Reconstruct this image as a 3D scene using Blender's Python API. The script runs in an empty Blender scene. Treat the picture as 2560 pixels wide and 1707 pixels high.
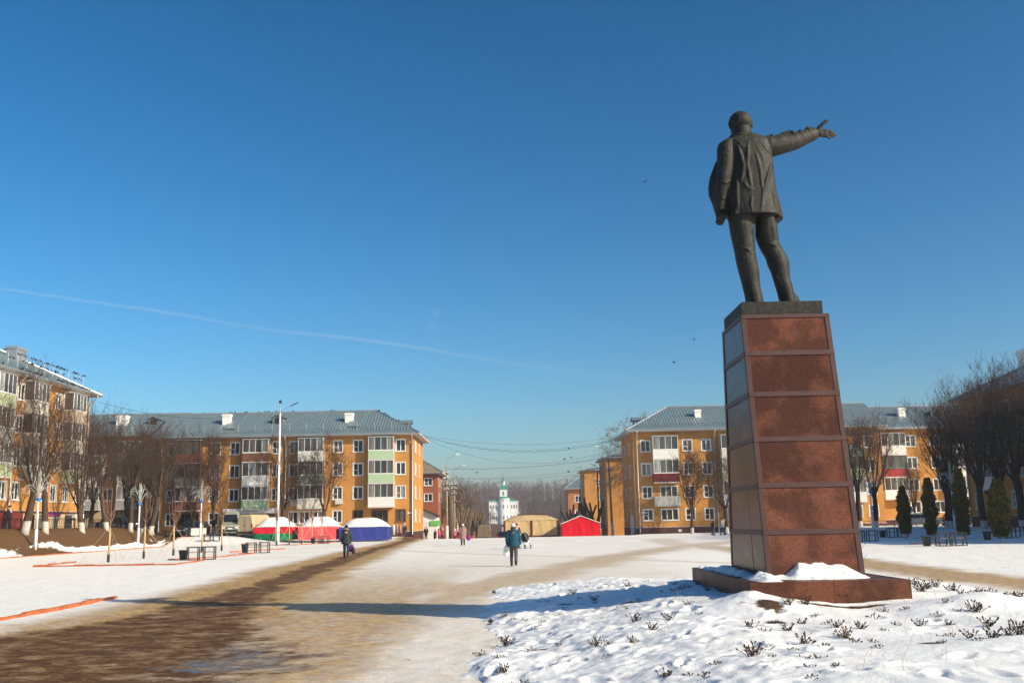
import bpy, bmesh, math, random
import numpy as np
from mathutils import Vector, Matrix

S = bpy.context.scene
COL = S.collection
R_ = math.radians
random.seed(7)

# ------------------------------------------------------------------ camera
cam_d = bpy.data.cameras.new('camera'); cam = bpy.data.objects.new('camera', cam_d); COL.objects.link(cam)
cam_d.lens = 35.0; cam_d.sensor_width = 36.0; cam_d.sensor_fit = 'HORIZONTAL'
cam_d.clip_start = 0.1; cam_d.clip_end = 6000
PITCH, ROLL = math.atan(449.5 / 2489.0), 0.0195
_F = Vector((0, math.cos(PITCH), math.sin(PITCH))); _U = Vector((0, -math.sin(PITCH), math.cos(PITCH))); _R = Vector((1, 0, 0))
_r = _R * math.cos(ROLL) - _U * math.sin(ROLL); _u = _U * math.cos(ROLL) + _R * math.sin(ROLL)
cam.matrix_world = Matrix(((_r.x, _u.x, -_F.x, 0), (_r.y, _u.y, -_F.y, 0), (_r.z, _u.z, -_F.z, 1.8), (0, 0, 0, 1)))
S.camera = cam

# ------------------------------------------------------------------ sky, sun, exposure
SUN_EL, SUN_AZ = R_(27.5), R_(119.3)          # azimuth measured from +Y towards +X
W = bpy.data.worlds.new('World'); S.world = W; W.use_nodes = True
nt = W.node_tree; nt.nodes.clear()
def N(t, **k):
    n = nt.nodes.new(t)
    for a, b in k.items(): setattr(n, a, b)
    return n
sky = N('ShaderNodeTexSky', sky_type='NISHITA', sun_disc=False, sun_elevation=SUN_EL, sun_rotation=SUN_AZ,
        altitude=200, air_density=1.0, dust_density=1.5, ozone_density=3.5)
bg = N('ShaderNodeBackground'); out = N('ShaderNodeOutputWorld')
bg.inputs['Strength'].default_value = 0.060
# vapour trail and wisps: thin high cloud laid along a great circle of the sky
tc = N('ShaderNodeTexCoord')
def vmath(op, a, b=None):
    n = N('ShaderNodeVectorMath', operation=op); nt.links.new(a, n.inputs[0])
    if b is not None:
        if isinstance(b, tuple): n.inputs[1].default_value = b
        else: nt.links.new(b, n.inputs[1])
    return n
def fmath(op, a, b=None, c=None, clamp=False):
    n = N('ShaderNodeMath', operation=op, use_clamp=clamp)
    for i, q in enumerate((a, b, c)):
        if q is None: continue
        if isinstance(q, (int, float)): n.inputs[i].default_value = q
        else: nt.links.new(q, n.inputs[i])
    return n.outputs[0]
nz = N('ShaderNodeTexNoise'); nz.inputs['Scale'].default_value = 9; nz.inputs['Detail'].default_value = 6
nt.links.new(tc.outputs['Generated'], nz.inputs['Vector'])
nz2 = N('ShaderNodeTexNoise'); nz2.inputs['Scale'].default_value = 70; nz2.inputs['Detail'].default_value = 5
nt.links.new(tc.outputs['Generated'], nz2.inputs['Vector'])
def trail(p, q, w, amt, u0, u1):
    p = Vector(p).normalized(); q = Vector(q).normalized(); n = p.cross(q).normalized(); t = n.cross(p)
    d = vmath('DOT_PRODUCT', tc.outputs['Generated'], tuple(n)).outputs['Value']
    s = vmath('DOT_PRODUCT', tc.outputs['Generated'], tuple(t)).outputs['Value']
    wob = fmath('MULTIPLY_ADD', nz.outputs['Fac'], 0.012, -0.006)
    d = fmath('ADD', d, wob)
    width = fmath('MULTIPLY_ADD', s, w * 1.4, w)
    band = fmath('SUBTRACT', 1.0, fmath('DIVIDE', fmath('ABSOLUTE', d), fmath('MAXIMUM', width, 1e-4)), clamp=True)
    e0 = fmath('MULTIPLY', fmath('SUBTRACT', s, u0), 6.0, clamp=True)
    e1 = fmath('MULTIPLY', fmath('SUBTRACT', u1, s), 3.0, clamp=True)
    m = fmath('MULTIPLY', fmath('MULTIPLY', band, e0), e1)
    m = fmath('MULTIPLY', m, fmath('MULTIPLY_ADD', nz.outputs['Fac'], 1.6, -0.2, clamp=True))
    return fmath('MULTIPLY', m, amt)
c1 = trail((-0.4558, 0.8643, 0.2126), (0.0013, 0.9878, 0.1558), 0.0017, 0.24, -0.6, 0.62)
c2 = trail((-0.2045, 0.9703, 0.1289), (0.1172, 0.988, 0.1009), 0.0012, 0.14, -0.05, 0.42)
def puff(c, r, amt):
    c = Vector(c).normalized()
    d = vmath('DOT_PRODUCT', tc.outputs['Generated'], tuple(c)).outputs['Value']
    k = fmath('MULTIPLY_ADD', d, 1.0 / (1 - math.cos(r)), 1 - 1.0 / (1 - math.cos(r)), clamp=True)
    return fmath('MULTIPLY', fmath('MULTIPLY', k, fmath('MULTIPLY_ADD', nz2.outputs['Fac'], 5.0, -2.3, clamp=True)), amt)
c3 = puff((-0.0785, 0.9767, 0.1997), 0.013, 0.16)
mixn = N('ShaderNodeMix', data_type='RGBA'); mixn.inputs['B'].default_value = (9.0, 9.4, 10.0, 1)
nt.links.new(fmath('ADD', fmath('ADD', c1, c2), c3, clamp=True), mixn.inputs['Factor'])
hsv = N('ShaderNodeHueSaturation'); gam = N('ShaderNodeGamma')
hsv.inputs['Saturation'].default_value = 1.17; hsv.inputs['Hue'].default_value = 0.488; hsv.inputs['Value'].default_value = 1.0; gam.inputs['Gamma'].default_value = 1.4
nt.links.new(sky.outputs['Color'], gam.inputs['Color']); nt.links.new(gam.outputs[0], hsv.inputs['Color'])
nt.links.new(hsv.outputs[0], mixn.inputs['A'])
nt.links.new(mixn.outputs['Result'], bg.inputs['Color']); nt.links.new(bg.outputs[0], out.inputs['Surface'])

sun_d = bpy.data.lights.new('sun', 'SUN'); sun = bpy.data.objects.new('sun', sun_d); COL.objects.link(sun)
sun_d.energy = 5.0; sun_d.angle = R_(0.53); sun_d.color = (1.0, 0.87, 0.63)
to_sun = Vector((math.cos(SUN_EL) * math.sin(SUN_AZ), math.cos(SUN_EL) * math.cos(SUN_AZ), math.sin(SUN_EL)))
sun.rotation_euler = to_sun.to_track_quat('Z', 'Y').to_euler(); sun.location = to_sun * 60
S.view_settings.view_transform = 'Standard'; S.view_settings.look = 'None'
S.view_settings.exposure = 0.33; S.view_settings.gamma = 1.0; S.view_settings.use_curve_mapping = False
S.cycles.max_bounces = 6; S.cycles.diffuse_bounces = 3; S.cycles.glossy_bounces = 3; S.cycles.transparent_max_bounces = 8
S.cycles.use_denoising = True

# ------------------------------------------------------------------ materials
MATS = {}
def nodes_of(name):
    m = bpy.data.materials.new(name); m.use_nodes = True
    t = m.node_tree; b = t.nodes['Principled BSDF']
    return m, t, b
def lin(c):
    return tuple(((x / 12.92) if x <= 0.04045 else ((x + 0.055) / 1.055) ** 2.4) for x in c)
def ramp(t, fac, stops):
    r = t.nodes.new('ShaderNodeValToRGB'); e = r.color_ramp.elements
    while len(e) < len(stops): e.new(0.5)
    for q, (p, c) in zip(e, stops):
        q.position = p; q.color = (c if isinstance(c, tuple) else (c, c, c)) + (1,)
    t.links.new(fac, r.inputs[0]); return r.outputs[0]
def tnoise(t, scale, detail=4, rough=0.55, coord='Object', stretch=None, dist=0):
    co = t.nodes.new('ShaderNodeTexCoord'); n = t.nodes.new('ShaderNodeTexNoise')
    n.inputs['Scale'].default_value = scale; n.inputs['Detail'].default_value = detail; n.inputs['Roughness'].default_value = rough
    n.inputs['Distortion'].default_value = dist
    v = co.outputs[coord]
    if stretch:
        mp = t.nodes.new('ShaderNodeMapping'); mp.inputs['Scale'].default_value = stretch; t.links.new(v, mp.inputs[0]); v = mp.outputs[0]
    t.links.new(v, n.inputs['Vector']); return n.outputs['Fac']
def tmix(t, f, a, b, mode='MIX'):
    m = t.nodes.new('ShaderNodeMix'); m.data_type = 'RGBA'; m.blend_type = mode
    for s, q in (('Factor', f), ('A', a), ('B', b)):
        if isinstance(q, (int, float)): m.inputs[s].default_value = q
        elif isinstance(q, tuple): m.inputs[s].default_value = q + (1,) if len(q) == 3 else q
        else: t.links.new(q, m.inputs[s])
    return m.outputs['Result']
def tbump(t, b, h, strength=0.3, dist=0.02):
    n = t.nodes.new('ShaderNodeBump'); n.inputs['Strength'].default_value = strength; n.inputs['Distance'].default_value = dist
    t.links.new(h, n.inputs['Height']); t.links.new(n.outputs[0], b.inputs['Normal'])
def tm(t, op, a, b=None, c=None, clamp=False):
    n = t.nodes.new('ShaderNodeMath'); n.operation = op; n.use_clamp = clamp
    for i, q in enumerate((a, b, c)):
        if q is None: continue
        if isinstance(q, (int, float)): n.inputs[i].default_value = q
        else: t.links.new(q, n.inputs[i])
    return n.outputs[0]
def mat(name, col, rough=0.7, metal=0.0, var=0.18, scale=6.0, bump=0.0, bscale=30.0, spec=0.4, rand=0.0, stretch=None):
    if name in MATS: return MATS[name]
    m, t, b = nodes_of(name)
    dark = tuple(x * (1 - var) for x in col); lite = tuple(min(1, x * (1 + var)) for x in col)
    c = tmix(t, ramp(t, tnoise(t, scale, 5, 0.6, stretch=stretch), ((0.3, 0.0), (0.7, 1.0))), dark, lite)
    if rand:
        oi = t.nodes.new('ShaderNodeObjectInfo')
        c = tmix(t, tm(t, 'MULTIPLY', oi.outputs['Random'], rand), c, tuple(x * 0.35 for x in col))
    t.links.new(c, b.inputs['Base Color'])
    b.inputs['Roughness'].default_value = rough; b.inputs['Metallic'].default_value = metal
    b.inputs['Specular IOR Level'].default_value = spec
    if bump: tbump(t, b, tnoise(t, bscale, 4), bump)
    MATS[name] = m; return m

# ------------------------------------------------------------------ mesh helpers
class MB:
    """Collects faces and links them as one mesh object."""
    def __init__(s): s.v = []; s.f = []; s.m = []; s.cur = 0
    def add(s, vs, fs):
        o = len(s.v); s.v.extend(vs); s.f.extend(tuple(i + o for i in f) for f in fs); s.m.extend([s.cur] * len(fs)); return s
    def box(s, x0, x1, y0, y1, z0, z1):
        return s.add([(x0, y0, z0), (x1, y0, z0), (x1, y1, z0), (x0, y1, z0), (x0, y0, z1), (x1, y0, z1), (x1, y1, z1), (x0, y1, z1)],
                     [(0, 3, 2, 1), (4, 5, 6, 7), (0, 1, 5, 4), (1, 2, 6, 5), (2, 3, 7, 6), (3, 0, 4, 7)])
    def hexa(s, b, t):
        return s.add(list(b) + list(t), [(0, 3, 2, 1), (4, 5, 6, 7), (0, 1, 5, 4), (1, 2, 6, 5), (2, 3, 7, 6), (3, 0, 4, 7)])
    def quad(s, a, b, c, d): return s.add([a, b, c, d], [(0, 1, 2, 3)])
    def tube(s, pts, rad, n=6, cap=True):
        pts = [Vector(p) for p in pts]
        if not hasattr(rad, '__len__'): rad = [rad] * len(pts)
        rings = []; up = None
        for i, p in enumerate(pts):
            d = (pts[min(i + 1, len(pts) - 1)] - pts[max(i - 1, 0)])
            if d.length < 1e-9: d = Vector((0, 0, 1))
            d.normalize()
            if up is None: up = Vector((1, 0, 0)) if abs(d.x) < 0.9 else Vector((0, 1, 0))
            a = up - d * up.dot(d)
            if a.length < 1e-6: a = d.orthogonal()
            a.normalize(); up = a; b = d.cross(a)
            rings.append([p + (a * math.cos(2 * math.pi * j / n) + b * math.sin(2 * math.pi * j / n)) * rad[i] for j in range(n)])
        vs = [tuple(q) for r in rings for q in r]; fs = []
        for i in range(len(pts) - 1):
            for j in range(n):
                fs.append((i * n + j, i * n + (j + 1) % n, (i + 1) * n + (j + 1) % n, (i + 1) * n + j))
        if cap: fs.append(tuple(range(n - 1, -1, -1))); fs.append(tuple((len(pts) - 1) * n + j for j in range(n)))
        return s.add(vs, fs)
    def loft(s, rings, cap=True):
        n = len(rings[0]); vs = [tuple(q) for r in rings for q in r]; fs = []
        for i in range(len(rings) - 1):
            for j in range(n):
                fs.append((i * n + j, i * n + (j + 1) % n, (i + 1) * n + (j + 1) % n, (i + 1) * n + j))
        if cap: fs.append(tuple(range(n - 1, -1, -1))); fs.append(tuple((len(rings) - 1) * n + j for j in range(n)))
        return s.add(vs, fs)
    def ball(s, c, r, n=10, m=7):
        if not hasattr(r, '__len__'): r = (r, r, r)
        rings = [[(c[0] + r[0] * math.sin(math.pi * (i + .02) / (m + .04)) * math.cos(2 * math.pi * j / n), c[1] + r[1] * math.sin(math.pi * (i + .02) / (m + .04)) * math.sin(2 * math.pi * j / n),
                   c[2] - r[2] * math.cos(math.pi * (i + .02) / (m + .04))) for j in range(n)] for i in range(m + 1)]
        return s.loft(rings)
    def prism(s, prof, x0, x1, ax='x'):
        """polygon given as (a,b) pairs pushed along an axis"""
        n = len(prof)
        P = (lambda k, a, b: (k, a, b)) if ax == 'x' else ((lambda k, a, b: (a, k, b)) if ax == 'y' else (lambda k, a, b: (a, b, k)))
        vs = [P(x0, *p) for p in prof] + [P(x1, *p) for p in prof]
        fs = [tuple(range(n - 1, -1, -1)), tuple(range(n, 2 * n))] + [(i, (i + 1) % n, n + (i + 1) % n, n + i) for i in range(n)]
        return s.add(vs, fs)
    def mesh(s, name, mats, smooth=False):
        me = bpy.data.meshes.new(name); me.from_pydata(s.v, [], s.f)
        mats = mats if isinstance(mats, (list, tuple)) else [mats]
        for m in mats: me.materials.append(m)
        if len(mats) > 1: me.polygons.foreach_set('material_index', s.m)
        if smooth: me.polygons.foreach_set('use_smooth', [True] * len(me.polygons))
        bm = bmesh.new(); bm.from_mesh(me); bmesh.ops.recalc_face_normals(bm, faces=bm.faces); bm.to_mesh(me); bm.free()
        me.update(); return me
    def build(s, name, mats, parent=None, smooth=False, loc=None):
        return put(name, s.mesh(name, mats, smooth), parent, loc)

def put(name, me, parent=None, loc=None, rz=0.0):
    o = bpy.data.objects.new(name, me); COL.objects.link(o)
    if parent is not None: o.parent = parent
    if loc is not None: o.location = loc
    if rz: o.rotation_euler = (0, 0, rz)
    return o
def thing(name, label, cat, loc=(0, 0, 0), rz=0.0, group=None):
    o = bpy.data.objects.new(name, None); COL.objects.link(o); o.empty_display_size = 0.3
    o.location = loc; o.rotation_euler = (0, 0, rz)
    return tag(o, label, cat, group)
def tag(o, label, cat, group=None):
    o['label'] = label; o['category'] = cat
    if group: o['group'] = group
    return o
def kind(o, k, label=None):
    o['kind'] = k
    if label: o['label'] = label
    return o
def copy_tree(o, parent=None):
    c = o.copy(); COL.objects.link(c); c.parent = parent
    for ch in list(o.children): copy_tree(ch, c)
    return c
def remesh(mb, voxel, smooth=4, name='m', factor=0.5):
    me = mb.mesh(name, []); o = bpy.data.objects.new(name, me); COL.objects.link(o)
    r = o.modifiers.new('r', 'REMESH'); r.mode = 'VOXEL'; r.voxel_size = voxel; r.use_smooth_shade = True
    if smooth:
        q = o.modifiers.new('s', 'SMOOTH'); q.iterations = smooth; q.factor = factor
    dg = bpy.context.evaluated_depsgraph_get(); e = o.evaluated_get(dg)
    m2 = bpy.data.meshes.new_from_object(e, depsgraph=dg)
    bpy.data.objects.remove(o); bpy.data.meshes.remove(me)
    m2.polygons.foreach_set('use_smooth', [True] * len(m2.polygons)); m2.name = name
    return m2
def ring(c, rx, ry, n=16, tilt=None):
    return [(c[0] + rx * math.cos(2 * math.pi * j / n), c[1] + ry * math.sin(2 * math.pi * j / n), c[2]) for j in range(n)]

# lattice noise on arrays
_rng = np.random.RandomState(11); _LAT = _rng.rand(256, 256)
def vnoise(x, y):
    xi = np.floor(x).astype(int); yi = np.floor(y).astype(int); fx = x - xi; fy = y - yi
    fx = fx * fx * fx * (fx * (fx * 6 - 15) + 10); fy = fy * fy * fy * (fy * (fy * 6 - 15) + 10)
    a = _LAT[xi & 255, yi & 255]; b = _LAT[(xi + 1) & 255, yi & 255]; c = _LAT[xi & 255, (yi + 1) & 255]; d = _LAT[(xi + 1) & 255, (yi + 1) & 255]
    return (a + (b - a) * fx) * (1 - fy) + (c + (d - c) * fx) * fy
def fbm(x, y, o=4, g=0.5):
    r = 0; a = 1; s = 0
    for i in range(o): r = r + a * vnoise(x * 2 ** i + 17.3 * i, y * 2 ** i + 9.1 * i); s += a; a *= g
    return r / s
def sst(a, b, t):
    t = np.clip((t - a) / (b - a), 0, 1); return t * t * (3 - 2 * t)
# ================================================================== GROUND
def terrain(x, y):
    x = np.asarray(x, float); y = np.asarray(y, float)
    hb = 2.0 - 1.0 * sst(96, 112, y)
    z = hb * sst(0, 1, (-34.9 - x) / 3.6)
    lat = 0.85 * sst(0, 1, (-23 - x) / 9.0) * sst(99, 107, y)
    z = np.maximum(z, lat)
    z = z + 0.45 * sst(30, 38, x)
    z = z + 0.35 * sst(110, 117.5, y) * (sst(0, 1, (-10.5 - x) / 2) + 0.3 * sst(0, 1, (x - 13) / 2))
    drop = -0.030 * np.clip(y - 116, 0, 170) * sst(114, 122, y) * (1 - sst(0, 1, (np.abs(x - 1) - 60) / 40.0))
    z = z + drop + (sst(330, 560, y) * 5.5) + sst(610, 760, y) * 16 + sst(900, 1600, y) * 6
    return z
def tz(x, y): return float(terrain(np.array([x]), np.array([y]))[0])

TRK_Y = [6, 12, 16, 23, 28, 34, 41, 53, 73, 112, 135]; TRK_X = [-6.3, -6.6, -6.8, -7.1, -7.4, -7.9, -8.5, -9.2, -10.3, -11.8, -12.2]
def polydist(x, y, P):
    d = np.full(x.shape, 1e9)
    for (ax, ay), (bx, by) in zip(P[:-1], P[1:]):
        t = np.clip(((x - ax) * (bx - ax) + (y - ay) * (by - ay)) / ((bx - ax) ** 2 + (by - ay) ** 2), 0, 1)
        d = np.minimum(d, np.hypot(x - ax - t * (bx - ax), y - ay - t * (by - ay)))
    return d
BAND = [(-3.0, 20), (-1.6, 25.5), (-0.7, 29.3), (1.0, 36.0), (2.5, 41.3), (5.4, 51.7), (10.5, 65.4), (15.2, 74.6), (22, 86), (34, 100)]
FAINT = [(-8.5, 70), (-5.0, 63.4), (-2.1, 58.3), (2.5, 51.4), (7.5, 42.4), (12.5, 36)]
RPATH = [(14.2, 8), (13.2, 20), (12.9, 30), (13.2, 42), (12.5, 58), (11.5, 75), (13, 92)]
def dirt_fields(x, y):
    xc = np.interp(y, TRK_Y, TRK_X)
    e = np.interp(y, [10, 20, 45, 80, 120], [3.2, 2.6, 2.3, 1.9, 1.6])
    core = np.interp(y, [10, 16, 21, 28, 45, 80, 120], [4.2, 3.2, 1.6, 0.85, 0.75, 0.7, 0.9])
    n1 = fbm(x * 0.5, y * 0.5, 4) - 0.5; n2 = fbm(x * 1.7 + 40, y * 1.7, 4) - 0.5
    n3 = fbm(x * 5.0 + 9, y * 2.6, 4) - 0.5
    d = np.abs(x - xc) + n1 * 1.0 + n2 * 0.7
    tan = 1 - sst(0.55, 1.35, d / e)
    wet = 1 - sst(0.6, 1.25, d / core)
    # trodden stretch between the track and the flower bed
    near = sst(-10.4, -9.0, x + n2) * (1 - sst(-2.6, -0.6, x + n1 * 1.5)) * (1 - sst(19, 58, y))
    tan = np.maximum(tan, near * 0.85)
    mid = sst(-11.5, -8, x + n1 * 2) * (1 - sst(3, 9, x + n1 * 3)) * (1 - sst(38, 72, y)) * 0.28
    tan = np.maximum(tan, mid)
    tan = np.maximum(tan, 0.17 * (1 - sst(20, 30, np.abs(x - 1) + n1 * 12)) * (1 - sst(100, 118, y)) * sst(44, 60, y) * np.clip(0.6 + 2.5 * n1, 0, 1))
    tan = np.maximum(tan, 0.72 * (1 - sst(0.4, 2.6, polydist(x, y, BAND) + n1 * 1.6)) * (1 - 0.35 * sst(50, 90, y)))
    tan = np.maximum(tan, 0.45 * (1 - sst(0.1, 0.9, polydist(x, y, FAINT) + n2 * 0.6)))
    rp = polydist(x, y, RPATH) + n1 * 1.2
    tan = np.maximum(tan, 0.9 * (1 - sst(0.7, 2.1, rp)) * (1 - 0.5 * sst(45, 80, y)))
    tan = np.maximum(tan, 0.8 * sst(112, 117, y) * (1 - sst(9, 13, np.abs(x - 1))) * np.clip(0.5 + 2 * n1, 0, 1))
    pud = (1 - sst(0.0, 1.2, np.hypot((x + 3.6) / 1.5, (y - 14.4) / 2.1) + n2 * 1.2))
    pud = np.maximum(pud, 1 - sst(0.2, 1.1, np.hypot((x + 3.0) / 2.6, (y - 11.6) / 0.9) + n2 * 0.8))
    wet = np.maximum(wet, pud)
    slush = sst(-0.06, 0.20, n1 * 0.35 + n2 * 0.5 + n3 * 1.1)                       # pale crust left standing in the wet
    wet = np.clip(wet, 0, 1)
    side = np.clip(-34.7 - x, 0, 4) / 4.0
    g = sst(0.02, 0.12, side) * (1 - sst(118, 130, y))
    gn = fbm(x * 1.1 + 5, y * 0.13 + 3, 4)
    grass = g * sst(0.36, 0.56, gn + 0.34 * sst(0.30, 0.75, side) + 0.06 - 0.16 * sst(98, 106, y))
    grass = np.maximum(grass, sst(280, 330, y) * (np.abs(x - 1) > 7) * 1.0)
    return tan, wet, grass, pud

def relief(x, y, tan, wet, pud_):
    a = (fbm(x * 1.3, y * 1.3, 4) - 0.5) * 0.05 + (fbm(x * 4 + 3, y * 4, 3) - 0.5) * 0.03
    b_ = (fbm(x * 3.2 + 1, y * 5.5, 4, 0.6) - 0.5) * 0.05 * np.clip(tan * 1.3, 0, 1) * (1 - 0.7 * pud_)
    return b_ * (1 - sst(18, 60, y)) + a * (1 - 0.75 * np.clip(tan, 0, 1)) * (1 - 0.8 * wet) * (1 - 0.6 * sst(30, 90, y)) - 0.03 * wet

def m_ground():
    m, t, b = nodes_of('trodden_snow')
    def attr(n):
        a = t.nodes.new('ShaderNodeAttribute'); a.attribute_name = n; return a.outputs['Fac']
    dirt, wet, grass, pud = attr('dirt'), attr('wet'), attr('grass'), attr('pud')
    nf = tnoise(t, 1.1, 9, 0.72, dist=0.6); nff = tnoise(t, 22.0, 5, 0.7); ns = tnoise(t, 5.0, 5, 0.7, stretch=(0.5, 1.6, 1))
    snow = tmix(t, nff, (0.80, 0.79, 0.76), (0.90, 0.89, 0.86))
    nd = tnoise(t, 2.2, 10, 0.78, stretch=(0.7, 1.0, 1)); ng = tnoise(t, 7.0, 8, 0.75, stretch=(0.55, 1.3, 1))
    tanc = tmix(t, ramp(t, tm(t, 'MULTIPLY_ADD', ng, 0.6, tm(t, 'MULTIPLY', nd, 0.4)), ((0.41, 0.0), (0.59, 1.0))), (0.17, 0.080, 0.022), (0.62, 0.43, 0.20))
    spk = tm(t, 'MULTIPLY_ADD', nff, 0.9, -0.45)
    f1 = tm(t, 'ADD', dirt, tm(t, 'MULTIPLY', tm(t, 'ADD', spk, tm(t, 'MULTIPLY_ADD', nd, 2.6, -1.3)), tm(t, 'MULTIPLY', tm(t, 'MULTIPLY', dirt, tm(t, 'SUBTRACT', 1.25, dirt)), 1.6)), clamp=True)
    c = tmix(t, f1, snow, tanc)
    mud = tmix(t, nff, (0.045, 0.021, 0.008), (0.155, 0.074, 0.024))
    f2 = ramp(t, tm(t, 'MULTIPLY_ADD', wet, 1.02, tm(t, 'ADD', tm(t, 'MULTIPLY_ADD', nd, 3.6, -1.98), tm(t, 'MULTIPLY_ADD', ng, 2.6, -1.43))), ((0.22, 0.0), (0.80, 1.0)))
    c = tmix(t, f2, c, mud)
    gr = tmix(t, tnoise(t, 9.0, 6, 0.75, stretch=(1, 0.4, 1)), (0.050, 0.026, 0.012), (0.17, 0.095, 0.045))
    f3 = ramp(t, tm(t, 'ADD', grass, tm(t, 'MULTIPLY_ADD', nd, 1.6, -0.8)), ((0.35, 0.0), (0.6, 1.0)))
    c = tmix(t, f3, c, gr)
    # brick paving shows through in the wet
    br = t.nodes.new('ShaderNodeTexBrick'); co = t.nodes.new('ShaderNodeTexCoord'); t.links.new(co.outputs['Object'], br.inputs['Vector'])
    br.inputs['Scale'].default_value = 5.0; br.inputs['Mortar Size'].default_value = 0.03
    br.inputs['Color1'].default_value = (0.9, 0.9, 0.9, 1); br.inputs['Color2'].default_value = (1.15, 1.1, 1.05, 1); br.inputs['Mortar'].default_value = (0.6, 0.6, 0.6, 1)
    c = tmix(t, tm(t, 'MULTIPLY', f2, 0.6), c, tmix(t, 1.0, c, br.outputs['Color'], 'MULTIPLY'))
    t.links.new(c, b.inputs['Base Color'])
    pf = ramp(t, tm(t, 'ADD', tm(t, 'MULTIPLY', pud, 0.52), tm(t, 'MULTIPLY_ADD', nf, 2.2, -0.90)), ((0.46, 0.0), (0.54, 1.0)))
    pf = tm(t, 'MULTIPLY', pf, f2)
    rg = tm(t, 'ADD', tm(t, 'MULTIPLY_ADD', f2, -0.10, 0.75), tm(t, 'MULTIPLY', pf, -0.52), clamp=True)
    t.links.new(rg, b.inputs['Roughness'])
    t.links.new(tm(t, 'MULTIPLY_ADD', pf, 0.4, 0.10), b.inputs['Specular IOR Level'])
    hb = tm(t, 'MULTIPLY', tm(t, 'ADD', tm(t, 'MULTIPLY', nff, 0.6), nf), tm(t, 'MULTIPLY_ADD', pf, -0.95, 1.0))
    tbump(t, b, hb, 0.55, 0.05)
    return m

def add_attr(me, name, arr):
    a = me.attributes.new(name, 'FLOAT', 'POINT'); a.data.foreach_set('value', np.ascontiguousarray(arr, dtype=np.float32))
def grid_mesh(name, X, Y, Z, mats):
    nr, nc = X.shape
    me = bpy.data.meshes.new(name)
    idx = np.arange(nr * nc).reshape(nr, nc)
    q = np.stack([idx[:-1, :-1], idx[:-1, 1:], idx[1:, 1:], idx[1:, :-1]], -1).reshape(-1, 4)
    me.vertices.add(nr * nc); me.vertices.foreach_set('co', np.stack([X, Y, Z], -1).reshape(-1).astype(np.float32))
    me.loops.add(q.size); me.loops.foreach_set('vertex_index', q.reshape(-1).astype(np.int32))
    me.polygons.add(len(q)); me.polygons.foreach_set('loop_start', np.arange(0, q.size, 4, dtype=np.int32))
    try: me.polygons.foreach_set('loop_total', np.full(len(q), 4, dtype=np.int32))
    except Exception: pass
    me.polygons.foreach_set('use_smooth', np.ones(len(q), dtype=bool))
    for m in mats: me.materials.append(m)
    me.update(); me.validate(); return me

M_GROUND = m_ground()
rows = np.concatenate([np.linspace(-90, 5, 20)[:-1], 5 * np.exp(np.linspace(0, math.log(2600 / 5.0), 640))])
s = np.concatenate([-np.geomspace(40, 0.64, 26), np.linspace(-0.62, 0.62, 470), np.geomspace(0.64, 40, 26)])
wy = np.maximum(rows, 6) + 6
GX = s[None, :] * wy[:, None]; GX = np.clip(GX, -2600, 2600); GY = np.repeat(rows[:, None], len(s), 1)
# keep the outermost columns apart where they were clipped
GX += np.linspace(-1, 1, len(s))[None, :]
tan, wet, grass, pud = dirt_fields(GX, GY)
GZ = terrain(GX, GY) + relief(GX, GY, tan, wet, pud)
gm = grid_mesh('ground', GX, GY, GZ, [M_GROUND])
for n_, a_ in (('dirt', tan), ('wet', wet), ('grass', grass), ('pud', pud)): add_attr(gm, n_, a_.reshape(-1))
kind(put('ground', gm), 'structure')

# ------------------------------------------------------------------ raised flower bed round the monument
def m_snow(name='bed_snow'):
    m, t, b = nodes_of(name)
    a = t.nodes.new('ShaderNodeAttribute'); a.attribute_name = 'soil'
    n = tnoise(t, 14, 6, 0.7); nf = tnoise(t, 60, 4, 0.7)
    snow = tmix(t, n, (0.84, 0.845, 0.86), (0.93, 0.93, 0.92))
    soil = tmix(t, nf, (0.035, 0.022, 0.014), (0.13, 0.08, 0.045))
    f = ramp(t, tm(t, 'ADD', a.outputs['Fac'], tm(t, 'MULTIPLY_ADD', n, 0.8, -0.4)), ((0.42, 0.0), (0.60, 1.0)))
    t.links.new(tmix(t, f, snow, soil), b.inputs['Base Color'])
    b.inputs['Roughness'].default_value = 0.55; b.inputs['Specular IOR Level'].default_value = 0.3
    tbump(t, b, tm(t, 'ADD', n, tm(t, 'MULTIPLY', nf, 0.7)), 0.6, 0.022)
    return m
M_SNOW = m_snow()
BX0, BX1, BY0, BY1 = -0.95, 11.2, 4.0, 28.0
_pits = []
_pr = random.Random(5)
for i in range(520):
    px, py = _pr.uniform(-0.6, 10.6), 8 + 19 * _pr.random() ** 1.3
    dens = 1.0 if px < 2.6 else (0.55 if py < 15.5 else 0.25)
    if px > 5.5 and py < 12.5: dens *= 0.25
    if _pr.random() < dens: _pits.append((px, py, _pr.uniform(0, math.pi), _pr.uniform(0.08, 0.20), _pr.uniform(0.04, 0.09), _pr.uniform(0.02, 0.085)))
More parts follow.
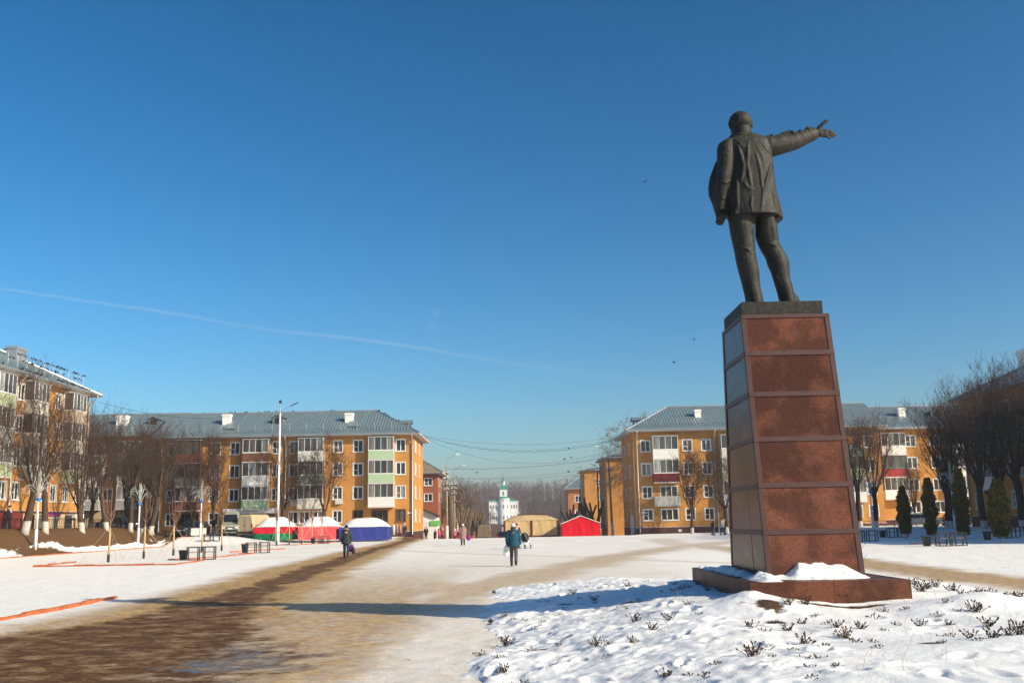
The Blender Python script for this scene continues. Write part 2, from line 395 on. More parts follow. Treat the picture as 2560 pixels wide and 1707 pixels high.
def bed_height(x, y, fine=True):
    x = np.asarray(x, float); y = np.asarray(y, float)
    e = np.minimum(np.minimum(x - BX0, BX1 - x), BY1 - y)
    e = e + (fbm(x * 0.9 + 7, y * 0.9, 3) - 0.5) * 0.55 + (fbm(x * 3 + 7, y * 3, 3) - 0.5) * 0.3
    h = -0.09 + 0.20 * sst(-0.3, 1.5, e) + 0.31 * sst(0.6, 3.8, e)
    h = h + 0.03 * np.exp(-((e - 0.6) / 0.3) ** 2)
    roughp = 0.30 + 0.70 * (1 - sst(1.5, 4.5, x + (fbm(x * .5, y * .5, 2) - .5) * 4))
    h = h + (fbm(x * 0.55 + 3, y * 0.55, 3) - 0.5) * 0.16 + (fbm(x * 2.6, y * 2.6 + 8, 3) - 0.5) * 0.075 * roughp * (0.3 + 1.3 * fbm(x * 0.4, y * 0.4 + 5, 2))
    h = h + 0.20 * np.exp(-(((x - 6.9) / 0.9) ** 2 + ((y - 15.0) / 0.55) ** 2)) + 0.16 * np.exp(-(((x - 3.55) / 0.6) ** 2 + ((y - 15.3) / 0.7) ** 2))
    h = h - 0.09 * np.exp(-(((x - 5.0) / 0.8) ** 2 + ((y - 15.5) / 0.35) ** 2))
    pd = np.hypot(np.maximum(np.maximum(3.61 - x, x - 6.1), 0), np.maximum(np.maximum(15.83 - y, y - 21.0), 0))
    h = h + 0.10 * np.exp(-(pd / 0.9) ** 2)
    if fine:
        for px, py, a, l, w, d in _pits:
            m = (np.abs(x - px) < 0.6) & (np.abs(y - py) < 0.6)
            if not m.any(): continue
            dx = x[m] - px; dy = y[m] - py; u = (dx * math.cos(a) + dy * math.sin(a)) / l; v = (-dx * math.sin(a) + dy * math.cos(a)) / w
            q = u * u + v * v
            h[m] += -d * np.exp(-q * 0.8) + 0.35 * d * np.exp(-((np.sqrt(q) - 1.7) / 0.5) ** 2)
        h = h + (fbm(x * 9, y * 9, 4, 0.6) - 0.5) * 0.042 * roughp
    return h
xs = np.linspace(BX0 - 0.3, BX1 + 0.3, 400); ys = np.concatenate([np.linspace(BY0, 9, 40)[:-1], 9 * np.exp(np.linspace(0, math.log((BY1 + 0.4) / 9.0), 420))])
QX, QY = np.meshgrid(xs, ys)
QX = QX + 0.0; QZ = bed_height(QX.reshape(-1), QY.reshape(-1)).reshape(QX.shape)
soil = np.zeros_like(QX)
for cx, cy, rx, ry in ((3.62, 14.75, 0.22, 0.30), (3.42, 13.65, 0.16, 0.2), (4.35, 15.55, 0.5, 0.14), (-0.55, 22.9, 0.06, 0.5), (-0.5, 18.6, 0.07, 0.5), (-0.35, 15.5, 0.07, 0.4), (-0.6, 26.4, 0.06, 0.6),
                       (1.2, 16.6, 0.25, 0.10), (1.0, 19.6, 0.3, 0.12), (2.0, 18.0, 0.28, 0.09), (4.4, 11.0, 0.18, 0.08), (4.9, 15.6, 0.9, 0.10), (2.9, 12.6, 0.1, 0.06), (0.35, 14.0, 0.2, 0.08), (3.1, 17.5, 0.12, 0.08)):
    soil = np.maximum(soil, 1.15 - np.hypot((QX - cx) / rx, (QY - cy) / ry) * 0.75)
soil = np.clip(soil, 0, 1)
bm_ = grid_mesh('flower_bed', QX, QY, QZ, [M_SNOW]); add_attr(bm_, 'soil', soil.reshape(-1))
kind(put('flower_bed', bm_), 'structure')
def bz(x, y): return float(bed_height(np.array([x]), np.array([y]))[0])

# ------------------------------------------------------------------ painted kerbs
M_KERB = mat('orange_kerb_paint', (0.40, 0.105, 0.035), 0.8, var=0.35, scale=7, bump=0.3)
def stone_mesh(l, w, h):
    mb = MB(); c = 0.02
    mb.hexa([(0.006, -w / 2, -0.15), (l - 0.006, -w / 2, -0.15), (l - 0.006, w / 2, -0.15), (0.006, w / 2, -0.15)],
            [(0.006, -w / 2, h - c), (l - 0.006, -w / 2, h - c), (l - 0.006, w / 2, h - c), (0.006, w / 2, h - c)])
    mb.hexa([(0.006, -w / 2 + .0005, h - c), (l - 0.006, -w / 2 + .0005, h - c), (l - 0.006, w / 2 - .0005, h - c), (0.006, w / 2 - .0005, h - c)],
            [(0.012, -w / 2 + c, h), (l - 0.012, -w / 2 + c, h), (l - 0.012, w / 2 - c, h), (0.012, w / 2 - c, h)])
    return mb.mesh('kerb_stone', M_KERB)
KM = stone_mesh(1.0, 0.12, 0.085)
def kerb(P, label):
    root = thing('kerb', label, 'kerb', (P[0][0], P[0][1], 0), 0)
    for (ax, ay), (bx, by) in zip(P[:-1], P[1:]):
        L = math.hypot(bx - ax, by - ay); n = max(1, round(L)); a = math.atan2(by - ay, bx - ax)
        for i in range(n):
            t = i / n; x = ax + (bx - ax) * t; y = ay + (by - ay) * t
            o = put('kerb_stone', KM, root, (x - P[0][0], y - P[0][1], tz(x, y) + random.uniform(-0.03, 0.012)), a + random.uniform(-.008, .008)); o.scale = (L / n, 1, 1)
    return root
kerb([(-10.62, 4.0), (-10.62, 27.1)], 'orange painted kerb along the wet brown path, ending beside the statue shadow')
kerb([(-34.75, 44), (-34.75, 100), (-35.6, 127)], 'long orange kerb at the foot of the brown grass bank')
kerb([(-24.9, 57.5), (-24.4, 51.5), (-17.0, 50.7), (-17.2, 56.0)], 'orange kerb round the end of the sapling island, bin behind it')
kerb([(-19.9, 58.2), (-18.2, 61.8), (-17.7, 69.0)], 'orange kerb between the two bench bays with bins')
kerb([(-20.5, 72.9), (-18.3, 80.3)], 'short orange kerb past the second bench and bin')
kerb([(-27.3, 101.0), (-20.7, 96.0), (-19.3, 101.0), (-19.4, 122.0)], 'orange kerb before the row of market tents')
kerb([(23.6, 61.0), (26.0, 61.6)], 'short orange kerb half under snow by the bench next to the conifers')
# ================================================================== MONUMENT
def m_granite(name, rough):
    m, t, b = nodes_of(name)
    co = t.nodes.new('ShaderNodeTexCoord')
    def vor(sc):
        v = t.nodes.new('ShaderNodeTexVoronoi'); v.inputs['Scale'].default_value = sc; t.links.new(co.outputs['Object'], v.inputs['Vector']); return v
    v = vor(190); v2 = vor(38)
    sp = t.nodes.new('ShaderNodeSeparateColor'); t.links.new(v.outputs['Color'], sp.inputs[0])
    c = ramp(t, sp.outputs[0], ((0.0, (0.085, 0.031, 0.020)), (0.3, (0.120, 0.043, 0.026)), (0.8, (0.155, 0.057, 0.034)), (0.98, (0.27, 0.14, 0.09))))
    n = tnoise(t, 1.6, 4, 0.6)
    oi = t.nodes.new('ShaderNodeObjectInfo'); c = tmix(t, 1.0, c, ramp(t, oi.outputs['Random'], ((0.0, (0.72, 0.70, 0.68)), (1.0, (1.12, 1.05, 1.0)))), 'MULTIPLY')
    c = tmix(t, ramp(t, n, ((0.40, 0.0), (0.56, 1.0))), c, tmix(t, 1.0, c, (0.50, 0.54, 0.56), 'MULTIPLY'))  # broad dark mottling of the stone, also standing in for dappled branch shade
    st = tnoise(t, 3.0, 5, 0.7, stretch=(3.0, 3.0, 0.25))
    c = tmix(t, ramp(t, st, ((0.58, 0.0), (0.78, 0.25))), c, (0.18, 0.12, 0.09))
    t.links.new(c, b.inputs['Base Color'])
    t.links.new(tm(t, 'MULTIPLY_ADD', tnoise(t, 5, 5), 0.16, rough - 0.08), b.inputs['Roughness'])
    b.inputs['Specular IOR Level'].default_value = 0.14
    return m
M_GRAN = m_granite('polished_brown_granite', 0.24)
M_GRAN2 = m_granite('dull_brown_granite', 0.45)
M_STRIP = mat('brown_painted_metal_strip', (0.060, 0.024, 0.020), 0.5, var=0.2, scale=9, spec=0.4)
M_JOINT = mat('dark_joint', (0.02, 0.016, 0.014), 0.9)
M_BRONZE = None
def m_bronze():
    m, t, b = nodes_of('weathered_bronze')
    n1 = tnoise(t, 3.5, 6, 0.65); n2 = tnoise(t, 9, 6, 0.7, stretch=(1, 1, 0.35)); n3 = tnoise(t, 26, 4, 0.7)
    c = tmix(t, ramp(t, n1, ((0.40, 0.0), (0.62, 1.0))), (0.003, 0.003, 0.003), (0.012, 0.011, 0.0095))
    c = tmix(t, ramp(t, n2, ((0.50, 0.0), (0.66, 0.8))), c, (0.034, 0.028, 0.022))
    g = t.nodes.new('ShaderNodeNewGeometry'); sx = t.nodes.new('ShaderNodeSeparateXYZ'); t.links.new(g.outputs['Normal'], sx.inputs[0])
    up = tm(t, 'MULTIPLY_ADD', sx.outputs['Z'], 0.5, 0.2)
    c = tmix(t, tm(t, 'MULTIPLY', ramp(t, tm(t, 'ADD', n3, tm(t, 'MULTIPLY', up, 0.25)), ((0.58, 0.0), (0.74, 1.0))), 0.6), c, (0.06, 0.075, 0.05))
    t.links.new(c, b.inputs['Base Color'])
    b.inputs['Metallic'].default_value = 0.25; b.inputs['Specular IOR Level'].default_value = 0.5
    t.links.new(tm(t, 'MULTIPLY_ADD', n1, 0.3, 0.52), b.inputs['Roughness'])
    tbump(t, b, tm(t, 'ADD', n3, n2), 0.35, 0.012)
    return m
M_BRONZE = m_bronze()

PZ0, PZ1 = 0.74, 5.30
def pcorner(sx, sy, z):
    t = (z - 0.8) / 4.5
    x = (4.13 + (4.09 - 4.13) * t) if sx < 0 else (5.66 + (5.57 - 5.66) * t)
    y = (16.72 + 0.55 * t) if sy < 0 else (19.42 - 0.57 * t)
    return Vector((x, y, z))
FACES = {'n': ((-1, -1), (1, -1), Vector((0, -0.993, 0.12))), 'f': ((1, 1), (-1, 1), Vector((0, 0.993, 0.12))),
         'l': ((-1, 1), (-1, -1), Vector((-1, 0, 0))), 'r': ((1, -1), (1, 1), Vector((1, 0, 0)))}
def pface(face, u, z, off):
    a, b, n = FACES[face]
    return pcorner(*a, z).lerp(pcorner(*b, z), u) + n * off
def pslab(mb, face, u0, u1, z0, z1, o0, o1):
    B = [pface(face, u0, z0, o0), pface(face, u1, z0, o0), pface(face, u1, z0, o1), pface(face, u0, z0, o1)]
    T = [pface(face, u0, z1, o0), pface(face, u1, z1, o0), pface(face, u1, z1, o1), pface(face, u0, z1, o1)]
    return mb.hexa([tuple(q) for q in B], [tuple(q) for q in T])
PB = Vector((4.86, 18.07, 0.8))
ped = thing('pedestal', 'tall tapering brown granite pedestal with metal strips under the bronze statue', 'pedestal', PB)
def under(o, root=None): o.location = -(root or ped).location; return o
mb = MB(); c0 = [tuple(pcorner(*q, PZ0)) for q in ((-1, -1), (1, -1), (1, 1), (-1, 1))]; c1_ = [tuple(pcorner(*q, PZ1)) for q in ((-1, -1), (1, -1), (1, 1), (-1, 1))]
mb.hexa(c0, c1_); under(mb.build('core', M_JOINT, ped))
ZC = [PZ0, 1.54, 2.31, 3.09, 3.87, 4.60, 5.28]
for i in range(6):
    z0, z1 = ZC[i] + 0.004, ZC[i + 1] - 0.004
    for fc, us in (('n', (0.012, 0.988)), ('l', (0.012, 0.655, 0.663, 0.988)), ('r', (0.012, 0.33, 0.338, 0.988)), ('f', (0.012, 0.988))):
        for k in range(0, len(us), 2):
            j = random.uniform(0, 0.006)
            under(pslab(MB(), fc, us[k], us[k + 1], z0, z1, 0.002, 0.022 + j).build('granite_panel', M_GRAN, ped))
for i, z in enumerate(ZC[1:]):
    h = 0.042
    for fc in 'nflr':
        e = 0.0 if fc in 'lr' else 0.024
        under(pslab(MB(), fc, -e, 1 + e, z - h, z + h * (0.5 if i == 5 else 1), 0.031, 0.044).build('metal_strip', M_STRIP, ped))
def pcorner_strip(sx, sy):
    a = Vector((sx, 0, 0)); b = Vector((0, sy, 0))
    for d, n, w in ((a, b, 0.046), (b, a, 0.075)):
        m = MB(); L = []
        for z in (PZ0, PZ1 - 0.003):
            p = pcorner(sx, sy, z)
            q0 = p + d * 0.034 + n * 0.026; q1 = p - d * w + n * 0.026
            L.append([q0, q1, q1 + n * 0.009, q0 + n * 0.009])
        m.hexa([tuple(q) for q in L[0]], [tuple(q) for q in L[1]]); under(m.build('corner_strip', M_STRIP, ped))
for sx in (-1, 1):
    for sy in (-1, 1): pcorner_strip(sx, sy)

# plinth of granite slabs
pl = thing('plinth', 'low brown granite plinth step with snow on it below the pedestal', 'plinth', (4.86, 18.4, 0.3))
PX0, PX1, PY0, PY1, PT = 3.61, 6.10, 15.83, 21.0, 0.80
MB().box(PX0 + .03, PX1 - .03, PY0 + .03, PY1 - .03, 0.1, PT - 0.03).build('core', M_JOINT, pl).location = -pl.location
def slab(x0, x1, y0, y1, z0, z1):
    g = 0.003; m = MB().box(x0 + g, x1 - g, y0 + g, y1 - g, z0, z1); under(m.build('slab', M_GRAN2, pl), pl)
xm = PX0 + 0.52 * (PX1 - PX0)
for a, b in ((PX0, xm), (xm, PX1)): slab(a, b, PY0, PY0 + 0.06, 0.12, PT); slab(a, b, PY1 - 0.06, PY1, 0.12, PT)
for a, b in ((PY0 + 0.06, 17.25), (17.25, 19.6), (19.6, PY1 - 0.06)): slab(PX0, PX0 + 0.06, a, b, 0.12, PT); slab(PX1 - 0.06, PX1, a, b, 0.12, PT)
for a, b in ((PY0 + 0.06, 17.25), (17.25, 19.6), (19.6, PY1 - 0.06)):
    for c, d in ((PX0 + 0.06, xm), (xm, PX1 - 0.06)): slab(c, d, a, b, PT - 0.06, PT - 0.004)
# snow lying on the plinth
xs2 = np.linspace(PX0 + .01, PX1 - .01, 110); ys2 = np.linspace(PY0 + .01, PY1 - .01, 190); SX, SY = np.meshgrid(xs2, ys2)
n_ = fbm(SX * 3, SY * 3, 4) - 0.5; n2_ = fbm(SX * 9 + 4, SY * 9, 3) - 0.5
front = (0.30 * np.exp(-((SY - 16.72) / 0.34) ** 2) * sst(3.55, 4.75, SX + n_ * 0.3) * (1 - sst(5.25, 5.98, SX + n_ * 0.35)) * (0.8 + 0.9 * n_) - 0.055)
left = (0.15 * np.exp(-((SX - 3.98) / 0.20) ** 2) * (1 - sst(19.6, 20.9, SY + n_ * 0.6)) * (0.75 + 1.1 * n_) - 0.045)
back = 0.12 * sst(19.4, 19.9, SY) * (1 - sst(5.0, 6.0, SX)) * (0.7 + n_) - 0.06
hs = np.maximum(np.maximum(front, left), back) + n2_ * 0.035
edge = np.minimum(np.minimum(SX - PX0, PX1 - SX), np.minimum(SY - PY0, PY1 - SY))
hs = np.where(edge < 0.13, np.minimum(hs, (edge - 0.10) * 0.8), hs)
sm = grid_mesh('snow_heap', SX, SY, PT + np.maximum(hs, -0.03), [M_SNOW]); add_attr(sm, 'soil', np.zeros(SX.size))
kind(put('snow_heap', sm), 'stuff', 'white crusted snow lying on the granite plinth')

# ------------------------------------------------------------------ bronze figure, seen from behind, right arm stretched out
st = thing('statue', 'dark bronze statue of a man in an open coat, right arm stretched out', 'statue', (4.82, 18.1, 5.30))
MB().box(4.10, 5.53, 17.33, 18.86, 5.302, 5.56).build('base_slab', M_BRONZE, st).location = (-4.82, -18.1, -5.30)
fig = MB()
def eloft(rows, n=18, sq=2.0):
    """rows: (x, y, z, half width, half depth); superellipse sections"""
    rings = []
    for x, y, z, a, d in rows:
        r = []
        for j in range(n):
            q = 2 * math.pi * j / n; c, s_ = math.cos(q), math.sin(q)
            r.append((x + a * math.copysign(abs(c) ** (2 / sq), c), y + d * math.copysign(abs(s_) ** (2 / sq), s_), z))
        rings.append(r)
    fig.loft(rings)
def dense(rows, k=3):
    o = []
    for a, b in zip(rows[:-1], rows[1:]):
        for i in range(k): o.append(tuple(p + (q - p) * i / k for p, q in zip(a, b)))
    return o + [rows[-1]]
# coat body
T = [(-0.307, 3.470, 0.150, .14), (-0.290, 3.43, 0.23, .17), (-0.25, 3.374, 0.35, .22), (-0.236, 3.28, 0.455, .27), (-0.244, 3.129, 0.470, .31), (-0.22, 2.971, 0.425, .32), (-0.205, 2.77, 0.430, .32),
     (-0.225, 2.556, 0.455, .32), (-0.235, 2.343, 0.480, .33), (-0.230, 2.131, 0.488, .34), (-0.222, 1.99, 0.492, .36), (-0.200, 1.80, 0.490, .385), (-0.200, 1.775, 0.488, .38)]
eloft(dense([(x, 0.02, z, a, d) for x, z, a, d in T]), 26, 2.3)
# hem corner on the right, and the back corner on the left
fig.loft([ring((0.17, 0.05, 2.2), .10, .26, 10), ring((0.21, 0.05, 1.9), .11, .28, 10), ring((0.235, 0.05, 1.73), .10, .28, 10)])
fig.loft([ring((-0.56, 0.02, 2.3), .07, .24, 10), ring((-0.58, 0.02, 1.95), .08, .30, 10), ring((-0.60, 0.0, 1.79), .09, .30, 10)])
# open coat front flaring out on the left
eloft(dense([(-0.70, .22, 3.0, .12, .10), (-0.77, .12, 2.80, .14, .11), (-0.83, .10, 2.62, .155, .12), (-0.86, .09, 2.40, .165, .12), (-0.865, .08, 2.25, .155, .12), (-0.83, .08, 2.09, .13, .11), (-0.78, .08, 1.90, .14, .12), (-0.76, .08, 1.82, .13, .11)]), 12)
# legs in loose trousers
eloft(dense([(-0.40, .0, 2.0, .26, .27), (-0.436, .0, 1.863, .25, .26), (-0.445, .0, 1.779, .25, .26), (-0.447, .0, 1.583, .232, .25), (-0.441, .01, 1.443, .220, .24), (-0.415, .02, 1.165, .196, .215), (-0.401, .0, .957, .195, .215), (-0.370, -.01, .75, .193, .20),
             (-0.346, .0, .544, .170, .18), (-0.331, .0, .407, .162, .18), (-0.311, .0, .297, .160, .19), (-0.295, .01, .17, .165, .20), (-0.29, .01, .10, .16, .20)]), 18)
eloft(dense([(-0.02, .02, 2.0, .22, .26), (0.025, .02, 1.854, .195, .25), (0.020, .02, 1.77, .192, .245), (0.021, .03, 1.574, .205, .24), (0.022, .04, 1.434, .212, .235), (0.052, .06, 1.295, .200, .22), (0.118, .07, 1.154, .205, .215), (0.185, .06, 1.015, .202, .215),
             (0.210, .05, .876, .202, .215), (0.230, .04, .738, .172, .19), (0.245, .04, .601, .157, .175), (0.279, .04, .463, .158, .175), (0.306, .05, .326, .152, .175), (0.33, .07, .22, .15, .18), (0.345, .08, .13, .14, .18)]), 18)
# shoes
eloft([(-0.29, .10, .16, .13, .20), (-0.29, .14, .08, .145, .30), (-0.29, .15, .0, .145, .31)], 14, 2.4)
eloft([(0.345, .10, .34, .13, .15), (0.385, .12, .27, .155, .17), (0.42, .15, .19, .165, .19), (0.44, .17, .09, .185, .20), (0.44, .17, .0, .185, .20)], 14, 2.4)
# hanging left arm and sleeve
eloft(dense([(-0.56, -.02, 3.33, .13, .15), (-0.640, -.03, 3.25, .165, .18), (-0.666, -.05, 3.152, .178, .19), (-0.676, -.07, 2.98, .177, .19), (-0.708, -.09, 2.781, .163, .18), (-0.752, -.10, 2.553, .158, .17), (-0.790, -.08, 2.355, .143, .155), (-0.810, -.06, 2.214, .128, .14),
             (-0.823, -.04, 2.073, .118, .13), (-0.832, -.03, 1.95, .112, .125), (-0.834, -.03, 1.915, .116, .13)]), 16)
# left fist: palm block, curled fingers, thumb
fig.ball((-0.845, -.02, 1.80), (.085, .10, .115), 12, 8)
for i, (yy, zz) in enumerate(((-.085, 1.745), (-.035, 1.725), (.02, 1.72), (.07, 1.735))):
    fig.tube([(-0.915, yy, zz + .03), (-0.87, yy, zz - .03), (-0.82, yy, zz - .035), (-0.79, yy, zz + .005)], [.030, .034, .032, .026], 8)
fig.tube([(-0.80, -.09, 1.85), (-0.76, -.11, 1.80), (-0.765, -.10, 1.745)], [.035, .034, .026], 8)
# outstretched right arm
RA = [(0.06, .0, 3.20, .20), (0.16, .0, 3.205, .212), (0.245, .01, 3.205, .208), (0.399, .02, 3.246, .198), (0.52, .04, 3.275, .186), (0.649, .06, 3.310, .178), (0.74, .08, 3.345, .168), (0.819, .09, 3.381, .160), (0.93, .12, 3.43, .146), (1.031, .14, 3.471, .134), (1.10, .16, 3.495, .118), (1.135, .17, 3.505, .112)]
rings = []
for i, (x, y, z, r) in enumerate(RA):
    a = RA[max(i - 1, 0)]; b = RA[min(i + 1, len(RA) - 1)]
    d = Vector((b[0] - a[0], b[1] - a[1], b[2] - a[2])).normalized(); s_ = d.cross(Vector((0, 0, 1))).normalized(); u_ = s_.cross(d)
    rings.append([tuple(Vector((x, y, z)) + (u_ * math.cos(2 * math.pi * j / 16) + s_ * math.sin(2 * math.pi * j / 16) * 0.92) * r) for j in range(16)])
fig.loft(rings)
fig.tube([(1.08, .16, 3.50), (1.17, .18, 3.52), (1.24, .19, 3.525)], [.09, .078, .085], 12)
# open palm, fingers, raised thumb
pr_ = []
for (x, z, h) in ((1.17, 3.525, .070), (1.24, 3.53, .092), (1.31, 3.525, .094), (1.36, 3.515, .082)):
    pr_.append([(x, .20 + .032 * math.sin(2 * math.pi * j / 12), z + h * math.cos(2 * math.pi * j / 12)) for j in range(12)])
fig.loft(pr_)
for base, midp, tip, r in (((1.33, .20, 3.585), (1.44, .20, 3.560), (1.535, .215, 3.518), .027), ((1.34, .205, 3.545), (1.45, .205, 3.515), (1.550, .22, 3.473), .028),
                           ((1.33, .205, 3.502), (1.42, .205, 3.475), (1.505, .22, 3.442), .027), ((1.30, .20, 3.462), (1.37, .20, 3.437), (1.435, .21, 3.410), .024)):
    fig.tube([base, midp, tip], [r, r * .95, r * .72], 8)
fig.tube([(1.17, .19, 3.57), (1.235, .17, 3.65), (1.30, .155, 3.712), (1.355, .15, 3.75), (1.385, .15, 3.768)], [.045, .043, .036, .034, .026], 9)
# head and neck: skull, jaw, ears, face on the far side
eloft([(-0.31, .03, 3.36, .21, .20), (-0.318, .03, 3.46, .190, .19), (-0.328, .05, 3.56, .182, .19), (-0.338, .06, 3.66, .178, .19)], 16)
fig.ball((-0.337, .07, 3.722), (.222, .265, .212), 20, 14)
fig.ball((-0.345, .15, 3.60), (.165, .20, .16), 16, 10)
fig.ball((-0.36, .25, 3.50), (.085, .09, .075), 10, 7)                  # chin with beard
fig.tube([(-0.345, .30, 3.74), (-0.35, .345, 3.655), (-0.35, .30, 3.64)], [.022, .035, .03], 8)   # nose
fig.tube([(-0.44, .27, 3.755), (-0.345, .315, 3.765), (-0.25, .27, 3.755)], [.03, .03, .03], 8)   # brow
fig.tube([(-0.42, .27, 3.60), (-0.35, .305, 3.61), (-0.28, .27, 3.60)], [.022, .026, .022], 8)    # moustache
for sx in (-1, 1):
    ex = -0.337 + sx * 0.198
    fig.tube([(ex, .06, 3.72), (ex + sx * .022, .03, 3.70), (ex + sx * .02, .03, 3.64), (ex, .06, 3.60)], [.022, .026, .024, .02], 8)
# collar
cp = [(-0.335 + .205 * math.cos(q), .03 + .20 * math.sin(q), 3.435 + .035 * math.sin(q) - 0.02 * abs(math.cos(q))) for q in np.linspace(0, 2 * math.pi, 22)]
fig.tube(cp, .036, 8)
# folds of coat, sleeves and trousers: raised ridges on the surface
def back_y(x, z):
    zs = [r[1] for r in T][::-1]; a = np.interp(z, zs, [r[2] for r in T][::-1]); d = np.interp(z, zs, [r[3] for r in T][::-1]); c = np.interp(z, zs, [r[0] for r in T][::-1])
    u = min(0.97, abs(x - c) / a); return 0.02 - d * (1 - u ** 2.3) ** (1 / 2.3)
def fold(P, r, f=None):
    P = [Vector((p[0], 0, p[1])) for p in P]; o = []
    for a, b in zip(P[:-1], P[1:]):
        for i in range(4): o.append(a.lerp(b, i / 4))
    o.append(P[-1]); n = len(o)
    pts = [(p.x, (back_y(p.x, p.z) if f is None else f) + 0.012, p.z) for p in o]
    fig.tube(pts, [r * (0.45 + 0.55 * math.sin(math.pi * (i + 0.7) / (n + 0.4))) for i in range(n)], 8)
fold([(-0.291, 3.20), (-0.341, 2.773), (-0.295, 2.30)], .040); fold([(-0.165, 2.97), (-0.105, 2.626), (-0.091, 2.0)], .034)
fold([(0.158, 2.93), (0.072, 2.622), (-0.078, 2.199), (-0.149, 1.82)], .038); fold([(-0.483, 3.134), (-0.40, 2.72), (-0.47, 2.42)], .05); fold([(-0.43, 2.40), (-0.36, 2.276), (-0.25, 2.24)], .032)
fold([(-0.536, 2.464), (-0.555, 2.209), (-0.557, 1.80)], .045); fold([(0.19, 2.95), (0.121, 2.764), (0.064, 2.70)], .03); fold([(0.10, 2.30), (0.13, 2.05), (0.12, 1.80)], .032)
fold([(-0.30, 2.12), (-0.33, 1.95), (-0.32, 1.80)], .03); fold([(-0.05, 3.22), (0.04, 3.05), (0.16, 2.95)], .028); fold([(-0.50, 3.28), (-0.42, 3.12), (-0.33, 3.06)], .026)
fold([(-0.17, 3.20), (-0.05, 2.90), (0.0, 2.66)], .024); fold([(0.17, 2.62), (0.15, 2.42), (0.19, 2.2)], .026)
def sleeve(P, r, yo=-.16):
    fig.tube([(p[0], yo + .03 * abs(i - 1), p[1]) for i, p in enumerate(P)], [r * .6, r, r * .6], 8)
for P, r, yo in (([(0.20, 3.41), (0.29, 3.247), (0.24, 3.06)], .05, -.15), ([(0.44, 3.435), (0.512, 3.301), (0.473, 3.13)], .048, -.12), ([(0.62, 3.49), (0.681, 3.37), (0.654, 3.20)], .055, -.085),
                 ([(0.78, 3.535), (0.83, 3.396), (0.808, 3.24)], .042, -.05), ([(0.96, 3.585), (0.99, 3.465), (0.949, 3.33)], .040, .0), ([(1.09, 3.60), (1.125, 3.49), (1.10, 3.385)], .032, .05)):
    sleeve(P, r * .72, yo + .02)
fig.tube([(0.40, .02, 3.44), (0.62, .06, 3.50), (0.66, .06, 3.49)], [.03, .055, .04], 8); fig.tube([(0.93, .10, 3.57), (0.98, .13, 3.605), (1.09, .16, 3.60)], [.03, .04, .03], 8)
for P in ([(-0.60, 2.70), (-0.74, 2.62), (-0.86, 2.66)], [(-0.66, 2.46), (-0.76, 2.40), (-0.87, 2.45)], [(-0.60, 3.05), (-0.70, 2.96), (-0.80, 3.0)], [(-0.73, 2.16), (-0.81, 2.12), (-0.9, 2.16)]): sleeve(P, .03, -.24 if P[0][1] > 2.3 else -.17)
LEGL = [(-0.40, 2.0, .26, .27), (-0.447, 1.583, .232, .25), (-0.415, 1.165, .196, .215), (-0.401, .957, .195, .215), (-0.370, .75, .193, .20), (-0.331, .407, .162, .18), (-0.295, .17, .165, .20)]
LEGR = [(-0.02, 2.0, .22, .24), (0.021, 1.574, .205, .215), (0.052, 1.295, .20, .17), (0.118, 1.154, .205, .155), (0.21, .876, .202, .165), (0.245, .601, .157, .135), (0.306, .326, .152, .125)]
def leg_y(x, z):
    L_ = LEGL if x < -0.16 else LEGR; zs = [q[1] for q in L_][::-1]; c = np.interp(z, zs, [q[0] for q in L_][::-1]); a = np.interp(z, zs, [q[2] for q in L_][::-1]); d = np.interp(z, zs, [q[3] for q in L_][::-1]); return -d * math.sqrt(max(0.03, 1 - min(1, abs(x - c) / a) ** 2))
for P, r in (([(-0.545, 1.20), (-0.40, 1.11), (-0.313, 1.03)], .03), ([(-0.51, .93), (-0.40, .86), (-0.32, .90)], .024), ([(0.0, 1.245), (0.10, 1.20), (0.20, 1.25)], .028), ([(0.22, .56), (0.28, .50), (0.34, .53)], .025),
             ([(-0.24, 1.70), (-0.30, 1.50), (-0.28, 1.3)], .03), ([(0.08, 1.72), (0.09, 1.5), (0.11, 1.33)], .03), ([(-0.22, .42), (-0.30, .36), (-0.42, .40)], .024), ([(0.17, .80), (0.13, .62), (0.19, .45)], .026)):
    fig.tube([(p[0], leg_y(*p) + .012, p[1]) for p in P], [r * .5, r * .9, r * .5], 8)
fm = remesh(fig, 0.0115, 8, 'figure', 0.5); fm.materials.append(M_BRONZE)
put('figure', fm, st, (0, 0, 0.26))
# ================================================================== BUILDINGS
M_OCHRE = mat('ochre_render', (0.48, 0.225, 0.060), 0.85, var=0.16, scale=0.5, bump=0.2, bscale=18, spec=0.2)
M_BEIGE = mat('beige_render', (0.50, 0.36, 0.20), 0.85, var=0.10, scale=0.8, spec=0.2)
M_BASE = mat('dark_red_base_paint', (0.075, 0.022, 0.020), 0.7, var=0.25, scale=2)
M_WHITE = mat('white_window_plastic', (0.80, 0.80, 0.79), 0.45, var=0.05, scale=3)
M_WHITEW = mat('whitewashed_brick', (0.80, 0.78, 0.74), 0.85, var=0.10, scale=5)
M_BROWNW = mat('brown_window_wood', (0.16, 0.060, 0.025), 0.6, var=0.2)
M_TEALW = mat('teal_painted_wood', (0.03, 0.22, 0.26), 0.6, var=0.2)
M_GALV = mat('galvanised_pipe', (0.42, 0.44, 0.46), 0.4, metal=0.6, var=0.2)
M_RAIL = mat('grey_roof_rail', (0.33, 0.35, 0.36), 0.5, metal=0.3)
M_SOFFIT = mat('pale_soffit', (0.55, 0.53, 0.50), 0.8)
M_BLACK = mat('black_painted_iron', (0.012, 0.012, 0.013), 0.5, var=0.3)
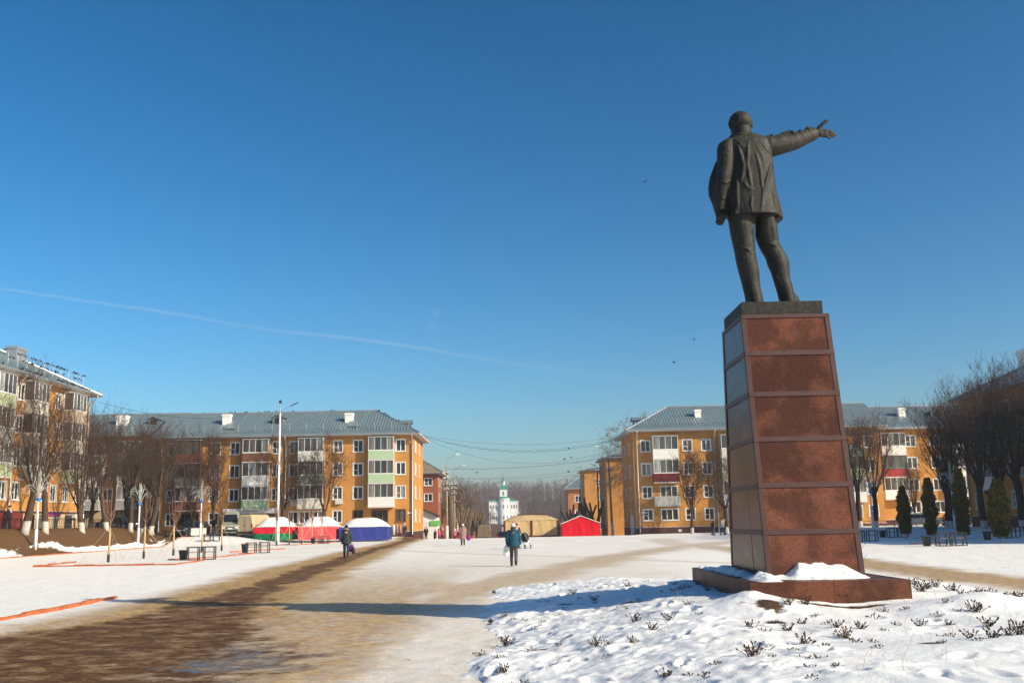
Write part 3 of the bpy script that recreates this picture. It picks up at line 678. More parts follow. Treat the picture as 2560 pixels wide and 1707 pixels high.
def weather(m):
    t = m.node_tree; b = t.nodes['Principled BSDF']; src = b.inputs['Base Color'].links[0].from_socket
    st = tnoise(t, 1.2, 6, 0.7, stretch=(1.5, 1.5, 0.12)); pt = tnoise(t, 0.22, 4, 0.6)
    c = tmix(t, ramp(t, st, ((0.52, 0.0), (0.72, 0.45))), src, tmix(t, 1.0, src, (0.62, 0.58, 0.55), 'MULTIPLY'))
    c = tmix(t, ramp(t, pt, ((0.45, 0.0), (0.62, 0.35))), c, tmix(t, 1.0, c, (1.15, 1.2, 1.35), 'MULTIPLY'))
    t.links.new(c, b.inputs['Base Color'])
for m_ in (M_OCHRE, M_BEIGE, M_BASE): weather(m_)
def m_roof(name, col):
    m, t, b = nodes_of(name)
    c = tmix(t, tnoise(t, 0.6, 5, 0.65), tuple(x * 0.75 for x in col), tuple(x * 1.2 for x in col))
    c = tmix(t, ramp(t, tnoise(t, 2.5, 5, 0.7, stretch=(2, 0.4, 1)), ((0.55, 0.0), (0.8, 0.5))), c, (0.20, 0.19, 0.16))
    t.links.new(c, b.inputs['Base Color']); b.inputs['Metallic'].default_value = 0.35; b.inputs['Roughness'].default_value = 0.42
    return m
M_ROOF = m_roof('grey_blue_sheet_roof', (0.20, 0.27, 0.29))
M_ROOFT = m_roof('weathered_tan_sheet_roof', (0.26, 0.20, 0.13)); M_ROOFT.node_tree.nodes['Principled BSDF'].inputs['Metallic'].default_value = 0
def m_pane(name='window_glass', lite=0.30):
    m, t, b = nodes_of(name)
    oi = t.nodes.new('ShaderNodeObjectInfo')
    tone = ramp(t, oi.outputs['Random'], ((0.0, (0.018, 0.018, 0.020)), (0.5, (0.045, 0.040, 0.036)), (0.75, (0.12, 0.115, 0.105)), (1.0, (lite, lite, lite * 0.94))))
    cur = tnoise(t, 2.2, 3, 0.6, stretch=(6, 6, 0.15))
    t.links.new(tmix(t, ramp(t, cur, ((0.42, 0.0), (0.58, 1.0))), tmix(t, 0.75, tone, (0.015, 0.016, 0.018)), tone), b.inputs['Base Color'])
    b.inputs['Roughness'].default_value = 0.06; b.inputs['Specular IOR Level'].default_value = 0.6
    return m
M_PANE = m_pane()
M_PANEB = m_pane('balcony_glass', 0.42)
_e = [n for n in M_PANEB.node_tree.nodes if n.type == 'VALTORGB'][0].color_ramp.elements
_e[0].color = (0.05, 0.05, 0.048, 1); _e[1].color = (0.13, 0.125, 0.115, 1); _e[2].color = (0.24, 0.23, 0.21, 1)
def m_siding(name, col, horiz=True, period=0.12):
    m, t, b = nodes_of(name)
    co = t.nodes.new('ShaderNodeTexCoord'); w = t.nodes.new('ShaderNodeTexWave'); w.wave_type = 'BANDS'; w.bands_direction = 'Z' if horiz else 'X'; w.wave_profile = 'SAW'
    w.inputs['Scale'].default_value = 0.314 / period; t.links.new(co.outputs['Object'], w.inputs['Vector'])
    n = tnoise(t, 3, 4)
    c = tmix(t, n, tuple(x * 0.86 for x in col), tuple(min(1, x * 1.1) for x in col))
    c = tmix(t, ramp(t, w.outputs['Fac'], ((0.0, 0.35), (0.12, 0.0))), c, tuple(x * 0.5 for x in col))
    t.links.new(c, b.inputs['Base Color']); b.inputs['Roughness'].default_value = 0.6
    tbump(t, b, w.outputs['Fac'], 0.4, 0.02)
    return m
SID = {'white': m_siding('white_siding', (0.76, 0.75, 0.71)), 'green': m_siding('pale_green_siding', (0.40, 0.53, 0.34)), 'brown': mat('brown_cladding', (0.17, 0.068, 0.036), 0.7),
       'maroon': mat('maroon_panel', (0.13, 0.013, 0.013), 0.55, var=0.2), 'redslat': m_siding('red_brown_slats', (0.24, 0.06, 0.03), False, 0.14), 'grey': m_siding('grey_panel', (0.36, 0.36, 0.34)),
       'slate': mat('grey_green_slate_sheet', (0.20, 0.23, 0.21), 0.8, var=0.25), 'red': mat('bright_red_panel', (0.28, 0.022, 0.018), 0.55), 'beigebrick': mat('beige_brick', (0.50, 0.40, 0.30), 0.85, var=0.15, scale=9),
       'pgreen': m_siding('faded_green_siding', (0.46, 0.52, 0.32)), 'cream': mat('cream_panel', (0.66, 0.62, 0.54), 0.7), 'gg': mat('grey_green_rail_sheet', (0.22, 0.30, 0.28), 0.6)}

WIN_CACHE = {}
def win_meshes(w, h, style, fm):
    key = (round(w, 2), round(h, 2), style, fm.name)
    if key in WIN_CACHE: return WIN_CACHE[key]
    f = 0.075; mb = MB(); y0, y1 = 0.05, 0.12
    mb.box(0, f, y0, y1, 0, h); mb.box(w - f, w, y0, y1, 0, h); mb.box(f, w - f, y0, y1, 0, f); mb.box(f, w - f, y0, y1, h - f, h)
    nv = 2 if style in ('two', 'sash') else (3 if style == 'three' else 1)
    for i in range(1, nv): x = w * i / nv; mb.box(x - 0.045, x + 0.045, y0 - .004, y1, f, h - f)
    if style == 'sash': mb.box(f, w / nv - 0.045, y0 + .006, y1, h * 0.42, h * 0.42 + 0.05)
    # surround and sill stand proud of the wall
    mb.box(-0.07, 0, -0.02, y0, -0.02, h + 0.07); mb.box(w, w + 0.07, -0.02, y0, -0.02, h + 0.07); mb.box(0, w, -0.022, y0, h, h + 0.07); mb.box(-0.09, w + 0.09, -0.10, y0, -0.08, -0.022)
    a = mb.mesh('window', fm); b = MB().quad((f, 0.10, f), (w - f, 0.10, f), (w - f, 0.10, h - f), (f, 0.10, h - f)).mesh('pane', M_PANE)
    WIN_CACHE[key] = (a, b); return a, b
def wall_face(mb, x0, x1, z0, z1, ops, y=0.0, rec=0.14, swap=None):
    """wall sheet with openings and reveals; swap maps (x,y,z) into another side"""
    M = swap or (lambda p: p)
    xs = sorted({x0, x1} | {o[0] for o in ops} | {o[1] for o in ops}); zs = sorted({z0, z1} | {o[2] for o in ops} | {o[3] for o in ops})
    for a, b in zip(xs[:-1], xs[1:]):
        run = None
        for c, d in zip(zs[:-1], zs[1:]):
            hole = any(o[0] - 1e-6 <= a and b <= o[1] + 1e-6 and o[2] - 1e-6 <= c and d <= o[3] + 1e-6 for o in ops)
            if not hole: mb.quad(*[M(p) for p in ((a, y, c), (b, y, c), (b, y, d), (a, y, d))])
    for a, b, c, d in ops:
        for q in (((a, y, c), (a, y + rec, c), (a, y + rec, d), (a, y, d)), ((b, y, c), (b, y, d), (b, y + rec, d), (b, y + rec, c)), ((a, y, c), (b, y, c), (b, y + rec, c), (a, y + rec, c)), ((a, y, d), (a, y + rec, d), (b, y + rec, d), (b, y, d)), ((a, y + rec, c), (b, y + rec, c), (b, y + rec, d), (a, y + rec, d))):
            mb.quad(*[M(p) for p in q])
def place_win(root, x, z, w, h, style='two', fm=None, y=0.0, rz=0.0, pos=None):
    a, b = win_meshes(w, h, style, fm or M_WHITE)
    o = put('window', a, root, pos if pos else (x, y, z), rz); put('pane', b, o); return o
def balcony(root, x0, x1, zb, par, fm=None, glaz=True, depth=0.95, roof=False, ztop=None, npan=4, ph=1.0):
    fm = fm or M_WHITE; w = x1 - x0; H = (ztop or (zb + 2.62)) - zb; d = depth
    mb = MB(); mb.cur = 0
    mb.box(0, w, -d, -d + 0.05, 0.0, ph); mb.box(0, 0.05, -d + 0.05, -0.002, 0.0, ph); mb.box(w - 0.05, w, -d + 0.05, -0.002, 0.0, ph)
    mb.cur = 1; mb.box(-0.03, w + 0.03, -d - 0.03, -0.003, -0.12, -0.002)
    o = mb.build('balcony', [SID[par], M_SOFFIT], root, loc=(x0, 0, zb))
    mr = MB(); mr.box(-0.02, w + 0.02, -d - 0.025, -d + 0.07, ph + 0.001, ph + 0.05); mr.box(-0.02, 0.06, -d + 0.071, -0.004, ph + 0.001, ph + 0.05); mr.box(w - 0.06, w + 0.02, -d + 0.071, -0.004, ph + 0.001, ph + 0.05)
    mr.build('rail', fm, o)
    if glaz:
        g = MB(); t = 0.045; z0, z1 = ph + 0.052, H
        for i in range(npan + 1):
            x = i * (w - t) / npan; g.box(x, x + t, -d, -d + 0.06, z0, z1)
        g.box(t + .001, w - t - .001, -d + .004, -d + 0.056, z1 - 0.07, z1 - .001); g.box(t + .001, w - t - .001, -d + .004, -d + 0.056, z0 + .001, z0 + 0.05)
        g.box(0, t, -0.10, -0.004, z0, z1); g.box(w - t, w, -0.10, -0.004, z0, z1); g.box(0.003, t - .003, -d + 0.061, -0.101, z1 - 0.07, z1 - .001); g.box(w - t + .003, w - .003, -d + 0.061, -0.101, z1 - 0.07, z1 - .001)
        g.build('glazing_frame', fm, o)
        for i in range(npan):
            xa = i * (w - t) / npan + t; xb = (i + 1) * (w - t) / npan
            MB().quad((xa, -d + 0.03, z0), (xb, -d + 0.03, z0), (xb, -d + 0.03, z1), (xa, -d + 0.03, z1)).build('pane', M_PANEB, o)
        for x in (0.025, w - 0.025): MB().quad((x, -d + 0.06, z0), (x, -0.1, z0), (x, -0.1, z1), (x, -d + 0.06, z1)).build('pane', M_PANEB, o)
    if roof: MB().hexa([(-0.08, -d - 0.12, H + .002), (w + 0.08, -d - 0.12, H + .002), (w + 0.08, -0.004, H + 0.002), (-0.08, -0.004, H + 0.002)], [(-0.08, -d - 0.12, H + 0.03), (w + 0.08, -d - 0.12, H + 0.03), (w + 0.08, -0.004, H + 0.16), (-0.08, -0.004, H + 0.16)]).build('balcony_roof', M_SOFFIT, o)
    return o
def corrugated(mb, P, n_hint):
    """ribbed sheet between lower edge P[0]-P[1] and upper points given by P[2](t)"""
def hip_roof(root, L, D, ze, zr, ov=0.85, hipL=6.0, hipR=6.0, M=None, rib=0.36, thick=0.18, rise=0.06):
    """front/back slopes and hip ends with standing ribs"""
    M = M or M_ROOF
    mb = MB(); x0, x1, y0, y1 = -ov, L + ov, -ov, D + ov; ym = D / 2
    sl = (zr - ze) / (ym - y0)
    def front(side):
        n = int((x1 - x0) / rib); pts = []
        for i in range(n * 2 + 1):
            x = x0 + (x1 - x0) * i / (n * 2); t = 1.0
            if hipL: t = min(t, (x - x0) / hipL)
            if hipR: t = min(t, (x1 - x) / hipR)
            r = rise if (i % 2) else 0.0
            pts.append((x, max(t, 0), r))
        b = 0.13                                   # plain flashing along the eave
        for (xa, ta, ra), (xb, tb, rb) in zip(pts[:-1], pts[1:]):
            def q(x, t, r):
                y = y0 + (ym - y0) * t; z = ze + (zr - ze) * t + r
                return (x, y if side == 0 else D - y, z)
            la, lb = min(b, ta), min(b, tb)
            mb.quad(q(xa, la, ra), q(xb, lb, rb), q(xb, max(tb, lb), rb), q(xa, max(ta, la), ra))
    front(0); front(1)
    b = 0.13
    for side in (0, 1):
        def q(x, t, dz=0.0):
            y = y0 + (ym - y0) * t; return (x, y if side == 0 else D - y, ze + (zr - ze) * t + dz)
        xa = x0 + (hipL * b if hipL else 0); xb = x1 - (hipR * b if hipR else 0)
        mb.quad(q(x0, 0), q(x1, 0), q(xb, b, 0.012), q(xa, b, 0.012))
    for hip, xe, sg in ((hipL, x0, 1), (hipR, x1, -1)):
        if hip:
            n = int((y1 - y0) / rib)
            for i in range(n * 2):
                ya = y0 + (y1 - y0) * i / (n * 2); yb = y0 + (y1 - y0) * (i + 1) / (n * 2)
                def t_(y): return 1 - abs(y - ym) / (ym - y0)
                ra, rb = (0.0, rise) if i % 2 == 0 else (rise, 0.0)
                mb.quad((xe, ya, ze + ra), (xe, yb, ze + rb), (xe + sg * hip * t_(yb), yb, ze + (zr - ze) * t_(yb) + rb), (xe + sg * hip * t_(ya), ya, ze + (zr - ze) * t_(ya) + ra))
        else:
            xi = xe + sg * 0.02
            mb.add([(xi, y0, ze), (xi, y1, ze), (xi, ym, zr)], [(0, 1, 2)])
    ro = mb.build('roof', M, root)
    c = MB()                                        # ridge and hip caps
    rl, rr = x0 + (hipL or 0), x1 - (hipR or 0)
    c.tube([(rl, ym, zr + 0.05), (rr, ym, zr + 0.05)], 0.10, 6)
    if hipL:
        for yy in (y0, y1): c.tube([(x0, yy, ze + 0.03), (rl, ym, zr + 0.05)], 0.085, 6)
    if hipR:
        for yy in (y0, y1): c.tube([(x1, yy, ze + 0.03), (rr, ym, zr + 0.05)], 0.085, 6)
    c.build('ridge_cap', M_GALV, ro)
    e = MB(); e.box(x0, x1, y0, y1, ze - thick, ze - 0.012); e.build('eaves', M_SOFFIT, root)
    g = MB(); g.tube([(x0, y0 - 0.06, ze - 0.06), (x1, y0 - 0.06, ze - 0.06)], 0.085, 6); g.build('gutter', M_GALV, root)
    return ro, sl, y0
def roof_rail(root, L, ze, zr, ym, ov, xa, xb, t=0.16, h=0.85, step=2.0):
    y = -ov + (ym + ov) * t; z = ze + (zr - ze) * t; mb = MB(); n = max(1, round((xb - xa) / step))
    for i in range(n + 1):
        x = xa + (xb - xa) * i / n; mb.tube([(x, y, z), (x, y, z + h)], 0.022, 4)
    for k in (1.0, 0.52): mb.tube([(xa - 0.4, y, z + h * k), (xb + 0.4, y, z + h * k)], 0.02, 4)
    mb.build('roof_rail', M_RAIL, root)
def chimney(ro, x, y, z0, z1, w=0.95, d=0.75):
    mb = MB(); mb.box(x - w / 2, x + w / 2, y - d / 2, y + d / 2, z0 - 0.8, z1 - 0.25); mb.box(x - w / 2 - 0.06, x + w / 2 + 0.06, y - d / 2 - 0.06, y + d / 2 + 0.06, z1 - 0.249, z1)
    mb.box(x - w / 2 + .05, x + w / 2 - .05, y - d / 2 - .12, y + d / 2 + .1, z0 - .8, z0 + .25)
    return mb.build('chimney', M_WHITEW, ro)
def dormer(ro, x, y, z, w=1.3, h=1.3, l=2.6, rz=0.0):
    mb = MB(); mb.prism([(-w / 2, 0), (w / 2, 0), (w / 2, h * 0.8), (0, h), (-w / 2, h * 0.8)], 0, l, 'y')
    o = mb.build('dormer', M_ROOF, ro, loc=(x, y, z)); o.rotation_euler = (0, 0, rz)
    m2 = MB()
    for sg in (-1, 1): m2.hexa([(0, -0.25, h + .02), (sg * (w / 2 + 0.2), -0.25, h * 0.74), (sg * (w / 2 + 0.2), l, h * 0.74), (0, l, h + .02)], [(0, -0.25, h + 0.06), (sg * (w / 2 + 0.2), -0.25, h * 0.74 + 0.04), (sg * (w / 2 + 0.2), l, h * 0.74 + 0.04), (0, l, h + 0.06)])
    m2.build('dormer_roof', M_ROOF, o)
    MB().box(-w * 0.3, w * 0.3, -0.03, -0.004, 0.12, h * 0.72).build('louvre', M_JOINT, o)
def downpipe(root, x, ze, z0=0.2, ov=0.85, side=0):
    mb = MB(); mb.tube([(x + side * 0.3, -ov - 0.03, ze - 0.12), (x + side * 0.3, -ov - 0.02, ze - 0.3), (x, -0.16, ze - 1.05), (x, -0.13, ze - 1.3), (x, -0.13, z0 + 0.25), (x, -0.28, z0 + 0.05)], 0.075, 8)
    mb.build('downpipe', M_GALV, root, smooth=True)

def block(name, label, loc, rz, L, D, ze, zr, cols, rows, skip=(), base=0.75, wallm=None, hipL=6.0, hipR=6.0, endL=(), endR=(), roofm=None, styles=None, roof_kw=None, frames=None, cat='building'):
    """apartment block: local x along the facade, facade at y=0 facing -y, z=0 at the ground"""
    wallm = wallm or M_OCHRE
    root = thing(name, label, cat, loc, rz)
    ops = []
    for ci, (a, b) in enumerate(cols):
        for ri, (c, d) in enumerate(rows):
            if (ci, ri) in skip: continue
            ops.append((a, b, c, d, ci, ri))
    mb = MB(); wall_face(mb, 0, L, base, ze - 0.1, [o[:4] for o in ops])
    eo = [(a, b, c, d) for a, b in endL for c, d in rows]; wall_face(mb, 0, D, base, ze - 0.1, eo, swap=lambda p: (p[1], D - p[0], p[2]))
    er = [(a, b, c, d) for a, b in endR for c, d in rows]; wall_face(mb, 0, D, base, ze - 0.1, er, swap=lambda p: (L - p[1], p[0], p[2]))
    mb.quad((L, D, base), (0, D, base), (0, D, ze - 0.1), (L, D, ze - 0.1))
    mb.build('wall', wallm, root)
    b2 = MB(); b2.box(-0.04, L + 0.04, -0.04, D + 0.04, -1.5, base - .002); b2.build('base_course', M_BASE, root)
    b3 = MB(); b3.box(-0.07, L + 0.07, -0.075, D + 0.07, base - .0015, base + 0.05); b3.build('base_ledge', M_SOFFIT, root)
    for a, b, c, d, ci, ri in ops:
        stl = (styles or {}).get((ci, ri)) or ('three' if b - a > 1.7 else random.choice(('two', 'sash', 'sash')))
        place_win(root, a, c, b - a, d - c, stl, (frames or {}).get((ci, ri)))
    for a, b, c, d in eo: place_win(root, 0, 0, b - a, d - c, 'two', None, rz=-math.pi / 2, pos=(0, D - a, c))
    for a, b, c, d in er: place_win(root, 0, 0, b - a, d - c, 'two', None, rz=math.pi / 2, pos=(L, a, c))
    ro, sl, y0 = hip_roof(root, L, D, ze, zr, hipL=hipL, hipR=hipR, M=roofm, **(roof_kw or {}))
    return root, ro

# ---------------------------------------------------------------- left block across the square
ZA = 0.35; AX = -41.9
cA = [(418, 438), (525, 548), (574, 597), (680, 700), (723, 746), (833, 855), (883, 907), (990, 1013)]
f_ = lambda s_: -41.72 + (s_ - 400) * (29.75 / 632.0) - AX
colsA = [(f_(a), f_(b)) for a, b in cA] + [(f_(447), f_(500)), (f_(750), f_(775)), (f_(783), f_(808)), (f_(930), f_(969))]
rowsA = [(2.05 - ZA, 3.42 - ZA), (4.75 - ZA, 6.15 - ZA), (7.5 - ZA, 8.9 - ZA), (10.22 - ZA, 11.62 - ZA)]
skipA = {(i, r) for i in range(8, 12) for r in (1, 2, 3)} | {(2, 0), (3, 0)}
blkA, roA = block('apartment_building', 'long ochre four storey block behind the striped market tents, shop sign on it', (AX, 118, ZA), 0, 29.98, 12.6, 12.3 - ZA, 15.75 - ZA, colsA, rowsA, skipA,
                  base=0.55, hipL=0, hipR=6.0, endR=((2.2, 3.3), (7.4, 8.5)), frames={(7, 0): M_BROWNW, (6, 0): M_BROWNW, (11, 0): M_BROWNW, (8, 0): M_BROWNW})
def fl(z): return z - ZA
BAL_A = [(f_(443), f_(504), [('redslat', M_BROWNW, 'g'), ('grey', M_BROWNW, 'g'), ('brown', M_WHITE, 'g')]), (f_(610), f_(674), [('brown', M_WHITE, 'g'), ('white', M_WHITE, 'g'), ('green', M_WHITE, 'g')]),
         (f_(748), f_(811), [('white', M_WHITE, 'g'), ('slate', M_WHITE, 'g'), ('cream', M_WHITE, 'g')]), (f_(923), f_(986), [('green', M_WHITE, 'g'), ('green', M_WHITE, 'g'), ('white', M_WHITE, 'g')])]
for x0, x1, L_ in BAL_A:
    for (par, fm, g), zb in zip(L_, (9.27, 6.55, 3.80)):
        balcony(blkA, x0, x1, fl(zb), par, fm, True, roof=(zb > 9 or random.random() < .4))
for s_ in (402, 714, 1031): downpipe(blkA, f_(s_), 12.3 - ZA, 0.1)
roof_rail(blkA, 30, 12.3 - ZA, 15.75 - ZA, 6.3, 0.85, 1.0, 29.4)
chimney(roA, -34.9 - AX, 3.0, fl(13.9), fl(15.3)); chimney(roA, -20.0 - AX, 3.0, fl(13.9), fl(15.15)); dormer(roA, -28.6 - AX, 2.6, fl(13.75)); dormer(roA, 29.0, 6.3, fl(12.95), 1.4, 1.5, 3.4, math.pi / 2)
# vent sheets beside the chimneys, air conditioners, number plate
for cx in (-34.0, -19.1):
    m = MB(); m.hexa([(cx - AX - 0.75, 1.0, fl(13.35)), (cx - AX + 0.75, 1.0, fl(13.35)), (cx - AX + 0.75, 6.0, fl(15.62)), (cx - AX - 0.75, 6.0, fl(15.62))], [(cx - AX - 0.75, 1.0, fl(13.43)), (cx - AX + 0.75, 1.0, fl(13.43)), (cx - AX + 0.75, 6.0, fl(15.72)), (cx - AX - 0.75, 6.0, fl(15.72))]); m.build('plain_sheet', M_ROOF, roA)
for sx_, z in ((729, 4.05), (840, 4.2)):
    m = MB(); m.box(0, 0.8, -0.35, -0.03, 0, 0.55); m.build('air_conditioner', M_SOFFIT, blkA, loc=(f_(sx_), 0, fl(z)))
MB().box(0, 0.55, -0.03, -0.004, 0, 0.14).build('number_plate', M_WHITE, blkA, loc=(f_(1018), 0, fl(2.95)))
# shopfront under the sign
m = MB(); m.box(f_(562), f_(698), -0.5, -0.02, fl(0.95), fl(3.25)); m.build('shopfront', mat('dark_shopfront', (0.05, 0.04, 0.035), 0.4), blkA)

def text_mesh(s_, size, name, m, depth=0.01, width=None):
    cu = bpy.data.curves.new('t', 'FONT'); cu.body = s_; cu.size = size; cu.extrude = depth; cu.align_x = 'CENTER'; cu.align_y = 'CENTER'
    o = bpy.data.objects.new('t', cu); COL.objects.link(o); dg = bpy.context.evaluated_depsgraph_get()
    me = bpy.data.meshes.new_from_object(o.evaluated_get(dg), depsgraph=dg); bpy.data.objects.remove(o); me.name = name
    me.materials.clear(); me.materials.append(m)
    if width:
        co = np.empty(len(me.vertices) * 3); me.vertices.foreach_get('co', co); co = co.reshape(-1, 3); w = np.ptp(co[:, 0]); co[:, 0] *= width / w; me.vertices.foreach_set('co', co.reshape(-1))
    return me
sg = thing('shop_sign', 'long white fascia sign reading ЭЛЕГАНТ over the shop behind the vans', 'sign', (-30.78, 117.42, 3.59))
MB().box(-3.25, 3.25, 0.0, 0.06, -0.29, 0.29).build('board', mat('white_sign_board', (0.72, 0.72, 0.74), 0.5), sg)
M_SIGNTXT = mat('dark_sign_letters', (0.03, 0.035, 0.05), 0.5)
o = put('lettering', text_mesh('ЭЛЕГАНТ', 0.42, 'lettering', M_SIGNTXT, 0.008, 1.9), sg, (0.0, -0.012, 0.02)); o.rotation_euler = (math.pi / 2, 0, 0)
m = MB()
for x_ in (-2.95, 2.85): m.tube([(x_ - .15, -0.012, -.14), (x_, -0.012, -.02), (x_ - .05, -0.012, .1), (x_ + .18, -0.012, .16)], .025, 5); m.tube([(x_ + .02, -0.012, -.14), (x_ + .12, -0.012, .05)], .02, 5)
m.build('emblem', mat('red_sign_emblem', (0.4, 0.03, 0.05), 0.5), sg)

# ---------------------------------------------------------------- set-back wing left of it
wing, roW = block('apartment_building', 'ochre wing with beige ground floor set back behind the dense bare trees', (-78, 121.5, 0.9), 0, 35.9, 12.6, 12.1, 15.35, [(x, x + 1.15) for x in (3, 6.4, 9.2, 14.5, 18.0, 21.2, 24.0, 28.2, 31.0, 33.6)],
                  [(1.55, 2.95), (4.3, 5.7), (7.0, 8.4), (9.7, 11.1)], (), base=0.5, hipL=0, hipR=0)
for x0 in (11.2, 25.5, 30.2):
    for zb, pr_c in ((8.7, 'white'), (6.0, 'cream'), (3.3, 'grey')): balcony(wing, x0, x0 + 2.6, zb, pr_c, roof=zb > 8)
MB().box(-0.02, 35.8, -0.03, -0.003, 0.56, 3.1).build('beige_band', M_BEIGE, wing)
chimney(roW, 29.0, 3.0, 13.5, 14.9, 1.3, 0.9); chimney(roW, 12.0, 3.0, 13.5, 14.9); dormer(roW, 33.0, 2.6, 13.3)

# ---------------------------------------------------------------- right block across the square
ZB = 0.05; BXo = 14.05
g_ = lambda s_: 14.43 + (s_ - 1594) * (28.75 / 613.0) - BXo
cB = [(1605.5, 1629), (1711, 1734), (1758.6, 1781.5), (1875, 1898), (1925, 1948), (2010, 2033), (2055, 2078), (2168, 2190)]
colsB = [(g_(a), g_(b)) for a, b in cB] + [(g_(1650), g_(1692)), (g_(1815), g_(1855)), (g_(1965), g_(2000)), (g_(2108), g_(2150))]
rowsB = [(1.6 - ZB, 2.88 - ZB), (4.17 - ZB, 5.5 - ZB), (6.84 - ZB, 8.2 - ZB), (9.6 - ZB, 10.9 - ZB)]
blkB, roB = block('apartment_building', 'ochre four storey block partly behind the pedestal, white and maroon balconies', (BXo, 118, ZB), 0, 29.1, 12.6, 12.1 - ZB, 15.5 - ZB, colsB, rowsB,
                  {(i, r) for i in range(8, 12) for r in (1, 2, 3)} - {(8, 1)}, base=0.75, hipL=6.0, hipR=0, endL=((2.4, 3.5), (7.6, 8.7)))
BAL_B = [(g_(1633), g_(1696), ['white', 'maroon', 'open']), (g_(1804), g_(1866), ['cream', 'pgreen', 'white']), (g_(1952), g_(2012), ['white', 'grey', 'white']), (g_(2096), g_(2158), ['opengg', 'pgreen', 'white'])]
for x0, x1, L_ in BAL_B:
    for par, zb in zip(L_, (8.70, 5.98, 3.30)):
        if par.startswith('open'): balcony(blkB, x0, x1, zb - ZB, 'cream' if par == 'open' else 'gg', glaz=False)
        else: balcony(blkB, x0, x1, zb - ZB, par, roof=zb > 8)
for s_ in (1595, 1790, 2090): downpipe(blkB, g_(s_), 12.1 - ZB, 0.1)
roof_rail(blkB, 29, 12.1 - ZB, 15.5 - ZB, 6.3, 0.85, 1.5, 29.0)
chimney(roB, 22.4 - BXo, 3.0, 13.4 - ZB, 14.75 - ZB, 0.75, 0.75); chimney(roB, 38.0 - BXo, 3.0, 13.4 - ZB, 14.75 - ZB); dormer(roB, 0.9, 6.3, 12.75 - ZB, 1.4, 1.5, 3.4, -math.pi / 2)
MB().box(0, 0.4, -0.03, -0.004, 0, 0.3).build('vent_grille', M_SOFFIT, blkB, loc=(g_(1690), -0.045, 0.2))
MB().box(0, 0.6, -0.03, -0.004, 0, 0.14).build('number_plate', M_WHITE, blkB, loc=(g_(1600), 0, 2.4))
m = MB(); m.box(-0.4, -0.03, 1.2, 2.1, 0, 2.2); m.build('meter_cabinet', M_GALV, blkB)

colsB2 = [(0.6, 1.4), (5.3, 6.5), (8.3, 9.5), (14.2, 15.3), (17.0, 18.1), (20.5, 21.6)]
blkB2, roB2 = block('apartment_building', 'ochre block with red panelled balcony behind the clipped conifers', (43.3, 124, 0.4), 0, 32, 12.6, 11.9, 15.2, colsB2, [(1.5, 2.85), (4.2, 5.55), (6.9, 8.25), (9.6, 10.95)], (), base=0.7, hipL=0, hipR=6)
for par, fm, zb in (('white', M_WHITE, 8.6), ('red', M_TEALW, 5.9), ('white', M_WHITE, 3.2)): balcony(blkB2, 1.95, 4.95, zb, par, fm, roof=zb > 8)
for par, zb in (('white', 8.6), ('cream', 5.9), ('white', 3.2)): balcony(blkB2, 10.4, 13.4, zb, par)
downpipe(blkB2, 0.2, 11.9, .1); roof_rail(blkB2, 32, 11.9, 15.2, 6.3, .85, 0.5, 30); chimney(roB2, 6.2, 3.0, 13.2, 14.7, .9, .8); dormer(roB2, 10.5, 2.6, 13.1)

# ---------------------------------------------------------------- near left block, facade along the square's side
ZC_ = 1.0; q_ = lambda Y: Y - 40
colsC = [(q_(a), q_(a) + 1.15) for a in (44.0, 47.5, 55.0, 58.5, 61.0, 65.0, 71.0, 74.0, 78.75, 80.85, 87.6, 92.3)]
rowsC = [(4.3 - ZC_, 5.7 - ZC_), (7.0 - ZC_, 8.4 - ZC_), (9.7 - ZC_, 11.1 - ZC_), (12.4 - ZC_, 13.75 - ZC_)]
colsCg = [(q_(a), q_(a) + 1.1) for a in (83.9, 85.9, 90.0)]
blkC, roC = block('apartment_building', 'ochre block with beige shop floor behind the grass bank, birds lining its roof rail', (-40.5, 40, ZC_), math.pi / 2, 54.4, 12.6, 14.5 - ZC_, 18.1 - ZC_, colsC + colsCg, rowsC, {(12 + i, r) for i in range(3) for r in (1, 2, 3)} | {(11, 3), (11, 2), (11, 1)}, base=2.4, hipL=6, hipR=6.5)
MB().box(0, 54.38, -0.06, -0.045, -0.5, 2.36).build('beige_shop_wall', M_BEIGE, blkC)
MB().box(-.01, 54.4, -0.22, -0.061, 2.3, 2.42).build('shop_ledge', M_BASE, blkC)
for Y0, L_ in ((51.0, ['white', 'grey', 'cream']), (67.5, ['white', 'cream', 'grey']), (76.0, ['pgreen', 'grey', 'pgreen']), (81.7, ['cream', 'cream', 'grey']), (89.1, ['beigebrick', 'cream', 'pgreen'])):
    for par, zb in zip(L_, (11.4, 8.7, 6.0)): balcony(blkC, q_(Y0), q_(Y0) + 2.7, zb - ZC_, par, roof=True)
downpipe(blkC, q_(80.3), 14.5 - ZC_, 0.8); downpipe(blkC, q_(94.3), 14.5 - ZC_, 0.8); roof_rail(blkC, 54, 14.5 - ZC_, 18.1 - ZC_, 6.3, .85, 1.5, 53.6, step=1.6, h=1.0)
chimney(roC, q_(88.0), 4.0, 16.2 - ZC_, 18.0 - ZC_, 1.9, 0.9).data.materials[0] = M_GALV; chimney(roC, q_(66), 4, 16.2 - ZC_, 18.0 - ZC_)
for a, b, z0, z1 in ((83.6, 84.8, 1.05, 2.15), (85.7, 86.6, .6, 2.15), (88.2, 89.1, .6, 2.15), (90.6, 92.0, .6, 2.15)):
    MB().box(q_(a), q_(b), -0.12, -0.062, z0, z1).build('shop_window', M_PANE, blkC)
MB().box(q_(77.5), q_(82.0), -0.5, -0.064, -0.3, 2.28).build('red_shopfront', mat('dark_red_shopfront', (0.16, 0.022, 0.02), 0.6), blkC)
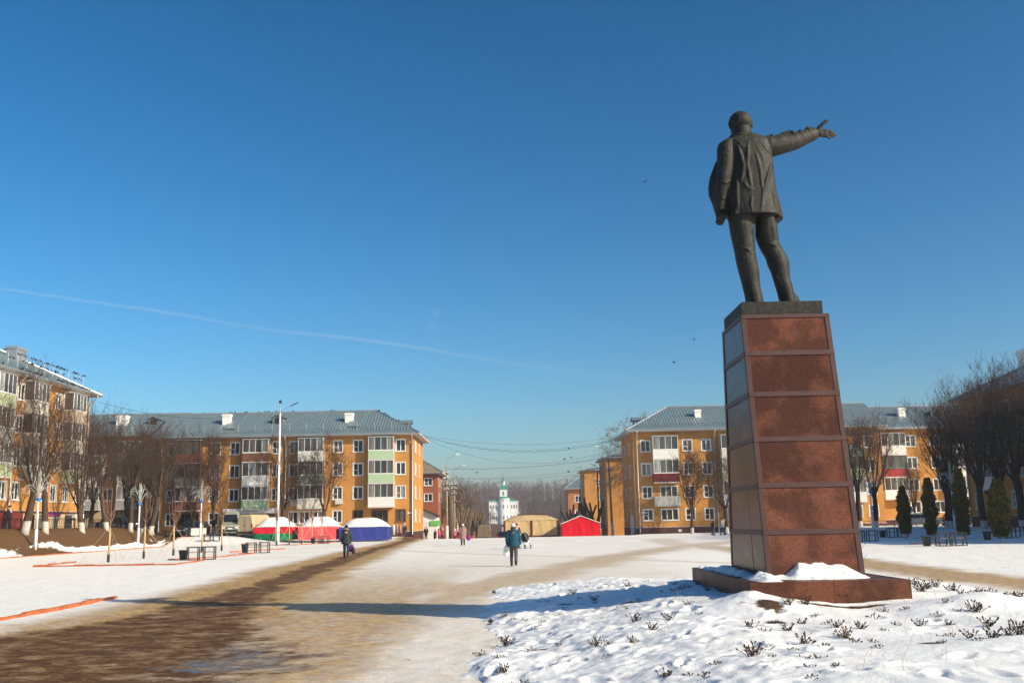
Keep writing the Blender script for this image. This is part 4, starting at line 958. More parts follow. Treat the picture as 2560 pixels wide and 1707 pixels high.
MB().box(q_(91.9), q_(92.6), -0.45, -0.062, 1.9, 2.25).build('air_conditioner', M_SOFFIT, blkC)
wb = thing('shop_sign', 'violet and magenta WILDBERRIES lettering on the beige shop wall behind a whitewashed trunk', 'sign', (-40.36, 87.8, 3.17), math.pi / 2)
def m_wb():
    m, t, b = nodes_of('violet_magenta_letters'); co = t.nodes.new('ShaderNodeTexCoord'); sp = t.nodes.new('ShaderNodeSeparateXYZ'); t.links.new(co.outputs['Object'], sp.inputs[0])
    t.links.new(ramp(t, tm(t, 'MULTIPLY_ADD', sp.outputs[0], 0.29, 0.5), ((0.0, (0.55, 0.02, 0.22)), (1.0, (0.10, 0.02, 0.25)))), b.inputs['Base Color']); b.inputs['Roughness'].default_value = 0.4; return m
o = put('lettering', text_mesh('WILDBERRIES', 0.52, 'lettering', m_wb(), 0.03, 3.3), wb, (0, 0, 0)); o.rotation_euler = (math.pi / 2, 0, 0)

# ---------------------------------------------------------------- near right block in the shade
colsD = [(a, a + 1.15) for a in (1.2, 8.3, 10.6, 14.0, 17.2, 22.0, 25.5, 30.0)]
blkD, roD = block('apartment_building', 'shaded ochre block at the right behind dark bare trees, white chimney', (44.6, 98.9, 0.5), -math.pi / 2, 50, 12.6, 12.3, 15.8, colsD, [(1.7, 3.1), (4.4, 5.8), (7.1, 8.5), (9.8, 11.2)], (), base=0.95, hipL=6, hipR=6)
for x0 in (4.0, 19.0, 27):
    for zb, par in ((8.8, 'white'), (6.1, 'grey'), (3.4, 'white')): balcony(blkD, x0, x0 + 2.8, zb, par)
downpipe(blkD, 0.15, 12.3, .1); chimney(roD, 3.2, 5.4, 14.2, 16.8, 1.9, 0.9); roof_rail(blkD, 50, 12.3, 15.8, 6.3, .85, 1.5, 40)

# ---------------------------------------------------------------- street beyond the square
def m_brick():
    m, t, b = nodes_of('red_brick'); co = t.nodes.new('ShaderNodeTexCoord'); br = t.nodes.new('ShaderNodeTexBrick')
    mp = t.nodes.new('ShaderNodeMapping'); mp.inputs['Rotation'].default_value = (math.pi / 2, 0, 0); t.links.new(co.outputs['Object'], mp.inputs[0]); t.links.new(mp.outputs[0], br.inputs['Vector'])
    br.inputs['Scale'].default_value = 3.2; br.inputs['Mortar Size'].default_value = 0.02; br.inputs['Color1'].default_value = (0.36, 0.085, 0.03, 1); br.inputs['Color2'].default_value = (0.24, 0.05, 0.02, 1); br.inputs['Mortar'].default_value = (0.30, 0.15, 0.08, 1)
    t.links.new(br.outputs['Color'], b.inputs['Base Color']); b.inputs['Roughness'].default_value = 0.9; return m
M_BRICK = m_brick()
zE = tz(-11, 150)
blkE, roE = block('brick_house', 'red brick three storey house behind the ochre block, tan ribbed roof', (-31.5, 150, zE), 0, 20.0, 10, 9.2 - zE, 12.2 - zE, [(a, a + 1.15) for a in (2, 5, 9, 12, 15, 18.0)], [(1.2, 2.5), (3.75 - .5, 4.55), (5.0 - zE, 6.1 - zE), (7.3 - zE, 8.4 - zE)][0:1] + [(5.0 - zE, 6.1 - zE), (7.3 - zE, 8.4 - zE)],
                  (), base=0.4, wallm=M_BRICK, hipL=0, hipR=5, endR=((2.0, 3.0), (6.2, 7.2)), roofm=M_ROOFT)
for Y, x, zt, L, lab in ((150, 13.7, 11.0, 24, 'ochre block with flat snowy roof line past the right corner, two white poles before it'), (186, 12.9, 11.0, 24, 'ochre block with flat roof further down the street, behind pollarded trees')):
    z0 = tz(x, Y)
    bl, ro_ = block('apartment_building', lab, (x, Y, z0), 0, L, 12, zt - z0, zt - z0 + 0.9, [(a, a + 1.7) for a in (2.6, 6.5, 10, 14, 18, 21)], [(2.2, 3.5), (4.9, 6.2), (7.5, 8.8), (10.0, 11.2)], (), base=0.5, hipL=5, hipR=5, endL=((2.5, 3.6), (7.5, 8.6)), roof_kw={'ov': 0.5})
z0 = tz(12, 232)
bl, ro_ = block('brick_house', 'smaller orange brick house with sloping sheet roof far down the street', (12.2, 232, z0), 0, 16, 12, 9.0 - z0, 12.6 - z0, [(a, a + 1.5) for a in (1.6, 5, 9, 12)], [(3.0, 4.4), (6.2, 7.6), (9.4, 10.8)], (), base=0.5, wallm=mat('orange_brick', (0.36, 0.14, 0.05), 0.9, var=0.25, scale=2), hipL=5, hipR=5)
z0 = tz(-12, 185)
bl, ro_ = block('brick_house', 'low house with dark gabled roof behind the pollarded trees', (-26, 190, z0), 0, 15, 10, 6.2, 9.2, [(a, a + 1.2) for a in (2, 6, 10)], [(1.5, 2.9), (4.0, 5.2)], (), base=0.4, wallm=M_BRICK, roofm=M_ROOFT, hipL=0, hipR=4, endR=((2, 3), (6, 7)))

# kiosk beside the block corner
zk = tz(-12, 136)
kk = thing('kiosk', 'pink and white kiosk with brown sloping roof and green sign board', 'kiosk', (-12.0, 136, zk))
M_PINK = mat('pink_kiosk_paint', (0.62, 0.22, 0.22), 0.6)
MB().box(-1.1, -0.5, 0, 3.5, 0, 2.55).build('pink_wall', M_PINK, kk)
m = MB()
for i in range(9): m.box(-0.498, 0.05, 0.02, 0.06, 0.1 + i * 0.26, 0.1 + i * 0.26 + 0.25)
m.box(-0.498, 1.5, 0.061, 3.4, 0, 2.6); m.build('white_wall', M_WHITE, kk)
MB().box(0.06, 1.45, 0.0, 0.058, 0, 2.3).build('white_panel', M_WHITE, kk)
MB().hexa([(-1.3, -0.4, 4.3), (1.7, -0.4, 2.95), (1.7, 3.8, 2.95), (-1.3, 3.8, 4.3)], [(-1.3, -0.4, 4.42), (1.7, -0.4, 3.07), (1.7, 3.8, 3.07), (-1.3, 3.8, 4.42)]).build('roof', mat('brown_kiosk_roof', (0.085, 0.040, 0.024), 0.6), kk)
MB().prism([(-1.1, 2.56), (1.5, 2.605), (1.5, 2.95), (-1.1, 4.2)], 0.1, 3.4, 'y').build('gable', M_WHITE, kk)
MB().box(0.5, 1.9, -0.1, -0.03, 1.75, 2.4).build('sign_board', mat('green_sign', (0.16, 0.48, 0.11), 0.5, var=0.3, scale=4), kk)
MB().box(1.55, 2.6, 0.3, 2.6, 0, 1.35).build('red_shed', mat('rust_red_shed', (0.22, 0.05, 0.03), 0.7), kk)
# ================================================================== CHURCH (gate tower) at the end of the street
M_CH = mat('white_church_render', (0.82, 0.81, 0.78), 0.8, var=0.05, scale=1)
M_GREEN = mat('green_copper_roof', (0.02, 0.25, 0.17), 0.45, var=0.15, scale=2)
M_GOLD = mat('gilded_metal', (0.75, 0.50, 0.15), 0.3, metal=0.9)
M_DARKW = mat('dark_window', (0.20, 0.21, 0.21), 0.3, var=0.3)
ch = thing('church', 'white church with green roofs and gold cross where the street ends', 'church', (-7.0, 600, 0.6))
def octa(r, z, a0=math.pi / 8): return [(r * math.cos(a0 + i * math.pi / 4), r * math.sin(a0 + i * math.pi / 4), z) for i in range(8)]
MB().box(-8.7, 8.7, 0, 11, -3, 13.0).build('body_wall', M_CH, ch)
m = MB(); m.box(-9.0, 9.0, -0.3, 11.3, 13.0, 13.25); m.box(-8.9, 8.9, -0.2, 11.2, 6.3, 6.6); m.build('cornice', M_CH, ch)
m = MB(); m.hexa([(-9.1, -0.4, 13.26), (9.1, -0.4, 13.26), (9.1, 11.4, 13.26), (-9.1, 11.4, 13.26)], [(-4.5, 3.0, 14.9), (4.5, 3.0, 14.9), (4.5, 8.0, 14.9), (-4.5, 8.0, 14.9)]); m.build('roof', M_GREEN, ch)
m = MB(); m.loft([[(3.4 * math.cos(a) + 0.2, 0.6 + 2.2 * math.sin(a), z) for a in np.linspace(0, 2 * math.pi, 20, endpoint=False)] for z in (-3, 14.9)]); m.build('rotunda', M_CH, ch)
m = MB(); m.loft([[(3.6 * math.cos(a) + 0.2, 0.6 + 2.4 * math.sin(a), 14.92) for a in np.linspace(0, 2 * math.pi, 20, endpoint=False)], [(2.6 * math.cos(a) + 0.2, 2 + 2.4 * math.sin(a), 15.9) for a in np.linspace(0, 2 * math.pi, 20, endpoint=False)]]); m.build('rotunda_roof', M_GREEN, ch)
tw = MB(); tw.box(-2.1, 2.3, 1.2, 5.6, 14, 20.3); tw.build('belfry', M_CH, ch)
m = MB(); m.hexa([(-2.5, 0.8, 20.31), (2.7, 0.8, 20.31), (2.7, 6.0, 20.31), (-2.5, 6.0, 20.31)], [(-0.9, 2.4, 22.7), (1.1, 2.4, 22.7), (1.1, 4.4, 22.7), (-0.9, 4.4, 22.7)]); m.build('belfry_roof', M_GREEN, ch)
m = MB(); m.loft([[(x + 0.1, y + 3.4, z) for x, y, z in octa(0.95, 22.6)], [(x + 0.1, y + 3.4, z) for x, y, z in octa(0.95, 25.0)]]); m.build('lantern', M_CH, ch)
m = MB(); m.loft([[(x + 0.1, y + 3.4, z) for x, y, z in octa(r, zz)] for r, zz in ((1.15, 25.01), (0.75, 25.7), (0.35, 26.2), (0.3, 26.4), (0.62, 26.9), (0.5, 27.3), (0.12, 27.9), (0.05, 28.6))]); m.build('dome', M_GREEN, ch, smooth=True)
m = MB(); m.box(0.03, 0.17, 3.36, 3.44, 28.5, 30.4); m.box(-0.4, 0.6, 3.36, 3.44, 29.6, 29.75); m.box(-0.2, 0.4, 3.35, 3.45, 30.0, 30.1); m.build('cross', M_GOLD, ch)
wm = MB().box(-0.42, 0.42, -0.06, 0, 0, 2.1).mesh('window', M_DARKW)
for z in (2.6, 8.9):
    for x in (-7.6, -6.0, -4.3, 4.7, 6.4, 7.9): put('window', wm, ch, (x, -0.02, z))
for x in (-1.9, 0.2, 2.3):
    for z in (2.6, 8.9, 13.3): o = put('window', wm, ch, (x, 0.6 - 2.2 * math.sqrt(max(0, 1 - ((x - .2) / 3.4) ** 2)) - 0.05, z)); o.scale = (0.9, 1, 0.4 if z > 13 else 1)
m = MB(); m.box(-0.35, 0.55, 1.1, 1.18, 16.6, 18.9); m.build('bell_opening', M_DARKW, ch)
MB().box(-0.12, 0.32, 2.38, 2.45, 23.3, 24.6).build('lantern_window', M_DARKW, ch)
for x in (-8.4, -3.6, 4.2, 8.4): MB().box(x - 0.22, x + 0.22, -0.16, -0.02, -2, 12.9).build('pilaster', M_CH, ch)
# ================================================================== TREES
def m_bark(name, col, wash=0.0, birch=False):
    m, t, b = nodes_of(name)
    n = tnoise(t, 4, 6, 0.7, stretch=(3, 3, 0.6))
    c = tmix(t, ramp(t, n, ((0.3, 0.0), (0.7, 1.0))), tuple(x * 0.5 for x in col), tuple(x * 1.35 for x in col))
    if birch:
        w = tnoise(t, 3, 5, 0.7, stretch=(1, 1, 5)); c = tmix(t, ramp(t, w, ((0.60, 0.0), (0.66, 1.0))), c, (0.03, 0.025, 0.02))
    if wash:
        co = t.nodes.new('ShaderNodeTexCoord'); sp = t.nodes.new('ShaderNodeSeparateXYZ'); t.links.new(co.outputs['Object'], sp.inputs[0])
        f = tm(t, 'LESS_THAN', tm(t, 'ADD', sp.outputs[2], tm(t, 'MULTIPLY', tnoise(t, 6), 0.12)), wash)
        c = tmix(t, f, c, tmix(t, n, (0.30, 0.28, 0.25), (0.62, 0.60, 0.56)))
    t.links.new(c, b.inputs['Base Color']); b.inputs['Roughness'].default_value = 0.9; b.inputs['Specular IOR Level'].default_value = 0.15
    tbump(t, b, n, 0.7, 0.04); return m
M_BARK = m_bark('limed_bark', (0.075, 0.050, 0.036), 0.85); M_BARKD = m_bark('dark_bark', (0.045, 0.033, 0.026), 0.75)
M_TWIG = mat('red_brown_twigs', (0.066, 0.042, 0.031), 0.85, var=0.3, spec=0.15); M_TWIGL = mat('grey_twigs', (0.19, 0.145, 0.12), 0.85, var=0.3, spec=0.15)
M_BIRCH = m_bark('birch_bark', (0.55, 0.50, 0.44), birch=True); M_STUB = m_bark('pollard_bark', (0.15, 0.105, 0.070))

def grow_tree(seed, height, trunk_h, trunk_r, spread, lean=(0, 0), forks=4, droop=0.0, dens=1.0, up=0.5, tw=0.011, split=False):
    """limb system: returns trunk MB and crown MB"""
    rn = random.Random(seed); tr = MB(); cr = MB()
    def path(p, d, L, r0, r1, n, wob, upw):
        pts = [p.copy()]; rad = [r0]
        for i in range(n):
            d = (d + Vector((rn.uniform(-wob, wob), rn.uniform(-wob, wob), rn.uniform(-wob, wob) + upw))).normalized()
            p = p + d * (L / n); pts.append(p.copy()); rad.append(r0 + (r1 - r0) * (i + 1) / n)
        return pts, rad, d
    def side(d, ang):
        a = d.orthogonal().normalized(); a.rotate(Matrix.Rotation(rn.uniform(0, 2 * math.pi), 3, d)); return (d * math.cos(ang) + a * math.sin(ang)).normalized()
    top = Vector((lean[0], lean[1], trunk_h))
    trunk_r *= 0.86
    pts, rad, d = path(Vector((0, 0, -0.25)), Vector((lean[0], lean[1], trunk_h)).normalized(), trunk_h + 0.25, trunk_r * 1.2, trunk_r * 0.85, 6, 0.05, 0.0)
    rad[0] = trunk_r * 1.3; rad[1] = trunk_r * 1.1
    tr.tube(pts, rad, 10)
    Lc = height - trunk_h; e = pts[-1]
    def twigs(P, R, d0, n, L, lv):
        for k in range(n):
            i = rn.randint(max(0, int(len(P) * 0.25)), len(P) - 1); p = P[i]; dd = (P[min(i + 1, len(P) - 1)] - P[max(i - 1, 0)]).normalized() if len(P) > 1 else d0
            s_ = side(dd, rn.uniform(0.35, 0.95)); l = L * rn.uniform(0.55, 1.2)
            q, r, _ = path(p, s_, l, tw * (1.5 if lv == 0 else 1.0), tw * 0.55, 2, 0.22, up * 0.25 - droop * 0.6)
            cr.tube(q, r, 3, cap=False)
            if lv < 1: twigs(q, r, s_, 3, L * 0.55, lv + 1)
    for k in range(forks):
        a = 2 * math.pi * (k + rn.uniform(-.25, .25)) / forks; tilt = rn.uniform(0.35, 1.0) * spread
        d1 = Vector((math.cos(a) * math.sin(tilt), math.sin(a) * math.sin(tilt), math.cos(tilt)))
        L1 = Lc * rn.uniform(0.75, 1.0) * (1 - 0.28 * tilt); r1 = trunk_r * rn.uniform(0.32, 0.48)
        st = e - Vector((0, 0, rn.uniform(0, trunk_h * 0.22))) * (1 if k else 0)
        P, Rr, _ = path(st, d1, L1, r1, 0.014, 8, 0.075, up * 0.16 - droop * 0.1)
        tr.tube(P, Rr, 6)
        nb = int(11 * dens)
        for j in range(nb):
            i = rn.randint(1, 7); p = P[i]; dd = (P[min(i + 1, 8)] - P[i - 1]).normalized()
            d2 = side(dd, rn.uniform(0.45, 1.0)); L2 = L1 * (0.58 - 0.045 * i) * rn.uniform(0.7, 1.25); r2 = max(0.013, Rr[i] * 0.40)
            P2, R2, _ = path(p, d2, L2, r2, 0.008, 5, 0.10, up * 0.28 - droop * 0.25)
            cr.tube(P2, R2, 4, cap=False)
            for q in range(int(5 * dens)):
                i2 = rn.randint(1, 4); d3 = side((P2[i2 + 1] - P2[i2 - 1]).normalized(), rn.uniform(0.4, 0.9)); L3 = L2 * rn.uniform(0.35, 0.7)
                P3, R3, _ = path(P2[i2], d3, L3, max(0.009, R2[i2] * 0.5), tw * .8, 3, 0.12, up * 0.3 - droop * 0.6)
                cr.tube(P3, R3, 3, cap=False); twigs(P3, R3, d3, int(4 * dens), L3 * 0.55, 0)
            twigs(P2, R2, d2, int(4 * dens), L2 * 0.35, 0)
        twigs(P, Rr, d1, int(6 * dens), L1 * 0.22, 0)
    return tr, cr
def tree_meshes(key, mt, mc, **k):
    tr, cr = grow_tree(**k); return tr.mesh('trunk', mt, True), cr.mesh('crown', mc, True)
LIND = [tree_meshes(0, M_BARK, M_TWIG, seed=1, height=12.5, trunk_h=3.0, trunk_r=0.30, spread=0.62, lean=(0.7, -.2), forks=5, dens=0.88, tw=0.007),
        tree_meshes(1, M_BARK, M_TWIG, seed=2, height=12.0, trunk_h=3.4, trunk_r=0.26, spread=0.55, lean=(0.15, 0), forks=5, dens=0.88, tw=0.007),
        tree_meshes(2, M_BARK, M_TWIG, seed=3, height=12.5, trunk_h=2.2, trunk_r=0.30, spread=0.58, lean=(-0.15, 0), forks=6, dens=0.88, tw=0.007),
        tree_meshes(3, M_BARK, M_TWIG, seed=4, height=13.0, trunk_h=3.8, trunk_r=0.30, spread=0.50, lean=(0.9, 0.2), forks=5, dens=0.88, tw=0.007)]
FAN = [tree_meshes(4, M_BARK, M_TWIG, seed=11, height=12.0, trunk_h=2.6, trunk_r=0.24, spread=0.42, forks=7, dens=0.75, up=0.8),
       tree_meshes(5, M_BARK, M_TWIG, seed=12, height=12.2, trunk_h=3.2, trunk_r=0.32, spread=0.55, forks=5, dens=0.8, up=0.6)]
DARK = [tree_meshes(6, M_BARKD, M_TWIG, seed=21, height=13.0, trunk_h=4.0, trunk_r=0.33, spread=0.58, forks=7, dens=0.88, tw=0.0078, up=0.7),
        tree_meshes(7, M_BARKD, M_TWIG, seed=22, height=13.4, trunk_h=3.6, trunk_r=0.30, spread=0.55, lean=(-.3, 0), forks=7, dens=0.88, tw=0.0078, up=0.75)]
BIR = tree_meshes(8, M_BIRCH, M_TWIGL, seed=31, height=19.5, trunk_h=5.0, trunk_r=0.22, spread=0.62, forks=8, dens=1.05, droop=0.75, up=0.6, tw=0.016)
def tree(meshes, x, y, label, z=None, rz=0.0, sc=1.0, sz=None, group=None, name='linden_tree'):
    r = thing(name, label, 'tree', (x, y, (tz(x, y) if z is None else z)), rz, group)
    a = put('trunk', meshes[0], r); b = put('crown', meshes[1], r)
    for o in (a, b): o.scale = (sc, sc, sz or sc)
    return r
GL = 'bare limed trees along the left bank'
for m_, x, y, rz, sc, lab in ((0, -37.6, 77.4, 0.0, 1.08, 'bare tree with stout leaning limed trunk on the bank, phone user beside it'), (1, -37.6, 80.9, 2.0, 1.06, 'slim limed tree before the magenta shop lettering'),
                             (2, -37.6, 87.7, 0.6, 0.95, 'double stemmed limed tree at the end of the zigzag fence'), (3, -37.7, 93.4, 3.3, 0.92, 'bare limed tree right behind the tallest staked sapling'),
                             (1, -37.6, 98.8, 4.2, 0.98, 'upright limed tree beside the dark parked hatchback'), (3, -37.6, 103.9, 0.2, 1.0, 'limed tree leaning over the bank near the grey jeep'),
                             (0, -37.9, 105.4, 2.4, 0.95, 'thin limed tree close behind the leaning trunk'), (2, -35.0, 110.5, 1.2, 0.95, 'bare tree with limed foot beside the jeep, in line with the block edge')):
    tree(LIND[m_], x, y, lab, rz=rz, sc=sc, group=GL)
for m_, x, y, rz, sc, lab in ((2, -43.5, 99.5, 2.2, 0.97, 'bare tree standing in the gap between the two left blocks'), (1, -45.5, 108, 5.0, 1.0, 'bare tree behind the parked cars before the beige ground floor'),
                             (0, -41.5, 112.5, 3.0, 0.96, 'bare tree before the set-back wing'), (3, -40.5, 106.5, 4.0, 0.93, 'bare tree behind the fence, its crown over the wing eaves'), (2, -37.5, 69.0, 0.2, 1.0, 'bare tree on the bank by the red shopfront')):
    tree(LIND[m_], x, y, lab, rz=rz, sc=sc, group=GL)
GF = 'bare trees close to the ochre facades'
for m_, x, y, rz, sc, lab in ((0, -34.2, 114.6, 0.4, 1.0, 'fan shaped bare tree behind the green grey van'), (1, -26.4, 115.2, 1.0, 0.98, 'thick bare trunk behind the tall white lamp post'), (1, -21.9, 115.0, 3.6, 0.99, 'forked bare tree rising behind the pink tent'),
                             (0, 19.7, 113.2, 2.6, 0.86, 'bare limed tree before the maroon balcony'), (1, 23.5, 113.0, 4.4, 0.86, 'bare limed tree at the pedestal edge, two people near it'), (0, 44.3, 112.0, 0, 0.62, 'short bare tree before the red balcony block')):
    tree(FAN[m_], x, y, lab, rz=rz, sc=sc, group=GF)
GR = 'dark bare trees on the shaded right side'
for m_, x, y, rz, sc, lab in ((0, 37.9, 111.5, 0.3, 0.95, 'slim dark tree close beside the pedestal'), (1, 38.3, 107.8, 1.7, 0.98, 'dark tree with limed foot beside the first fountain lamp'), (0, 38.6, 89.6, 2.9, 0.93, 'dark tree with broad limed foot beside the second fountain lamp'),
                             (1, 38.5, 83.2, 4.0, 1.0, 'dark tree with limed foot between the two tallest conifers'), (0, 38.6, 77.0, 5.1, 1.05, 'dark tree behind the widest conifer'), (1, 40.3, 94.5, 0.8, 0.96, 'dark tree before the tricolour flag'),
                             (0, 39.0, 71.0, 2.2, 1.03, 'dark tree beside the shaded block, beyond the last bench'), (1, 41.5, 86, 3.1, 1.02, 'dark tree close to the shaded facade'), (1, 38.4, 65.0, 1.0, 1.05, 'dark tree nearest along the shaded row')):
    tree(DARK[m_], x, y, lab, rz=rz, sc=sc, group=GR)
# birches beyond the blocks
for x, y, rz, sc, lab in ((20.2, 153, 0, 1.10, 'tall weeping birch above the hipped roof end'), (24.5, 158, 2, 1.10, 'second weeping birch just behind the hipped roof'), (-9.2, 158, 1.2, 0.60, 'weeping birch behind the lamp topped pole')):
    tree(BIR, x, y, lab, rz=rz, sc=sc, name='birch_tree', group='weeping birches')
tree(DARK[0], 16.2, 140, 'dark bush-like tree between the ochre corner and the flat roofed block', rz=1.0, sc=0.55)
# pollarded stumps lining the street
def stub_mesh(seed):
    rn = random.Random(seed); mb = MB(); mb.tube([(0, 0, -1), (0.05, 0, 0.8), (0.1, 0.05, 1.7)], [0.36, 0.30, 0.34], 9)
    for k in range(6):
        a = rn.uniform(0, 6.28); t = rn.uniform(0.15, 0.5); L = rn.uniform(2.0, 4.2); d = Vector((math.cos(a) * math.sin(t), math.sin(a) * math.sin(t), math.cos(t)))
        p = Vector((0.1, 0.05, rn.uniform(1.0, 1.7))); mb.tube([p, p + d * L * .5 + Vector((0, 0, .1)), p + d * L + Vector((0, 0, .35))], [0.20, 0.16, 0.14], 7)
        for q in range(3):
            s_ = p + d * L * rn.uniform(.6, 1); mb.tube([s_, s_ + Vector((rn.uniform(-.4, .4), rn.uniform(-.4, .4), rn.uniform(.3, .8)))], [.03, .01], 3)
    return mb.mesh('trunk', M_STUB, True)
STUB = [stub_mesh(1), stub_mesh(2), stub_mesh(3)]
for i, (x, y, sc, lab) in enumerate(((-8.3, 152, 1.05, 'pollarded trunk beside the second utility pole'), (-7.6, 160, 1.1, 'pollarded trunk next along past the utility poles'), (-7.0, 169, 1.1, 'pollarded trunk behind the woman in mauve'), (-6.6, 178, 1.1, 'pollarded trunk close to the parked van'), (-7.2, 188, 1.1, 'pollarded trunk farthest along the left kerb'),
                                     (11.4, 162, 1.15, 'dark pollarded trunk above the red tent'), (12.3, 156, 1.15, 'dark pollarded trunk close to the flat roofed block'), (10.8, 176, 1.2, 'dark pollarded trunk further along the right kerb'), (10.4, 192, 1.2, 'dark pollarded trunk before the far brick house'))):
    o = put('pollarded_tree', STUB[i % 3], None, (x, y, tz(x, y)), i * 1.3); o.scale = (sc, sc, sc); tag(o, lab, 'tree', 'pollarded street trees')
m = MB(); m.tube([(0, 0, -.5), (0.05, 0, 3), (0, 0, 6.2)], [.50, .42, .36], 10); o = m.build('pollarded_tree', M_STUB, None, True, (-8.95, 140, tz(-9, 140))); tag(o, 'thick pale topped trunk right behind the first utility pole', 'tree')

# far wood on the hill: one mass
rn = random.Random(77); wd = MB()
tri_v = []
def wood_tree(x, y, z, h):
    wd.tube([(x, y, z - 1), (x + rn.uniform(-.4, .4), y, z + h * .6), (x + rn.uniform(-.8, .8), y, z + h * .95)], [.22, .14, .04], 3, cap=False)
    for k in range(13):
        t = rn.uniform(.22, .95); a = rn.uniform(0, 6.28); L = h * rn.uniform(.18, .34) * (1.15 - t * .6); p = Vector((x, y, z + h * t)); d = Vector((math.cos(a) * .75, math.sin(a) * .75, rn.uniform(.35, 1.1))).normalized()
        e = p + d * L; wd.tube([p, e], [.07, .03], 3, cap=False)
        for q in range(5):
            s_ = p.lerp(e, rn.uniform(.3, 1)); f = s_ + Vector((rn.uniform(-1, 1), rn.uniform(-1, 1), rn.uniform(-.1, 1.2))) * L * .45; g = (f - s_).orthogonal().normalized() * .06
            wd.add([tuple(s_ - g), tuple(s_ + g), tuple(f)], [(0, 1, 2)])
for i in range(1500):
    x = rn.uniform(-120, 130); y = rn.uniform(625, 760); 
    if abs(x + 7) < 12 and y < 640: continue
    wood_tree(x, y, tz(x, y), rn.uniform(11, 17) if y > 640 else rn.uniform(8, 12))
for i in range(330):
    sd = rn.choice((-1, 1)); x = 1 + sd * rn.uniform(13, 55) + (rn.uniform(2, 6) if sd > 0 else 0); y = rn.uniform(300, 600); wood_tree(x, y, tz(x, y), rn.uniform(7, 12))
for i in range(70):
    x = rn.choice((rn.uniform(-40, -12), rn.uniform(7, 30))); y = rn.uniform(590, 612); wood_tree(x, y, tz(x, y), rn.uniform(5, 9))
M_WOOD = mat('far_bare_wood', (0.085, 0.056, 0.047), 0.95, var=0.3, scale=0.08, spec=0.1)
kind(wd.build('far_wood', M_WOOD), 'stuff', 'brown leafless wood on the hill behind the white church')

# ---------------------------------------------------------------- conifers on the right
def m_thuja():
    m, t, b = nodes_of('conifer_sprays'); n = tnoise(t, 3.0, 5, 0.7)
    c = ramp(t, n, ((0.25, (0.03, 0.036, 0.009)), (0.5, (0.095, 0.088, 0.016)), (0.75, (0.22, 0.15, 0.03))))
    t.links.new(c, b.inputs['Base Color']); b.inputs['Roughness'].default_value = 0.8; b.inputs['Specular IOR Level'].default_value = 0.2; return m
M_THUJA = m_thuja()
def thuja_mesh(seed, h, w, waist=0.0, nleaf=5200):
    rn = random.Random(seed); mb = MB()
    for i in range(nleaf):
        t = rn.random() ** 0.9; a = rn.uniform(0, 6.283)
        prof = (math.sin(math.pi * min(1, (t * 0.86 + 0.10))) ** 0.55) * (1 - 0.50 * t ** 3.0) * (1 - waist * math.exp(-((t - 0.24) / 0.07) ** 2))
        lump = 1 + 0.22 * math.sin(5 * a + t * 13 + seed) + 0.16 * math.sin(9 * t * 3 + a * 2)
        r = w / 2 * 0.66 * prof * lump * rn.uniform(0.55, 1.14)
        p = Vector((r * math.cos(a), r * math.sin(a), 0.30 + (h - 0.3) * t)); out_ = Vector((math.cos(a), math.sin(a), rn.uniform(0.5, 1.6))).normalized()
        l = rn.uniform(.08, .24); sd = out_.cross(Vector((rn.uniform(-1, 1), rn.uniform(-1, 1), rn.uniform(-1, 1)))).normalized() * l * .42; q = p + out_ * l
        mb.add([tuple(p - sd * .3), tuple(p + sd * .3), tuple(p + out_ * l * .6 + sd), tuple(q), tuple(p + out_ * l * .6 - sd)], [(0, 1, 2, 3, 4)])
    return mb.mesh('foliage', M_THUJA)
for i, (x, y, h, w, wst, lab) in enumerate(((28.5, 74.2, 3.65, 1.10, 0.1, 'narrow columnar conifer before the red balcony, bench with bin to its left'), (28.6, 69.8, 4.10, 1.0, 0.45, 'columnar conifer with pinched waist beside the bin of the double bench'),
                                              (30.0, 68.0, 4.65, 1.15, 0.25, 'tallest columnar conifer behind the double bench'), (29.2, 61.0, 3.65, 1.35, 0.1, 'widest conifer with two tips standing apart by the last bench'))):
    r = thing('conifer', lab, 'conifer', (x, y, tz(x, y) + 0.02), i * 1.1, 'clipped columnar conifers on the snow')
    put('foliage', thuja_mesh(40 + i, h, w, wst), r)
    if i == 3: o = put('foliage', thuja_mesh(50, h * .86, w * .6, 0, 2200), r, (0.33, 0.1, 0))
    m = MB()
    for k in range(3): m.tube([(rn.uniform(-.1, .1), rn.uniform(-.1, .1), -.1), (rn.uniform(-.15, .15), rn.uniform(-.1, .1), .9)], [.035, .03], 5)
    m.build('trunk', M_BARKD, r)
# ================================================================== MARKET TENTS
def cloth(name, col, tr=0.0):
    m, t, b = nodes_of(name)
    n = tnoise(t, 1.4, 5, 0.6); c = tmix(t, n, tuple(x * 0.85 for x in col), tuple(min(1, x * 1.12) for x in col))
    t.links.new(c, b.inputs['Base Color']); b.inputs['Roughness'].default_value = 0.6; b.inputs['Specular IOR Level'].default_value = 0.25
    tbump(t, b, tnoise(t, 2.0, 4, 0.6, stretch=(1.5, 1.5, 0.5), dist=1.2), 0.5, 0.08); return m
CW = cloth('white_awning', (0.80, 0.79, 0.78)); CR = cloth('red_cloth', (0.58, 0.012, 0.028)); CG = cloth('green_cloth', (0.0, 0.20, 0.085)); CP = cloth('coral_cloth', (0.80, 0.10, 0.11)); CB = cloth('blue_cloth', (0.035, 0.05, 0.26))
CT = cloth('tan_cloth', (0.66, 0.48, 0.24)); CBR = cloth('brown_cloth', (0.12, 0.035, 0.022)); CRR = cloth('bright_red_cloth', (0.72, 0.004, 0.022))
M_POLE = mat('tent_pole', (0.35, 0.35, 0.36), 0.4, metal=0.5)
